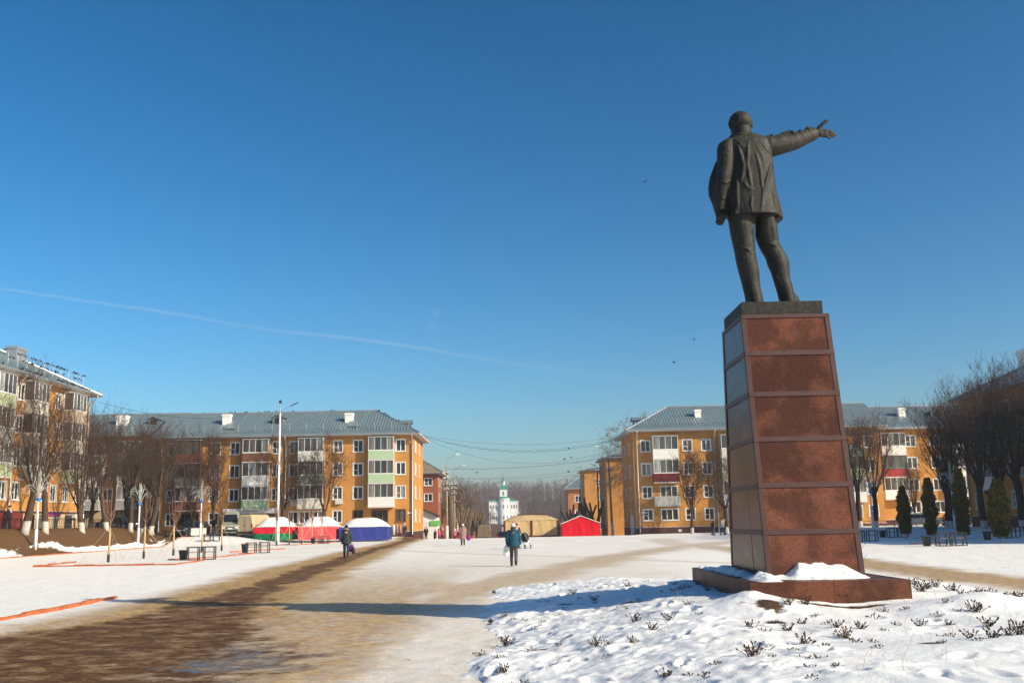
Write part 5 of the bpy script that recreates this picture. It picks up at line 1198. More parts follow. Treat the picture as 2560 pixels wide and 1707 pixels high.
def cloth_wall(p0, p1, z0, z1, name, m, root, amp=0.05, seed=0):
    nx = max(4, int(math.hypot(p1[0] - p0[0], p1[1] - p0[1]) / 0.18)); nz_ = max(2, int((z1 - z0) / 0.2)); mb = MB(); vs = []; rn = random.Random(seed)
    nx_, ny_ = (p1[1] - p0[1]), -(p1[0] - p0[0]); L = math.hypot(nx_, ny_); nx_ /= L; ny_ /= L
    ph = rn.uniform(0, 9)
    for j in range(nz_ + 1):
        for i in range(nx + 1):
            t = i / nx; s_ = j / nz_; d = amp * (math.sin(t * L * 3.1 + ph) * 0.5 + math.sin(t * L * 7 + s_ * 3 + ph * 2) * 0.35 + rn.uniform(-.2, .2)) * (0.35 + 0.65 * math.sin(math.pi * min(1, max(0, t))))
            vs.append((p0[0] + (p1[0] - p0[0]) * t + nx_ * d, p0[1] + (p1[1] - p0[1]) * t + ny_ * d, z0 + (z1 - z0) * s_))
    fs = [(j * (nx + 1) + i, j * (nx + 1) + i + 1, (j + 1) * (nx + 1) + i + 1, (j + 1) * (nx + 1) + i) for j in range(nz_) for i in range(nx)]
    mb.add(vs, fs); return mb.build(name, m, root, smooth=True)
M_TRIMW = None
def tent(label, x0, x1, y0, dep, z, he, hp, bands, roofm=None, gable=False, group=None, valance=0.0, seed=0):
    """bands: (z low, z high, material) from the ground up to the eave"""
    cx = (x0 + x1) / 2; r = thing('market_tent', label, 'tent', (cx, y0 + dep / 2, z), 0, group)
    w = (x1 - x0) / 2; d = dep / 2; C = [(-w, -d), (w, -d), (w, d), (-w, d)]
    for a, b, m in bands:
        for k in range(4): cloth_wall(C[k], C[(k + 1) % 4], a + .001 * k, b, 'wall_panel', m, r, seed=seed + k)
    mb = MB(); n = 14; m2 = 10; vs = []
    for j in range(m2 + 1):
        for i in range(n + 1):
            u = -1 + 2 * i / n; v = -1 + 2 * j / m2
            if gable: h = 1 - abs(u)
            else: h = math.sin(min(1, (1 - abs(u)) * 1.45) * math.pi / 2) ** 0.9 * min(1, (1 - abs(v)) * 1.1) ** 0.9
            sag = -0.05 * math.sin(math.pi * (1 - abs(v))) * (1 - h) + 0.015 * math.sin(7 * u + 3 * v)
            vs.append((u * (w + 0.05), v * (d + 0.05), he + (hp - he) * h + sag + 0.004))
    mb.add(vs, [(j * (n + 1) + i, j * (n + 1) + i + 1, (j + 1) * (n + 1) + i + 1, (j + 1) * (n + 1) + i) for j in range(m2) for i in range(n)])
    ro_ = mb.build('canopy', roofm or CW, r, smooth=True)
    if valance:
        for k in range(4):
            a, b = C[k], C[(k + 1) % 4]; s_ = 1.02; cloth_wall((a[0] * s_, a[1] * s_), (b[0] * s_, b[1] * s_), he - valance, he + .01, 'valance', roofm or CW, r, 0.02, seed + 9 + k)
    if gable:
        MB().tube([(-w - .04, -d - .05, he), (0, -d - .05, hp + .03), (w + .04, -d - .05, he)], .07, 6).build('edge_trim', CW, r)
        for yy in (-d, d):
            m = MB(); m.add([(-w, yy * 1.004, he - .02), (w, yy * 1.004, he - .02), (0, yy * 1.004, hp - .03)], [(0, 1, 2)]); m.build('gable_panel', bands[-1][2], r)
    for a in C: MB().tube([(a[0] * .985, a[1] * .985, -0.1), (a[0] * .985, a[1] * .985, he)], .022, 6).build('pole', M_POLE, r)
    return r
GT = 'striped market tents in a row'
tent('market tent with white canopy, red and green striped walls', -28.0, -23.95, 108, 3.6, 0.32, 1.40, 2.45, [(0, .70, CG), (.70, 1.40, CR)], group=GT, seed=1)
tent('market tent with white canopy and coral pink walls', -23.25, -19.15, 108.2, 3.6, 0.28, 1.42, 2.45, [(0, 1.35, CP), (1.35, 1.42, CW)], group=GT, seed=2)
tent('market tent with white canopy and blue walls, person walking before it', -18.85, -13.6, 108, 3.4, 0.14, 1.40, 2.35, [(0, 1.38, CB), (1.38, 1.40, CW)], group=GT, seed=3)
zt = tz(2, 151)
bt = tent('long tan tent with brown posts and skirt at the street mouth', -1.75, 6.5, 151, 4.5, zt, 1.9 - zt, 2.75 - zt, [(0, 0.75, CBR), (.75, 1.9 - zt, CT)], CT, seed=4)
for x in (-4.05, 0, 4.05): MB().box(x - .16, x + .16, -2.36, -2.30, 0, 1.88 - zt).build('brown_post', CBR, bt)
MB().tube([(-2.1, 0, 2.72 - zt), (2.1, 0, 2.72 - zt)], .16, 8).build('ridge_strip', CBR, bt)
zt = tz(9.5, 148)
tent('bright red gabled tent with white roof edge beside the tan tent', 6.75, 12.3, 148, 4.2, zt, 1.35 - zt, 2.42 - zt, [(0, 1.34 - zt, CRR)], CW, True, seed=5, valance=0.38)
for q in [o for o in bpy.data.objects if o.name.startswith('valance') and o.parent and 'bright red' in o.parent.get('label', '')]:
    if abs(sum(v.co.x for v in q.data.vertices)) / len(q.data.vertices) < 1.0 and np.ptp([v.co.x for v in q.data.vertices]) > 1: bpy.data.objects.remove(q)
rk = thing('clothes_rack', 'rack of hanging coats at the open end of the blue tent', 'clothes rack', (-13.0, 110, tz(-13, 110)))
MB().tube([(-.5, 0, 0), (-.5, 0, 1.75), (.75, 0, 1.75), (.75, 0, 0)], .02, 6).build('frame', M_POLE, rk)
for x, c, l in ((-.25, (0.60, 0.58, 0.55), 1.1), (.15, (0.42, 0.24, 0.20), .95), (.45, (0.36, 0.20, 0.17), .95)):
    m = MB(); m.loft([ring((x, 0, z), rx, ry, 10) for z, rx, ry in ((1.72, .05, .08), (1.62, .14, .20), (1.3, .15, .22), (1.72 - l, .19, .24))]); m.build('hanging_coat', mat('coat_cloth_%d' % int(c[0] * 100), c, .9), rk, True)

# ================================================================== VEHICLES
M_TYRE = mat('tyre_rubber', (0.015, 0.015, 0.016), 0.8); M_RIM = mat('wheel_rim', (0.30, 0.30, 0.31), 0.35, metal=0.7); M_CGL = mat('car_glass', (0.012, 0.014, 0.017), 0.05, spec=0.7); M_LAMP = mat('headlamp_glass', (0.65, 0.66, 0.66), 0.1); M_TAIL = mat('tail_lamp', (0.45, 0.01, 0.012), 0.2); M_TRIM = mat('black_trim', (0.02, 0.02, 0.021), 0.6)
def paint(name, c): return mat(name, c, 0.3, var=0.10, scale=2.0, spec=0.6)
def vehicle(name, label, cat, loc, rz, pm, prof, W, wheels, wr, glass, lights=True, group=None):
    """prof: list of (y, zlow, zbelt, zroof, half width low, half width roof) along the length, front at -y"""
    r = thing(name, label, cat, loc, rz, group); mb = MB(); rings = []
    for y, zl, zb, zr, wl, wr_ in prof:
        h = zr - zb
        rings.append([(-wl * .94, y, zl), (-wl, y, zl + .12), (-wl, y, zb), (-(wl + (wr_ - wl) * .92), y, zb + h * .86), (-wr_ * .82, y, zr), (wr_ * .82, y, zr), (wl + (wr_ - wl) * .92, y, zb + h * .86), (wl, y, zb), (wl, y, zl + .12), (wl * .94, y, zl)])
    mb.loft(rings); body = mb.build('body', pm, r)
    bv = body.modifiers.new('b', 'BEVEL'); bv.width = 0.045; bv.segments = 2; bv.limit_method = 'ANGLE'; bv.angle_limit = R_(22)
    for q in glass: MB().quad(*q).build('window', M_CGL, r)
    for (x, y) in wheels:
        w = MB(); w.tube([(x - .10, y, wr), (x + .10, y, wr)], wr, 16); wo = w.build('wheel', M_TYRE, r, True)
        sx = 1 if x > 0 else -1; MB().tube([(x + sx * .09, y, wr), (x + sx * .115, y, wr)], wr * .6, 12).build('rim', M_RIM, wo)
    f = prof[0]; b = prof[-1]
    for sx in (-1, 1):
        MB().box(sx * f[4] * .78 - .13, sx * f[4] * .78 + .13, f[0] - .02, f[0] + .1, f[2] - .22, f[2] - .05).build('headlight', M_LAMP, r)
        MB().box(sx * b[4] * .9 - .07, sx * b[4] * .9 + .07, b[0] - .1, b[0] + .025, b[2] - .30, b[2] + .15).build('tail_light', M_TAIL, r)
        MB().box(sx * (f[4] + .16) - .09, sx * (f[4] + .16) + .09, prof[len(prof) // 3][0], prof[len(prof) // 3][0] + .1, f[2] + .25, f[2] + .45).build('mirror', M_TRIM, r)
    MB().box(-f[4] * .9, f[4] * .9, f[0] - .06, f[0] + .05, f[1] + .05, f[1] + .28).build('front_bumper', M_TRIM, r); MB().box(-b[4] * .9, b[4] * .9, b[0] - .05, b[0] + .06, b[1] + .05, b[1] + .28).build('rear_bumper', M_TRIM, r)
    MB().box(-f[4] * .5, f[4] * .5, f[0] - .03, f[0] + .05, f[2] - .24, f[2] - .08).build('grille', M_TRIM, r)
    MB().box(-.26, .26, f[0] - .075, f[0] - .055, f[1] + .3, f[1] + .41).build('number_plate', M_WHITE, r)
    return r
def van(label, loc, rz, pm, H=2.55, L=5.6, W=2.0):
    w = W / 2; prof = [(-L / 2, .35, .95, 1.05, w * .9, w * .86), (-L / 2 + .12, .30, 1.05, 1.12, w * .97, w * .9), (-L / 2 + .75, .28, 1.2, 1.32, w, w * .9), (-L / 2 + 1.55, .28, 1.3, H - .35, w, w * .86), (-L / 2 + 2.1, .28, 1.3, H, w, w * .84), (L / 2 - .25, .28, 1.3, H, w, w * .84), (L / 2, .35, 1.3, H - .12, w * .97, w * .8)]
    y0 = -L / 2; gl = [((-w * .74, y0 + .80, 1.42), (w * .74, y0 + .80, 1.42), (w * .68, y0 + 1.48, H - .37), (-w * .68, y0 + 1.48, H - .37))]
    for sx in (-1, 1): x = sx * (w + .012); x2 = sx * (w * .905 + .012); gl.append(((x, y0 + 1.35, 1.36), (x, y0 + 2.15, 1.36), (x2, y0 + 2.15, 2.0), (x2, y0 + 1.62, 2.0)))
    r = vehicle('van', label, 'van', loc, rz, pm, prof, W, [(sx * (w - .14), y) for sx in (-1, 1) for y in (y0 + 1.0, L / 2 - 1.1)], .34, gl)
    MB().box(-.012, .012, L / 2 - .02, L / 2 + .012, .5, H - .3).build('door_seam', M_TRIM, r); MB().box(.05, .2, L / 2 - .02, L / 2 + .02, 1.2, 1.26).build('handle', M_TRIM, r)
    return r
def car(label, loc, rz, pm, suv=False, group=None):
    L = 4.4; w = .88; H = 1.72 if suv else 1.44; hb = 1.0 if suv else .82; y0 = -L / 2
    prof = [(y0, .32, hb - .18, hb - .10, w * .86, w * .8), (y0 + .15, .25, hb - .08, hb - .02, w * .96, w * .86), (y0 + 1.05, .22, hb, hb + .06, w, w * .9), (y0 + 1.75, .22, hb + .03, H - .06, w, w * .74), (y0 + 2.3, .22, hb + .03, H, w, w * .72), (y0 + 3.4, .22, hb + .03, H - .04, w, w * .72),
            (L / 2 - .25 if suv else L / 2 - .7, .24, hb + .04, H - .12 if suv else hb + .16, w, w * .72 if suv else w * .86), (L / 2, .30, hb - .02, hb + .06, w * .93, w * .85)]
    gl = [((-w * .72, y0 + 1.10, hb + .145), (w * .72, y0 + 1.10, hb + .145), (w * .58, y0 + 1.70, H - .06), (-w * .58, y0 + 1.70, H - .06)), ((-w * .7, L / 2 - .58, hb + .2), (w * .7, L / 2 - .58, hb + .2), (w * .6, y0 + 3.48, H - .08), (-w * .6, y0 + 3.48, H - .08))]
    for sx in (-1, 1):
        x = sx * (w + .006); x2 = sx * (w * .80 + .004)
        gl += [((x, y0 + 1.45, hb + .08), (x, y0 + 2.30, hb + .08), (x2, y0 + 2.30, H - .16), (x2, y0 + 1.85, H - .16)), ((x, y0 + 2.38, hb + .08), (x, y0 + 3.5, hb + .08), (x2, y0 + 3.2, H - .18), (x2, y0 + 2.38, H - .16))]
    return vehicle('car', label, 'car', loc, rz, pm, prof, w * 2, [(sx * (w - .10), y) for sx in (-1, 1) for y in (y0 + .85, L / 2 - .85)], .33, gl, group=group)
PV1 = paint('grey_green_van_paint', (0.26, 0.27, 0.21)); PV2 = paint('beige_van_paint', (0.48, 0.38, 0.24)); PD = paint('dark_grey_car_paint', (0.025, 0.027, 0.030)); PV3 = paint('dusty_brown_van_paint', (0.20, 0.15, 0.10)); PS = paint('silver_car_paint', (0.22, 0.24, 0.26)); PB_ = paint('black_car_paint', (0.012, 0.012, 0.014))
van('grey green high roof van parked nose out under the shop sign', (-31.6, 112.3, tz(-31.6, 112.3)), R_(14), PV1, 2.6)
van('beige van parked tail out beside the red and green tent', (-28.6, 112.4, tz(-28.6, 112.4)), R_(180 - 16), PV2, 2.45)
car('dark grey jeep parked behind the low fence by the bank', (-35.3, 110.3, tz(-35.3, 110.3)), R_(-18), PD, True)
car('dark hatchback parked behind the limed trees', (-40.3, 102.5, tz(-40.3, 102.5)), R_(75), PB_)
van('dusty brown van seen from behind at the street mouth', (-4.7, 152.5, tz(-4.6, 150)), R_(180), PV3, 2.45, 5.4, 2.1)
oc = car('black car with its door swung open beside the dusty van', (-1.9, 151.0, tz(-1.9, 151)), R_(180), PB_)
m = MB(); m.hexa([(-.9, .2, .35), (-1.65, -.25, .35), (-1.65, -.30, .35), (-.9, .15, .35)], [(-.9, .2, 1.35), (-1.65, -.25, 1.35), (-1.65, -.30, 1.35), (-.9, .15, 1.35)]); m.build('door', PB_, oc)
car('red car mostly hidden behind the utility poles', (-8.2, 146, tz(-8.2, 146)), R_(90), paint('red_car_paint', (0.40, 0.012, 0.015)))
car('silver car behind the pinched conifer, rear to the block', (43.3, 108.0, tz(43.3, 108)), R_(72), PS); car('dark car behind the tallest conifer', (47.2, 107.5, tz(47.2, 107.5)), R_(95), PD)

# ================================================================== LAMPS, POLES, WIRES
M_LWHITE = mat('white_lamp_paint', (0.74, 0.74, 0.77), 0.4, var=0.06); M_BLUE = mat('blue_collar', (0.01, 0.17, 0.55), 0.5); M_ROD = mat('clear_light_rod', (0.42, 0.46, 0.44), 0.25, var=0.2); M_CONC = mat('concrete_pole', (0.30, 0.24, 0.17), 0.9, var=0.25, scale=3)
def fountain_lamp(x, y, label, seed):
    rn = random.Random(seed); z = tz(x, y); r = thing('fountain_lamp', label, 'street lamp', (x, y, z), rn.uniform(0, 6), 'fountain shaped lamps along the square')
    MB().tube([(0, 0, -.1), (0, 0, 1.45)], .115, 12).build('pole_base', M_LWHITE, r, True); MB().tube([(0, 0, 1.45), (0, 0, 3.75)], [.078, .065], 10).build('pole', M_LWHITE, r, True)
    MB().tube([(0, 0, 3.58), (0, 0, 3.80)], .19, 12).build('collar', M_BLUE, r, True)
    for k in range(9):
        a = 6.28 * k / 9; m = MB(); m.tube([(.08 * math.cos(a), .08 * math.sin(a), 3.8), (.10 * math.cos(a), .10 * math.sin(a), 5.7 + rn.uniform(-.3, .15))], .012, 5); m.build('upright_rod', M_ROD, r)
    for k in range(14):
        a = 6.28 * k / 14 + rn.uniform(-.15, .15); R0 = rn.uniform(.75, 1.15); h = rn.uniform(.5, 1.5); zb = 3.8 + rn.uniform(0, .5); P = []
        for i in range(9):
            t = i / 8; P.append((math.cos(a) * (.1 + R0 * t), math.sin(a) * (.1 + R0 * t), zb + h * math.sin(min(1, t * 1.05) * 2.2) - .35 * t * t))
        MB().tube(P, .017, 4).build('arched_rod', M_ROD, r)
for i, (x, y, lab) in enumerate(((-36.0, 76.0, 'white fountain lamp with blue collar on the brown bank before the shop'), (-36.0, 96.6, 'white fountain lamp with blue collar among the staked saplings'), (-36.0, 117.0, 'white fountain lamp with blue collar before the vans'),
                                 (37.5, 106.4, 'fountain lamp with blue collar beside the pedestal, among dark trees'), (37.5, 86.5, 'fountain lamp with blue collar behind the tallest conifer'))):
    if i == 2: x, y = -33.0, 106.0
    fountain_lamp(x, y, lab, 60 + i)
tl = thing('street_lamp', 'tall white lamp post with round head and long side arm before the tents', 'street lamp', (-24.5, 104.2, tz(-24.5, 104.2)))
MB().tube([(0, 0, -.1), (0, 0, 2.2), (0, 0, 2.25), (0, 0, 13.4)], [.22, .18, .12, .085], 12).build('pole', M_LWHITE, tl, True); MB().tube([(0, 0, 13.4), (0, 0, 14.45)], .05, 8).build('upper_pole', M_GALV, tl)
MB().ball((0, 0, 14.6), (.16, .16, .20), 10, 8).build('round_head', M_TRIM, tl, True); MB().tube([(0, 0, 13.6), (1.1, 0, 14.15)], .03, 6).build('arm', M_GALV, tl); MB().tube([(1.1, 0, 14.15), (1.85, 0, 14.5)], [.06, .05], 6).build('lamp_head', M_TRIM, tl)
MB().box(-.10, .10, -.17, -.12, 8.0, 8.4).build('bracket', M_GALV, tl)
def upole(x, y, H, label, lamp=0, base=True, arms=((.75, .9),), dark=False, lean=0.0):
    z = tz(x, y); r = thing('utility_pole', label, 'utility pole', (x, y, z), 0, 'utility poles along the street'); cm = mat('dark_wooden_pole', (0.05, 0.04, 0.032), .9) if dark else M_CONC
    MB().tube([(0, 0, -.3), (lean * H * .5, 0, H * .5), (lean * H, 0, H)], [.17, .14, .10], 9).build('pole', cm, r, True)
    if base: MB().tube([(0, 0, 0), (lean * 1.9, 0, 1.9)], [.20, .178], 10).build('limed_base', M_WHITEW, r, True)
    if lamp: MB().tube([(lean * H, 0, H - .1), (lean * H, 0, H + .7), (lean * H + lamp * .25, 0, H + 1.0), (lean * H + lamp * 1.3, 0, H + 1.55)], .035, 6).build('lamp_arm', M_GALV, r); 
    if lamp: MB().box(min(lamp * 1.2, lamp * 1.75) + lean * H, max(lamp * 1.2, lamp * 1.75) + lean * H, -.10, .10, H + 1.50, H + 1.62).build('lamp_head', M_LWHITE, r)
    for q, wd_ in arms:
        zz = H * q; c = MB().tube([(lean * zz - wd_, -.15, zz), (lean * zz + wd_, -.15, zz)], .045, 5).build('cross_arm', M_TRIM, r)
        for k in (-.9, -.45, .45, .9): MB().tube([(lean * zz + wd_ * k, -.15, zz + .03), (lean * zz + wd_ * k, -.15, zz + .22)], [.03, .045], 6).build('insulator', M_LWHITE, c)
    return r
upole(-8.95, 132, 9.6, 'utility pole with street lamp arm and limed base at the street corner', 1, True, ((.74, .85), (.68, .3), (.83, .3), (.9, .3)))
upole(-9.05, 150, 9.7, 'utility pole with three cross arms behind the first corner pole', 1, True, ((.86, .5), (.80, .45), (.72, .4), (.60, .8)))
upole(-8.9, 175, 9.2, 'utility pole with lamp arm above the pollarded trees', 1, False, ((.82, .6), (.72, .7)))
upole(12.5, 131, 10.2, 'pale utility pole with lamp arm and limed base beside the red tent', -1, True, ((.85, .35),), lean=-.018)
upole(13.2, 160, 10.6, 'dark utility pole with lamp arm before the flat roofed block', -1, False, ((.86, .4),), True)
upole(12.4, 192, 10.0, 'utility pole with lamp arm beyond the dark pole', -1, False, ((.82, .5),)); upole(10.8, 240, 9.5, 'small far utility pole with cross arm before the wood', -1, False, ((.8, .7), (.7, .5)))
M_CABLE = mat('black_cable', (0.03, 0.032, 0.036), 0.6)
def cable(a, b, sag, label, r=0.011, wob=0):
    mb = MB(); n = 60 if wob else 28; P = []
    for i in range(n + 1):
        t = i / n; P.append((a[0] + (b[0] - a[0]) * t, a[1] + (b[1] - a[1]) * t, a[2] + (b[2] - a[2]) * t - sag * 4 * t * (1 - t) + wob * math.sin(i * 2.1) * math.sin(math.pi * t)))
    mb.tube(P, r, 4); tag(mb.build('overhead_cable', M_CABLE), label, 'cable', 'overhead cables across the street mouth')
cable((-11.3, 121, 12.35), (14.2, 122, 12.0), 1.2, 'topmost thin overhead cable between the two hipped roofs'); cable((-11.3, 120, 12.2), (14.2, 120, 11.9), 1.9, 'thin overhead cable just under the topmost one')
cable((-11.3, 119, 12.2), (14.2, 119, 11.7), 2.05, 'thick coiled overhead cable between the roofs', 0.018, 0.10); cable((-11.3, 118.8, 12.1), (14.2, 119, 11.0), 3.0, 'deepest sagging overhead cable between the roofs')
cable((-8.9, 132, 8.8), (12.3, 131, 9.8), .5, 'taut double overhead cable from pole to pole', 0.02); cable((-8.9, 132, 7.6), (13.2, 160, 9.4), .6, 'faint lower overhead cable running to the dark pole', .011); cable((-9, 150, 8.4), (12.3, 131, 8.7), .6, 'faint overhead cable below the double one', .011)
cable((-40.0, 95.2, 13.9), (-36.6, 121.0, 14.9), .5, 'thin cable from the near left roof to the wing roof', .018)

# ================================================================== BENCHES, BINS, SAPLINGS, FENCES
M_SEAT = mat('weathered_bench_plank', (0.20, 0.13, 0.08), .8, var=.25)
def bench_meshes():
    out = []
    for x0 in (-.75, .15):
        m = MB(); t = .03
        for y in (-.24, .24):
            for a, b in (((x0, y, 0), (x0, y, .68)), ((x0 + .6, y, 0), (x0 + .6, y, .68))): m.box(a[0] - t, a[0] + t, y - t, y + t, 0, .68)
            m.box(x0 - t, x0 + .6 + t, y - t, y + t, .681, .74); m.box(x0 + t, x0 + .6 - t, y - t + .002, y + t - .002, .0, .05)
        for xx in (x0, x0 + .6): m.box(xx - t + .003, xx + t - .003, -.21, .21, .682, .738)
        out.append(m.mesh('end_frame', M_BLACK))
    s_ = [MB().box(-.78, .78, y - .065, y + .065, .41, .45).mesh('seat_plank', M_SEAT) for y in (-.15, 0, .15)]
    return out, s_
BF, BS = bench_meshes()
def bench(x, y, rz, label):
    r = thing('park_bench', label, 'bench', (x, y, tz(x, y)), rz, 'black framed benches round the square')
    for m in BF: put('end_frame', m, r)
    for m in BS: put('seat_plank', m, r)
def bin_mesh():
    m = MB(); m.hexa([(-.15, -.15, 0), (.15, -.15, 0), (.15, .15, 0), (-.15, .15, 0)], [(-.2, -.2, .5), (.2, -.2, .5), (.2, .2, .5), (-.2, .2, .5)]); m.box(-.22, .22, -.22, .22, .501, .56)
    for k in (-.09, 0, .09):
        m.hexa([(k - .012, -.163, .06), (k + .012, -.163, .06), (k + .012, -.15, .06), (k - .012, -.15, .06)], [(k - .014, -.205, .47), (k + .014, -.205, .47), (k + .014, -.19, .47), (k - .014, -.19, .47)])
    return m.mesh('litter_bin', M_BLACK)
BIN = bin_mesh()
def bin_(x, y, label): tag(put('litter_bin', BIN, None, (x, y, tz(x, y))), label, 'bin', 'black litter bins beside the benches')
bench(-17.9, 57.8, R_(28), 'black framed bench at the end of the sapling island'); bin_(-18.95, 57.9, 'black slotted litter bin at the end of the sapling island')
bench(-17.7, 69.6, R_(28), 'black framed bench between two orange kerbs'); bin_(-19.0, 71.2, 'black slotted litter bin between two orange kerbs')
bench(-19.3, 100.5, R_(28), 'black framed bench before the coral pink tent'); bin_(-20.3, 101.6, 'black litter bin before the coral pink tent')
bench(-30.9, 103.0, R_(10), 'black framed bench behind the saplings, before the vans')
bench(23.9, 69.4, 0, 'black framed bench right beside the pedestal edge'); bench(24.05, 56.2, 0, 'black framed bench before the tallest conifer'); bin_(23.15, 57.3, 'dark litter bin at the foot of the pinched conifer')
bench(29.9, 79.5, R_(5), 'black framed bench half behind the narrow conifer'); bin_(28.9, 80.0, 'dark litter bin left of the narrow conifer')
bench(32.6, 66.8, R_(5), 'black framed bench past the widest conifer'); bin_(30.9, 66.6, 'dark litter bin half behind the widest conifer')
M_STAKE = mat('pale_wooden_stake', (0.50, 0.32, 0.16), .8, var=.2); M_SAPT = mat('sapling_twigs', (0.17, 0.085, 0.055), .8, var=.3); M_ROPE = mat('pale_rope', (0.45, 0.36, 0.24), .9)
def sapling(x, y, label, seed, H=4.3):
    rn = random.Random(seed); r = thing('staked_sapling', label, 'sapling', (x, y, tz(x, y)), rn.uniform(0, 6), 'staked saplings on the snowy island')
    MB().tube([(0, 0, -.1), (0, 0, .42)], .075, 8).build('black_sleeve', M_TRIM, r); MB().tube([(0, 0, .42), (.02, 0, 1.25), (.02, .02, 2.0)], [.062, .055, .045], 7).build('stake', M_STAKE, r, True)
    m = MB(); m.tube([(.0, .0, 1.9), (.03, 0, 2.5), (.0, 0, H)], [.04, .03, .008], 5)
    for k in range(9):
        a = rn.uniform(0, 6.28); z0 = rn.uniform(1.95, 2.6); s_ = rn.uniform(.25, .55); m.tube([(0, 0, z0), (math.cos(a) * s_ * .7, math.sin(a) * s_ * .7, z0 + .5), (math.cos(a) * s_, math.sin(a) * s_, rn.uniform(.78, 1.0) * H)], [.024, .018, .007], 4)
    m.build('stem', M_SAPT, r)
    for k in range(3):
        a = 2.09 * k + rn.uniform(-.3, .3); MB().tube([(0, 0, 1.95), (math.cos(a) * 1.5, math.sin(a) * 1.5, 0)], .010, 3).build('guy_rope', M_ROPE, r)
for i, (x, y, lab) in enumerate(((-22.7, 56.6, 'staked sapling nearest the end of the kerbed island'), (-22.9, 62.5, 'second staked sapling from the kerbed island end'), (-22.9, 67.9, 'third staked sapling from the kerbed island end'), (-23.4, 75.6, 'staked sapling in line with the first bench'), (-22.9, 79.0, 'staked sapling in line with the grey green van'),
                                 (-22.4, 95.0, 'staked sapling close beside the tall white lamp'), (-22.0, 98.5, 'staked sapling before the red and green tent end'), (-21.5, 101.8, 'staked sapling at the edge of the coral tent'), (-20.9, 104.0, 'staked sapling before the middle of the coral tent'), (-20.3, 106.2, 'last staked sapling, before the coral tent and bin'))):
    sapling(x, y, lab, 90 + i, 4.3 if i < 4 else 3.9)
def fence(P, label, h=.72, step=1.9, style='zig', name='iron_fence'):
    r = thing(name, label, 'fence', (P[0][0], P[0][1], 0)); ox, oy = P[0]
    for (ax, ay), (bx, by) in zip(P[:-1], P[1:]):
        L = math.hypot(bx - ax, by - ay); n = max(1, round(L / step))
        for i in range(n + 1):
            t = i / n; x, y = ax + (bx - ax) * t, ay + (by - ay) * t; z = tz(x, y)
            MB().box(x - ox - .04, x - ox + .04, y - oy - .04, y - oy + .04, z - .2, z + h + .08).build('post', M_BLACK, r)
            if i == n: break
            x2, y2 = ax + (bx - ax) * (i + 1) / n, ay + (by - ay) * (i + 1) / n; z2 = tz(x2, y2); m = MB()
            A = Vector((x - ox, y - oy, z)); B = Vector((x2 - ox, y2 - oy, z2))
            for q in (.10, h): m.tube([A + Vector((0, 0, q)), B + Vector((0, 0, q))], .02, 4)
            k = 5 if style == 'zig' else 2
            for j in range(k):
                p = A.lerp(B, j / k); p2 = A.lerp(B, (j + 1) / k); pm = A.lerp(B, (j + .5) / k)
                if style == 'zig':
                    for w in (0, .5): 
                        e0 = A.lerp(B, (j + w * .5) / k); e1 = A.lerp(B, (j + .25 + w * .5) / k)
                        m.tube([e0 + Vector((0, 0, .1)), e1 + Vector((0, 0, h * .55)), e0 + Vector((0, 0, h))], .013, 3)
                else: m.tube([p + Vector((0, 0, .1)), p2 + Vector((0, 0, h))], .014, 3); m.tube([p + Vector((0, 0, h)), p2 + Vector((0, 0, .1))], .014, 3)
            m.build('lattice_panel', M_BLACK, r)
fence([(-38.8, 62), (-38.8, 100.5)], 'black zigzag iron fence along the top of the bank'); fence([(-38.8, 100.5), (-37.2, 107.6), (-25.9, 107.9)], 'low black lattice fence before the parked vans', .62, 1.8, 'x')
fence([(36.5, 113.0), (43.0, 110.0), (46.0, 101.5)], 'low black lattice fence before the silver car', .65, 1.8, 'x')
o = MB().box(-.8, .8, -.02, .02, 0, .75).build('banner_sheet', CW, None, loc=(-33.6, 107.3, tz(-33.6, 107.3) + .15)); tag(o, 'white sheet tied to the low fence before the jeep', 'banner')
fl_ = thing('flag', 'white, blue and red tricolour flag hanging on the shaded facade', 'flag', (44.4, 94.6, 3.9))
MB().tube([(0, 0, -.5), (-.9, 0, 1.0)], .02, 5).build('pole', M_POLE, fl_)
fl_.scale = (.6, .6, .6)
for k, c in enumerate(((0.55, 0.55, 0.55), (0.03, 0.05, 0.35), (0.45, 0.02, 0.02))):
    m = MB(); vs = []
    for j in range(5):
        for i in range(2): t = j / 4; vs.append((-.85 + .3 * (k + i) - .02, .05 * math.sin(t * 5 + k + i), .85 - t * .95 - .42 * (k + i) * .9))
    m.add(vs, [(j * 2, j * 2 + 1, j * 2 + 3, j * 2 + 2) for j in range(4)]); m.build('stripe', cloth('flag_%d' % k, c), fl_)

# ================================================================== BIRDS
def bird_mesh(fly=False):
    m = MB(); m.ball((0, 0, .11), (.055, .12, .065), 8, 6); m.ball((0, -.12, .18), (.04, .045, .04), 7, 5); m.tube([(0, -.15, .18), (0, -.21, .17)], [.015, .003], 4); m.hexa([(-.03, .08, .09), (.03, .08, .09), (.04, .24, .05), (-.04, .24, .05)], [(-.03, .08, .11), (.03, .08, .11), (.04, .24, .065), (-.04, .24, .065)])
    if fly:
        for s_ in (-1, 1): m.add([(s_ * .04, -.06, .13), (s_ * .04, .07, .13), (s_ * .25, .06, .22), (s_ * .42, .10, .18), (s_ * .25, -.06, .22)], [(0, 1, 2, 4), (4, 2, 3)])
    else:
        for s_ in (-.025, .025): m.tube([(s_, 0, .06), (s_, 0, 0)], .008, 3)
    return m.mesh('bird', M_BLACK)
BIRD, BFLY = bird_mesh(), bird_mesh(True); rb = random.Random(3)
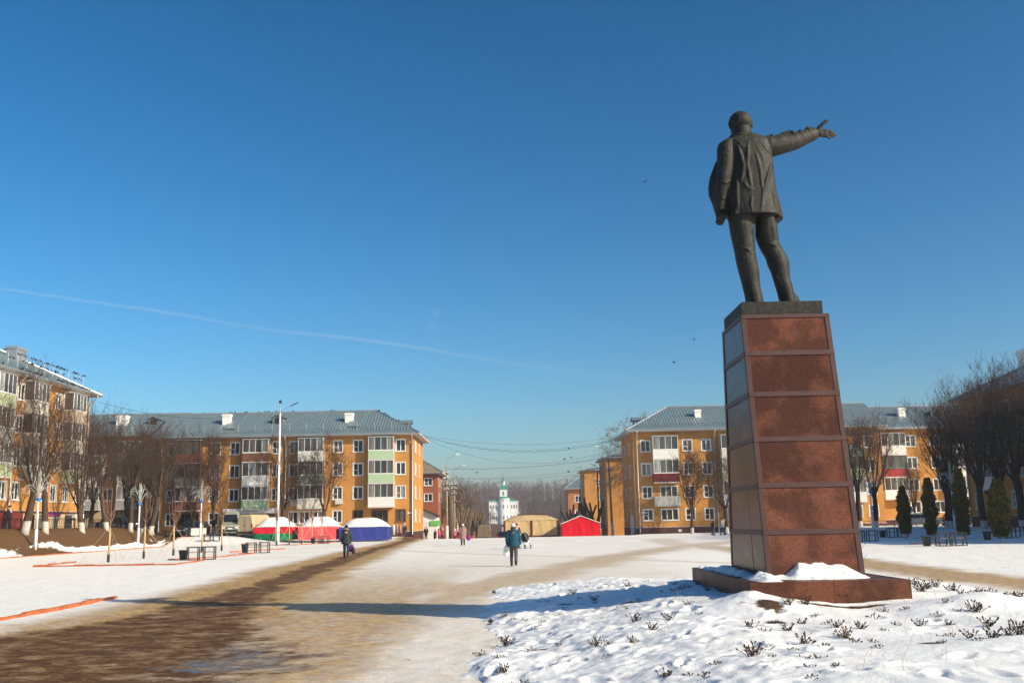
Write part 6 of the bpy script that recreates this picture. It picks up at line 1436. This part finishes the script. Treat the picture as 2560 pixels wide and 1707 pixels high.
def bird(x, y, z, label, group, me=BIRD, sc=0.95):
    o = put('bird', me, None, (x, y, z), rb.uniform(0, 6.28)); o.scale = (sc, sc, sc); tag(o, label, 'bird', group)
for k in range(34): bird(-40.8, 75 + 19 * rb.random() ** .8, 16.1, 'small black bird perched on the top roof rail of the near left block', 'birds on the top roof rail')
for k in range(22): bird(-40.8, 79 + 14.5 * rb.random(), 15.62, 'small black bird perched on the lower roof rail of the near left block', 'birds on the lower roof rail')
for k in range(30): bird(-39.62, 76 + 18.5 * rb.random(), 14.58, 'small black bird lined up along the near left eave', 'birds along the near left eave')
for k in range(6): bird(-46.6, 72 + 16 * rb.random(), 18.22, 'small black bird on the ridge of the near left roof', 'birds on the near left ridge')
for x in (-38.8, -35.5, -34.9, -33.6, -33.4, -31.9, -31.1, -30.7, -29.7, -27.6, -22.8, -22.4): bird(x, 124.3, 15.84, 'small black bird perched on the ridge above the tents', 'birds on the ridge above the tents')
for k in range(9): t = rb.uniform(.05, .85); bird(-17.1 + 6.0 * t, 124.3 - 6.9 * t, 15.86 - 3.45 * t, 'small black bird on the sloping hip above the tents', 'birds on the sloping hip')
for x in (27.0, 27.3): bird(x, 124.3, 15.62, 'small black bird on the ridge beside the pedestal', 'birds on the ridge beside the pedestal')
for x, y, z in ((12.8, 90, 33.0), (16.7, 90, 17.8), (14.8, 90, 15.7), (7.1, 130, 10.9), (6.5, 130, 9.5), (7.4, 130, 9.7), (8.0, 130, 9.1), (7.0, 130, 7.9), (-4.9, 130, 8.0)): bird(x, y, z, {33.0: 'small dark bird flying level with the coat of the statue', 17.8: 'small dark bird flying close beside the upper pedestal', 15.7: 'small dark bird flying beside the middle of the pedestal', 8.0: 'small dark bird gliding between the lamp pole and the church'}.get(z, 'small dark bird flying among the overhead cables'), 'birds in flight', BFLY, 1.0)
# ================================================================== PEOPLE
M_SKIN = mat('skin', (0.50, 0.27, 0.19), 0.6, var=0.06); M_HAIR = mat('dark_hair', (0.03, 0.02, 0.014), 0.7)
CL = {}
def wear(c, rough=0.85):
    k = 'cloth_%02x%02x%02x' % tuple(int(min(1, x) * 255) for x in c)
    return mat(k, c, rough, var=0.22, scale=9, bump=0.25, bscale=14)
def capsule(mb, a, b, ra, rb, n=10):
    a, b = Vector(a), Vector(b); d = (b - a); L = d.length; d = d.normalized() if L > 1e-6 else Vector((0, 0, 1))
    P = [a - d * ra * .95, a - d * ra * .6, a, b, b + d * rb * .6, b + d * rb * .95]; mb.tube(P, [ra * .3, ra * .8, ra, rb, rb * .8, rb * .3], n)
def person(label, x, y, rz, H=1.72, coat=(0.05, 0.05, 0.06), legs=(0.03, 0.04, 0.07), shoes=(0.02, 0.02, 0.02), hat=None, hem=0.72, step=0.28, bulk=1.0, hood=None, pompon=None, hair=True, larm=None, rarm=None, z=None, group=None, fur=None, long_hair=False, quilt=False):
    """local frame: faces +y, x to the right; all lengths for a 1.75 m body, scaled to H"""
    s_ = H / 1.75; r = thing('person', label, 'person', (x, y, tz(x, y) if z is None else z), rz, group)
    fl, fr = step / 2, -step / 2                       # left foot ahead, right behind
    J = {'hipL': (-.09, 0, .90), 'kneeL': (-.10, fl * .9 + .05, .49), 'ankL': (-.10, fl, .09), 'hipR': (.09, 0, .90), 'kneeR': (.10, fr * .35 + .06, .49), 'ankR': (.10, fr, .10 + abs(fr) * .2)}
    shL, shR = (-.19, 0, 1.42), (.19, 0, 1.42)
    larm = larm or ((-.27, -.05, 1.14), (-.26, .05, .88)); rarm = rarm or ((.27, -.03, 1.14), (.26, .07, .88))
    b = MB()
    capsule(b, (0, 0, 1.0), (0, 0, 1.36), .15, .17, 12); capsule(b, (-.12, 0, 1.38), (.12, 0, 1.38), .09, .09); capsule(b, (0, 0, .93), (0, 0, 1.0), .15, .15)
    for S_ in 'LR': capsule(b, J['hip' + S_], J['knee' + S_], .085, .06); capsule(b, J['knee' + S_], J['ank' + S_], .057, .04); a = Vector(J['ank' + S_]); capsule(b, a + Vector((0, -.04, -.045)), a + Vector((0, .15, -.055)), .042, .036)
    for sh, (el, wr) in ((shL, larm), (shR, rarm)):
        capsule(b, sh, el, .055, .042); capsule(b, el, wr, .042, .03)
        d = (Vector(wr) - Vector(el)).normalized(); p = Vector(wr) + d * .05; side_ = Vector((0, 1, 0)) if abs(d.y) < .9 else Vector((0, 0, 1)); u = (side_ - d * side_.dot(d)).normalized()
        capsule(b, Vector(wr) + d * .02, p + d * .03, .028, .036)
        for k, l in ((-1.5, .058), (-.5, .072), (.5, .068), (1.5, .052)):
            q = p + u * k * .019 + d * .05; capsule(b, q, q + d * l * .6 + u.cross(d) * .012, .011, .0095, 6); capsule(b, q + d * l * .6 + u.cross(d) * .012, q + d * l * .8 + u.cross(d) * .034, .0095, .008, 6)
        capsule(b, p + u * .03, p + u * .055 + d * .045, .013, .010, 6)
    capsule(b, (0, 0, 1.42), (0, .01, 1.54), .058, .052); b.ball((0, .015, 1.645), (.076, .095, .108), 14, 10); b.ball((0, .045, 1.585), (.055, .06, .05), 10, 7)
    capsule(b, (0, .105, 1.65), (0, .122, 1.615), .010, .015, 6); capsule(b, (-.035, .095, 1.672), (.035, .095, 1.672), .012, .012, 6); capsule(b, (-.022, .098, 1.578), (.022, .098, 1.578), .009, .009, 6)
    for sx in (-1, 1): capsule(b, (sx * .078, .01, 1.665), (sx * .08, .012, 1.625), .014, .012, 6)
    me = remesh(b, .0125, 2, 'body', .4); me.materials.append(M_SKIN); o = put('body', me, r)
    parts = [o]
    # coat: body of the garment, sleeves, hood
    c = MB(); g = bulk; R_list = [(1.47, .085, .08), (1.43, .17, .115), (1.36, .215 * g, .15 * g), (1.2, .215 * g, .165 * g), (1.02, .205 * g, .165 * g), (.9, .215 * g, .175 * g), (hem + .03, .225 * g, .18 * g), (hem, .218 * g, .173 * g)]
    if quilt:
        Q = []
        for (za, a1, b1), (zb, a2, b2) in zip(R_list[2:-1], R_list[3:]):
            for k in range(3): t = k / 3; f = 1 + .045 * math.sin((za + (zb - za) * t) * 62); Q.append((za + (zb - za) * t, (a1 + (a2 - a1) * t) * f, (b1 + (b2 - b1) * t) * f))
        R_list = R_list[:2] + Q + [R_list[-1]]
    c.loft([ring((0, .005, z_), a_, b_, 18) for z_, a_, b_ in R_list])
    for sh, (el, wr) in ((shL, larm), (shR, rarm)):
        e = Vector(el); w = Vector(wr); capsule(c, sh, e, .082 * g, .068 * g); c.tube([e - (e - Vector(sh)).normalized() * .02, e, e.lerp(w, .5), e.lerp(w, .93)], [.06 * g, .068 * g, .062 * g, .054 * g], 10)
    if hood: c.ball((0, -.085, 1.47), (.13, .085, .10), 12, 8)
    me = remesh(c, .016, 3, 'coat', .5); me.materials.append(wear(coat)); parts.append(put('coat', me, r))
    t = MB(); capsule(t, (0, 0, .88), (0, 0, .98), .16, .165, 12)
    for S_ in 'LR':
        h, k, a = (Vector(J[q + S_]) for q in ('hip', 'knee', 'ank')); t.tube([h + Vector((0, 0, .05)), h, k, k.lerp(a, .5), a + Vector((0, 0, -.02))], [.10, .103, .078, .07, .062], 12)
    me = remesh(t, .015, 2, 'trousers', .5); me.materials.append(wear(legs)); parts.append(put('trousers', me, r))
    for S_ in 'LR':
        m = MB(); a = Vector(J['ank' + S_]); capsule(m, a + Vector((0, -.045, -.045)), a + Vector((0, .17, -.05)), .054, .047); capsule(m, a + Vector((0, -.01, .06)), a, .068, .06); me = remesh(m, .012, 2, 'boot', .5); me.materials.append(wear(shoes, .6)); parts.append(put('boot', me, r))
    if hair and not hat: m = MB(); m.ball((0, -.005, 1.665), (.088, .10, .112), 12, 9); parts.append(m.build('hair', M_HAIR, r, True))
    if long_hair:
        m = MB(); m.loft([ring((0, -.035, z_), a_, b_, 12) for z_, a_, b_ in ((1.66, .085, .06), (1.58, .105, .07), (1.48, .125, .06), (1.42, .09, .04))]); parts.append(m.build('hair', M_HAIR, r, True))
    if hat:
        m = MB(); m.loft([ring((0, .005, z_), a_, b_, 14) for z_, a_, b_ in ((1.635, .095, .112), (1.69, .099, .114), (1.74, .088, .10), (1.775, .055, .062), (1.785, .01, .01))]); parts.append(m.build('hat', wear(hat), r, True))
    if pompon: m = MB(); m.ball((0, 0, 1.815), .042, 9, 7); parts.append(m.build('pompon', wear(pompon), r, True))
    if fur: m = MB(); m.tube([(.13 * math.cos(q), -.05 + .12 * math.sin(q), 1.535 + .015 * math.sin(3 * q)) for q in np.linspace(0, 6.283, 20)], .036, 8); parts.append(m.build('fur_trim', mat('fawn_fur', (0.30, 0.18, 0.09), .95, var=.4, scale=40, bump=.8), r, True))
    for o in parts: o.scale = (s_, s_, s_)
    return r
person('man in dark parka with fur trimmed hood walking away before the blue tent', -9.5, 56.8, R_(4), 1.76, (0.026, 0.030, 0.040), (0.018, 0.035, 0.075), hat=(0.006, 0.006, 0.007), hem=.74, step=.18, bulk=1.12, hood=True, fur=True)
bg_ = thing('carrier_bag', 'purple patterned carrier bag in the hand of the man in the parka', 'bag', (-9.22, 56.86, .30))
m = MB(); m.loft([[(a * math.cos(q), .07 * math.sin(q), z_) for q in np.linspace(0, 6.283, 10, endpoint=False)] for z_, a in ((0, .11), (.12, .17), (.3, .15), (.42, .06))]); m.build('bag_body', mat('purple_patterned_bag', (0.16, 0.03, 0.22), .5, var=.9, scale=14), bg_, True); MB().tube([(-.04, 0, .42), (0, 0, .56), (.04, 0, .42)], .012, 5).build('handle', M_TRIM, bg_)
bb = thing('black_bag', 'black bag hanging beside the purple carrier bag', 'bag', (-9.08, 56.75, .18)); m = MB(); m.ball((0, 0, .2), (.10, .08, .2), 10, 8); m.build('bag_body', M_TRIM, bb, True); MB().tube([(-.03, 0, .36), (-.05, .02, .66), (.03, 0, .36)], .01, 4).build('handle', M_TRIM, bb)
person('woman in teal quilted jacket and white hat with pink pompon walking away', -0.1, 41.7, R_(-3), 1.70, (0.006, 0.055, 0.095), (0.075, 0.075, 0.085), hat=(0.72, 0.68, 0.64), pompon=(0.55, 0.02, 0.22), hem=.80, step=.34, bulk=1.2, hood=True, long_hair=True, quilt=True)
pb = thing('carrier_bag', 'white plastic carrier bag held by the woman in teal', 'bag', (-0.40, 41.72, .40)); m = MB(); m.loft([[(a * math.cos(q), .06 * math.sin(q) + .012 * math.sin(5 * q), z_) for q in np.linspace(0, 6.283, 14, endpoint=False)] for z_, a in ((0, .05), (.03, .12), (.18, .13), (.34, .10), (.46, .03))]); m.build('bag_body', mat('white_plastic_bag', (0.75, 0.76, 0.75), .35, var=.12, scale=8), pb, True)
m = MB(); m.box(-.05, .05, -.064, -.058, .16, .26); m.build('green_print', mat('green_print', (0.12, 0.42, 0.25), .5), pb); MB().tube([(-.025, 0, .45), (0, 0, .52), (.025, 0, .45)], .01, 4).build('handle', M_WHITE, pb)
person('woman in mauve padded coat and white hat walking away past the pole', -4.2, 80.5, R_(8), 1.66, (0.27, 0.155, 0.15), (0.012, 0.012, 0.014), hat=(0.75, 0.73, 0.70), hem=.50, step=.2, bulk=1.22, hood=True)
vb = thing('carrier_bag', 'violet bag held by the woman in the mauve coat', 'bag', (-3.75, 80.55, .42)); m = MB(); m.ball((0, 0, .17), (.17, .08, .22), 10, 8); m.build('bag_body', mat('violet_bag', (0.14, 0.02, 0.17), .5, var=.7, scale=14), vb, True); MB().tube([(-.04, 0, .36), (-.06, 0, .46), (.04, 0, .36)], .012, 4).build('handle', M_TRIM, vb)
person('person in dark coat pushing a pram ahead of the woman in teal', 0.05, 67.6, R_(-6), 1.66, (0.02, 0.02, 0.022), hat=(0.03, 0.03, 0.03), hem=.6, larm=((-.25, .12, 1.15), (-.2, .38, 1.05)), rarm=((.25, .12, 1.15), (.2, .38, 1.05)))
pm = thing('pram', 'black folding pram with small wheels beyond the woman in teal', 'pram', (0.62, 68.3, 0), R_(-35))
m = MB(); m.loft([[(a * math.cos(q), d_ + b_ * math.sin(q), z_) for q in np.linspace(0, 6.283, 12, endpoint=False)] for z_, a, b_, d_ in ((.42, .16, .22, .05), (.55, .22, .30, .05), (.75, .23, .30, 0), (.95, .22, .22, -.06), (1.06, .08, .08, -.08))]); m.build('seat_hood', mat('black_pram_cloth', (0.012, 0.012, 0.013), .8), pm, True)
m = MB()
for sx in (-.24, .24): m.tube([(sx, -.42, 1.02), (sx, 0, .5), (sx, .34, .12)], .016, 6); m.tube([(sx, -.28, .12), (sx, .1, .55)], .016, 6)
m.tube([(-.24, -.42, 1.02), (.24, -.42, 1.02)], .018, 6); m.build('frame', M_GALV, pm)
for sx in (-.24, .24):
    for y_ in (-.28, .34): w = MB().tube([(sx - .02, y_, .12), (sx + .02, y_, .12)], .12, 14).build('wheel', M_TYRE, pm, True); MB().tube([(sx - .025, y_, .12), (sx + .025, y_, .12)], .055, 10).build('hub', M_LWHITE, w)
person('person in brown jacket and pale hat by the block corner', -12.4, 113, R_(150), 1.72, (0.05, 0.03, 0.018), (0.02, 0.05, 0.12), hat=(0.55, 0.53, 0.5), hem=.78)
person('person dressed all in black standing before the kiosk', -11.95, 135.0, R_(190), 1.66, (0.008, 0.008, 0.009), (0.01, 0.01, 0.012), hem=.45); person('black clad person bending by the kiosk shed', -10.7, 134.6, R_(120), 1.5, (0.008, 0.008, 0.009), (0.01, 0.01, 0.012), hem=.45, bulk=1.35)
person('child in bright pink jacket pointing with one arm', -9.5, 125.5, R_(170), 1.28, (0.70, 0.02, 0.25), (0.10, 0.06, 0.14), hat=(0.6, 0.3, 0.35), hem=.72, rarm=((.42, .02, 1.36), (.66, .02, 1.38)))
person('woman in brown coat beside the child in pink', -9.1, 126.0, R_(20), 1.70, (0.13, 0.075, 0.035), (0.015, 0.015, 0.016), hat=(0.35, 0.2, 0.12), hem=.58); person('child in pink patterned coat by the limed pole', -7.6, 126.0, R_(-8), 1.38, (0.42, 0.13, 0.20), (0.015, 0.015, 0.02), hat=(0.65, 0.45, 0.40), hem=.62)
person('person in black jacket and jeans talking before the ochre block', 20.2, 103.9, R_(-80), 1.76, (0.008, 0.008, 0.010), (0.02, 0.05, 0.11), hat=(0.01, 0.01, 0.01), hem=.80); person('person in grey and black jacket beside the pedestal edge', 21.35, 104.6, R_(40), 1.76, (0.20, 0.20, 0.20), (0.02, 0.04, 0.09), hat=(0.01, 0.01, 0.01), hem=.80)
person('person in dark clothes facing along the square, before the pedestal edge', 21.8, 105.6, R_(120), 1.72, (0.012, 0.016, 0.026), (0.015, 0.03, 0.07), hem=.80)
person('person in black looking at a phone beside the leaning tree', -38.2, 76.2, R_(80), 1.76, (0.006, 0.007, 0.012), (0.01, 0.01, 0.016), hat=(0.01, 0.01, 0.012), hem=.78, larm=((-.24, .06, 1.16), (-.10, .30, 1.28)), rarm=((.24, .06, 1.16), (.10, .30, 1.28)), z=tz(-38.2, 76.2))

# ================================================================== DRIED PLANTS IN THE BED
M_DRY = mat('dried_stalks', (0.052, 0.030, 0.019), 0.9, var=0.4, scale=20, spec=0.1); M_STRAW = mat('straw_blades', (0.34, 0.22, 0.10), 0.9, var=0.3, spec=0.1)
def plant_mesh(seed, n, h, spread):
    rn = random.Random(seed); m = MB()
    for k in range(n):
        a = rn.uniform(0, 6.28); l = h * rn.uniform(.45, 1.1); t = rn.uniform(.05, spread); b0 = Vector((rn.uniform(-.07, .07), rn.uniform(-.07, .07), -.06)); d = Vector((math.cos(a) * math.sin(t), math.sin(a) * math.sin(t), math.cos(t)))
        mid = b0 + d * l * .6 + Vector((rn.uniform(-.02, .02), rn.uniform(-.02, .02), 0)); e = b0 + d * l + Vector((math.cos(a) * .02, math.sin(a) * .02, 0)); m.tube([b0, mid, e], [.007, .006, .005], 4)
        hd = (e - mid).normalized(); m.tube([e - hd * .005, e + hd * .012, e + hd * .035, e + hd * .048], [.006, .017, .016, .005], 5)
        for q in range(rn.randint(1, 3)):
            p = b0.lerp(e, rn.uniform(.35, .85)); f = p + Vector((rn.uniform(-.09, .09), rn.uniform(-.09, .09), rn.uniform(-.04, .08))); m.tube([p, f], [.004, .003], 3)
            if rn.random() < .6: g = (f - p).normalized(); s_ = g.orthogonal().normalized() * .014; m.add([tuple(f), tuple(f + g * .02 + s_), tuple(f + g * .05), tuple(f + g * .02 - s_)], [(0, 1, 2, 3)])
    return m.mesh('dried_plant', M_DRY)
PLM = [plant_mesh(200 + i, n, h, sp) for i, (n, h, sp) in enumerate(((14, .26, .8), (10, .22, .9), (18, .32, .7), (7, .17, 1.1), (22, .30, .9), (5, .15, .7)))]
PLANTS = [(3.32,19.93,1.1),(3.6,20.31,1),(2.89,18.99,0.8),(3.06,19.14,0.9),(3.43,18.45,0.9),(2.73,19.24,0.5),(2.61,15.59,1),(2.12,14.23,0.6),(1.44,10.13,0.6),(1.95,10.28,0.7),(1.76,9.87,0.5),(2.88,12.78,1.1),(2.91,12.18,0.9),(3.93,14.79,1.2),(4.26,15.1,1.2),(4.05,14.06,1),(3.37,13.46,1),(3.26,12.45,1.1),(3.67,13.3,0.9),(3.19,11.51,1.6),(2.41,10.63,1.3),(2.64,11.04,0.6),(2.9,11.0,0.9),(3.31,11.21,1.1),(2.88,10.38,0.6),(3.86,12.52,0.9),(3.76,11.87,1.3),(3.77,11.56,0.9),(4.14,12.47,1.3),(4.98,15.9,1.2),(4.9,15.09,0.9),(4.88,14.12,1.1),(5.25,14.75,0.9),(5.53,14.69,1.1),(4.81,13.08,0.9),(5.09,13.03,1.2),(3.94,11.46,0.7),(3.79,10.86,0.5),(5.69,13.95,0.8),(5.49,13.14,0.9),(6.2,14.8,0.8),(6.13,14.32,0.6),(6.35,14.27,1.5),(5.87,12.88,1.4),(4.96,11.82,0.7),(4.97,11.36,1.2),(5.07,11.06,1.8),(5.5,11.57,1),(5.6,11.56,1.3),(5.97,12.49,0.7),(4.84,11.84,0.6),(7.64,19.12,1.8),(7.76,20.01,1.2),(8.11,19.9,1.2),(7.76,18.25,1.2),(7.33,16.89,1.2),(8.91,19.65,1.9),(8.01,17.41,1.6),(7.88,16.75,1.6),(8.69,17.99,1.6),(8.48,17.29,1.4),(7.7,17.14,1.3),(7.12,18.03,1.2),(9.48,19.48,1.1),(4.46,10.89,0.5),(2.67,9.54,0.7),(2.58,9.08,0.5),(2.95,10.14,0.7),(2.88,9.51,0.4),(2.52,10.31,0.4),(-0.17,14.99,1.3),(-0.22,18.79,0.8),(-0.07,18.27,0.9),(0.43,20.55,1),(0.61,20.66,0.8),(1.19,21.62,1),(1.28,20.93,1),(1.51,19.96,1),(2.37,21.96,1.1),(2.97,23.29,0.7),(-0.17,12.06,1.3),(-0.1,11.29,1),(0.06,11.09,1.2),(0.04,10.44,0.7),(0.17,13.76,0.9),(0.55,14.1,0.8),(0.99,13.1,1.2),(1.03,12.07,1),(1.13,12.95,0.8),(1.43,12.9,0.8),(1.7,14.93,1.2),(1.75,13.46,1),(2.14,14.52,1),(1.45,10.17,0.9),(0.26,16.67,0.7),(0.43,17.25,0.7),(1.03,16.69,0.5),(1.81,16.92,0.6),(-0.59,16.1,0.9),(-0.52,14.16,1),(-0.49,12.54,0.6),(-0.26,13.07,0.9),(0.13,17.53,0.7),(0.6,15.49,0.5),(2.16,18.19,0.5),(3.19,20.7,1.1)]
rp_ = random.Random(9)
def zone(x, y):
    if x > 6.35 and y > 14.5: return 'beside the path past the plinth'
    if y > 17.5: return 'in the shadow of the pedestal'
    if x < 0.35: return 'along the trodden bed edge by the brown path'
    if y > 12.4 and x > 2.5: return 'in the snow before the plinth'
    if x > 2.5: return 'in the smooth snow farther out from the plinth'
    return 'in the lumpy trodden snow of the bed'
def dplant(x, y, s_, label, grp):
    if s_ > 1.15: me = PLM[rp_.choice((0, 2, 4))]
    elif s_ > .75: me = PLM[rp_.choice((0, 1, 3))]
    else: me = PLM[rp_.choice((3, 5))]
    o = put('dried_plant', me, None, (x, y, bz(x, y) - .01), rp_.uniform(0, 6.28)); k = 0.50 * (.55 + .45 * s_) * rp_.uniform(.85, 1.1); o.scale = (k, k, k); tag(o, label, 'plant', grp)
for x, y, s_ in PLANTS:
    lab = ('large bushy clump of dried dark stalks ' if s_ > 1.15 else ('clump of dried dark stalks ' if s_ > .75 else 'few small dried stalks ')) + zone(x, y)
    dplant(x, y, s_, lab, lab)
for k in range(60):
    x = rp_.uniform(-.3, 10.8); y = 9.5 + 17 * rp_.random() ** 1.2
    if 3.4 < x < 6.3 and 15.6 < y < 21.2: continue
    lab = 'few small dried stalks ' + zone(x, y); dplant(x, y, rp_.uniform(.3, .7), lab, lab)
tp = thing('tall_weed', 'tall thin dry weed standing beside the plinth corner', 'weed', (6.9, 20.4, bz(6.9, 20.4)))
m = MB(); m.tube([(0, 0, -.05), (.02, 0, .4), (-.02, 0, .78)], [.008, .006, .003], 4)
for k in range(9):
    z_ = random.uniform(.3, .75); a = random.uniform(0, 6.28); m.tube([(0, 0, z_), (math.cos(a) * .10, math.sin(a) * .10, z_ + .12)], [.004, .002], 3); m.ball((math.cos(a) * .10, math.sin(a) * .10, z_ + .125), .011, 5, 4)
m.build('stem', M_DRY, tp)
sgm = MB()
for k in range(170):
    x = rp_.uniform(0, 10); y = 9 + 9 * rp_.random() ** 1.5
    if 3.4 < x < 6.3 and y > 15.6: continue
    z_ = bz(x, y) if k % 2 else None
    z_ = bz(x, y); a = rp_.uniform(0, 6.28); l = rp_.uniform(.08, .22); b = Vector((x, y, z_ - .02)); sgm.tube([b, b + Vector((math.cos(a) * l * .2, math.sin(a) * l * .2, l * .6)), b + Vector((math.cos(a) * l * .55, math.sin(a) * l * .55, l))], [.0025, .002, .001], 3)
kind(sgm.build('straw_blades', M_STRAW), 'stuff', 'thin straw coloured grass blades scattered in the bed snow')

# ================================================================== HAZE over the far street and hill
hz = MB().box(-1500, 1500, -95, 1500, -16.0, 48.0).build('haze', [])
mh = bpy.data.materials.new('pale_haze'); mh.use_nodes = True; th_ = mh.node_tree; th_.nodes.clear()
oh = th_.nodes.new('ShaderNodeOutputMaterial'); vh = th_.nodes.new('ShaderNodeVolumePrincipled'); vh.inputs['Color'].default_value = (0.80, 0.86, 0.95, 1); vh.inputs['Density'].default_value = 0.00040; vh.inputs['Anisotropy'].default_value = 0.2
th_.links.new(vh.outputs[0], oh.inputs['Volume']); hz.data.materials.append(mh); kind(hz, 'stuff', 'pale haze veiling the far wood and church')
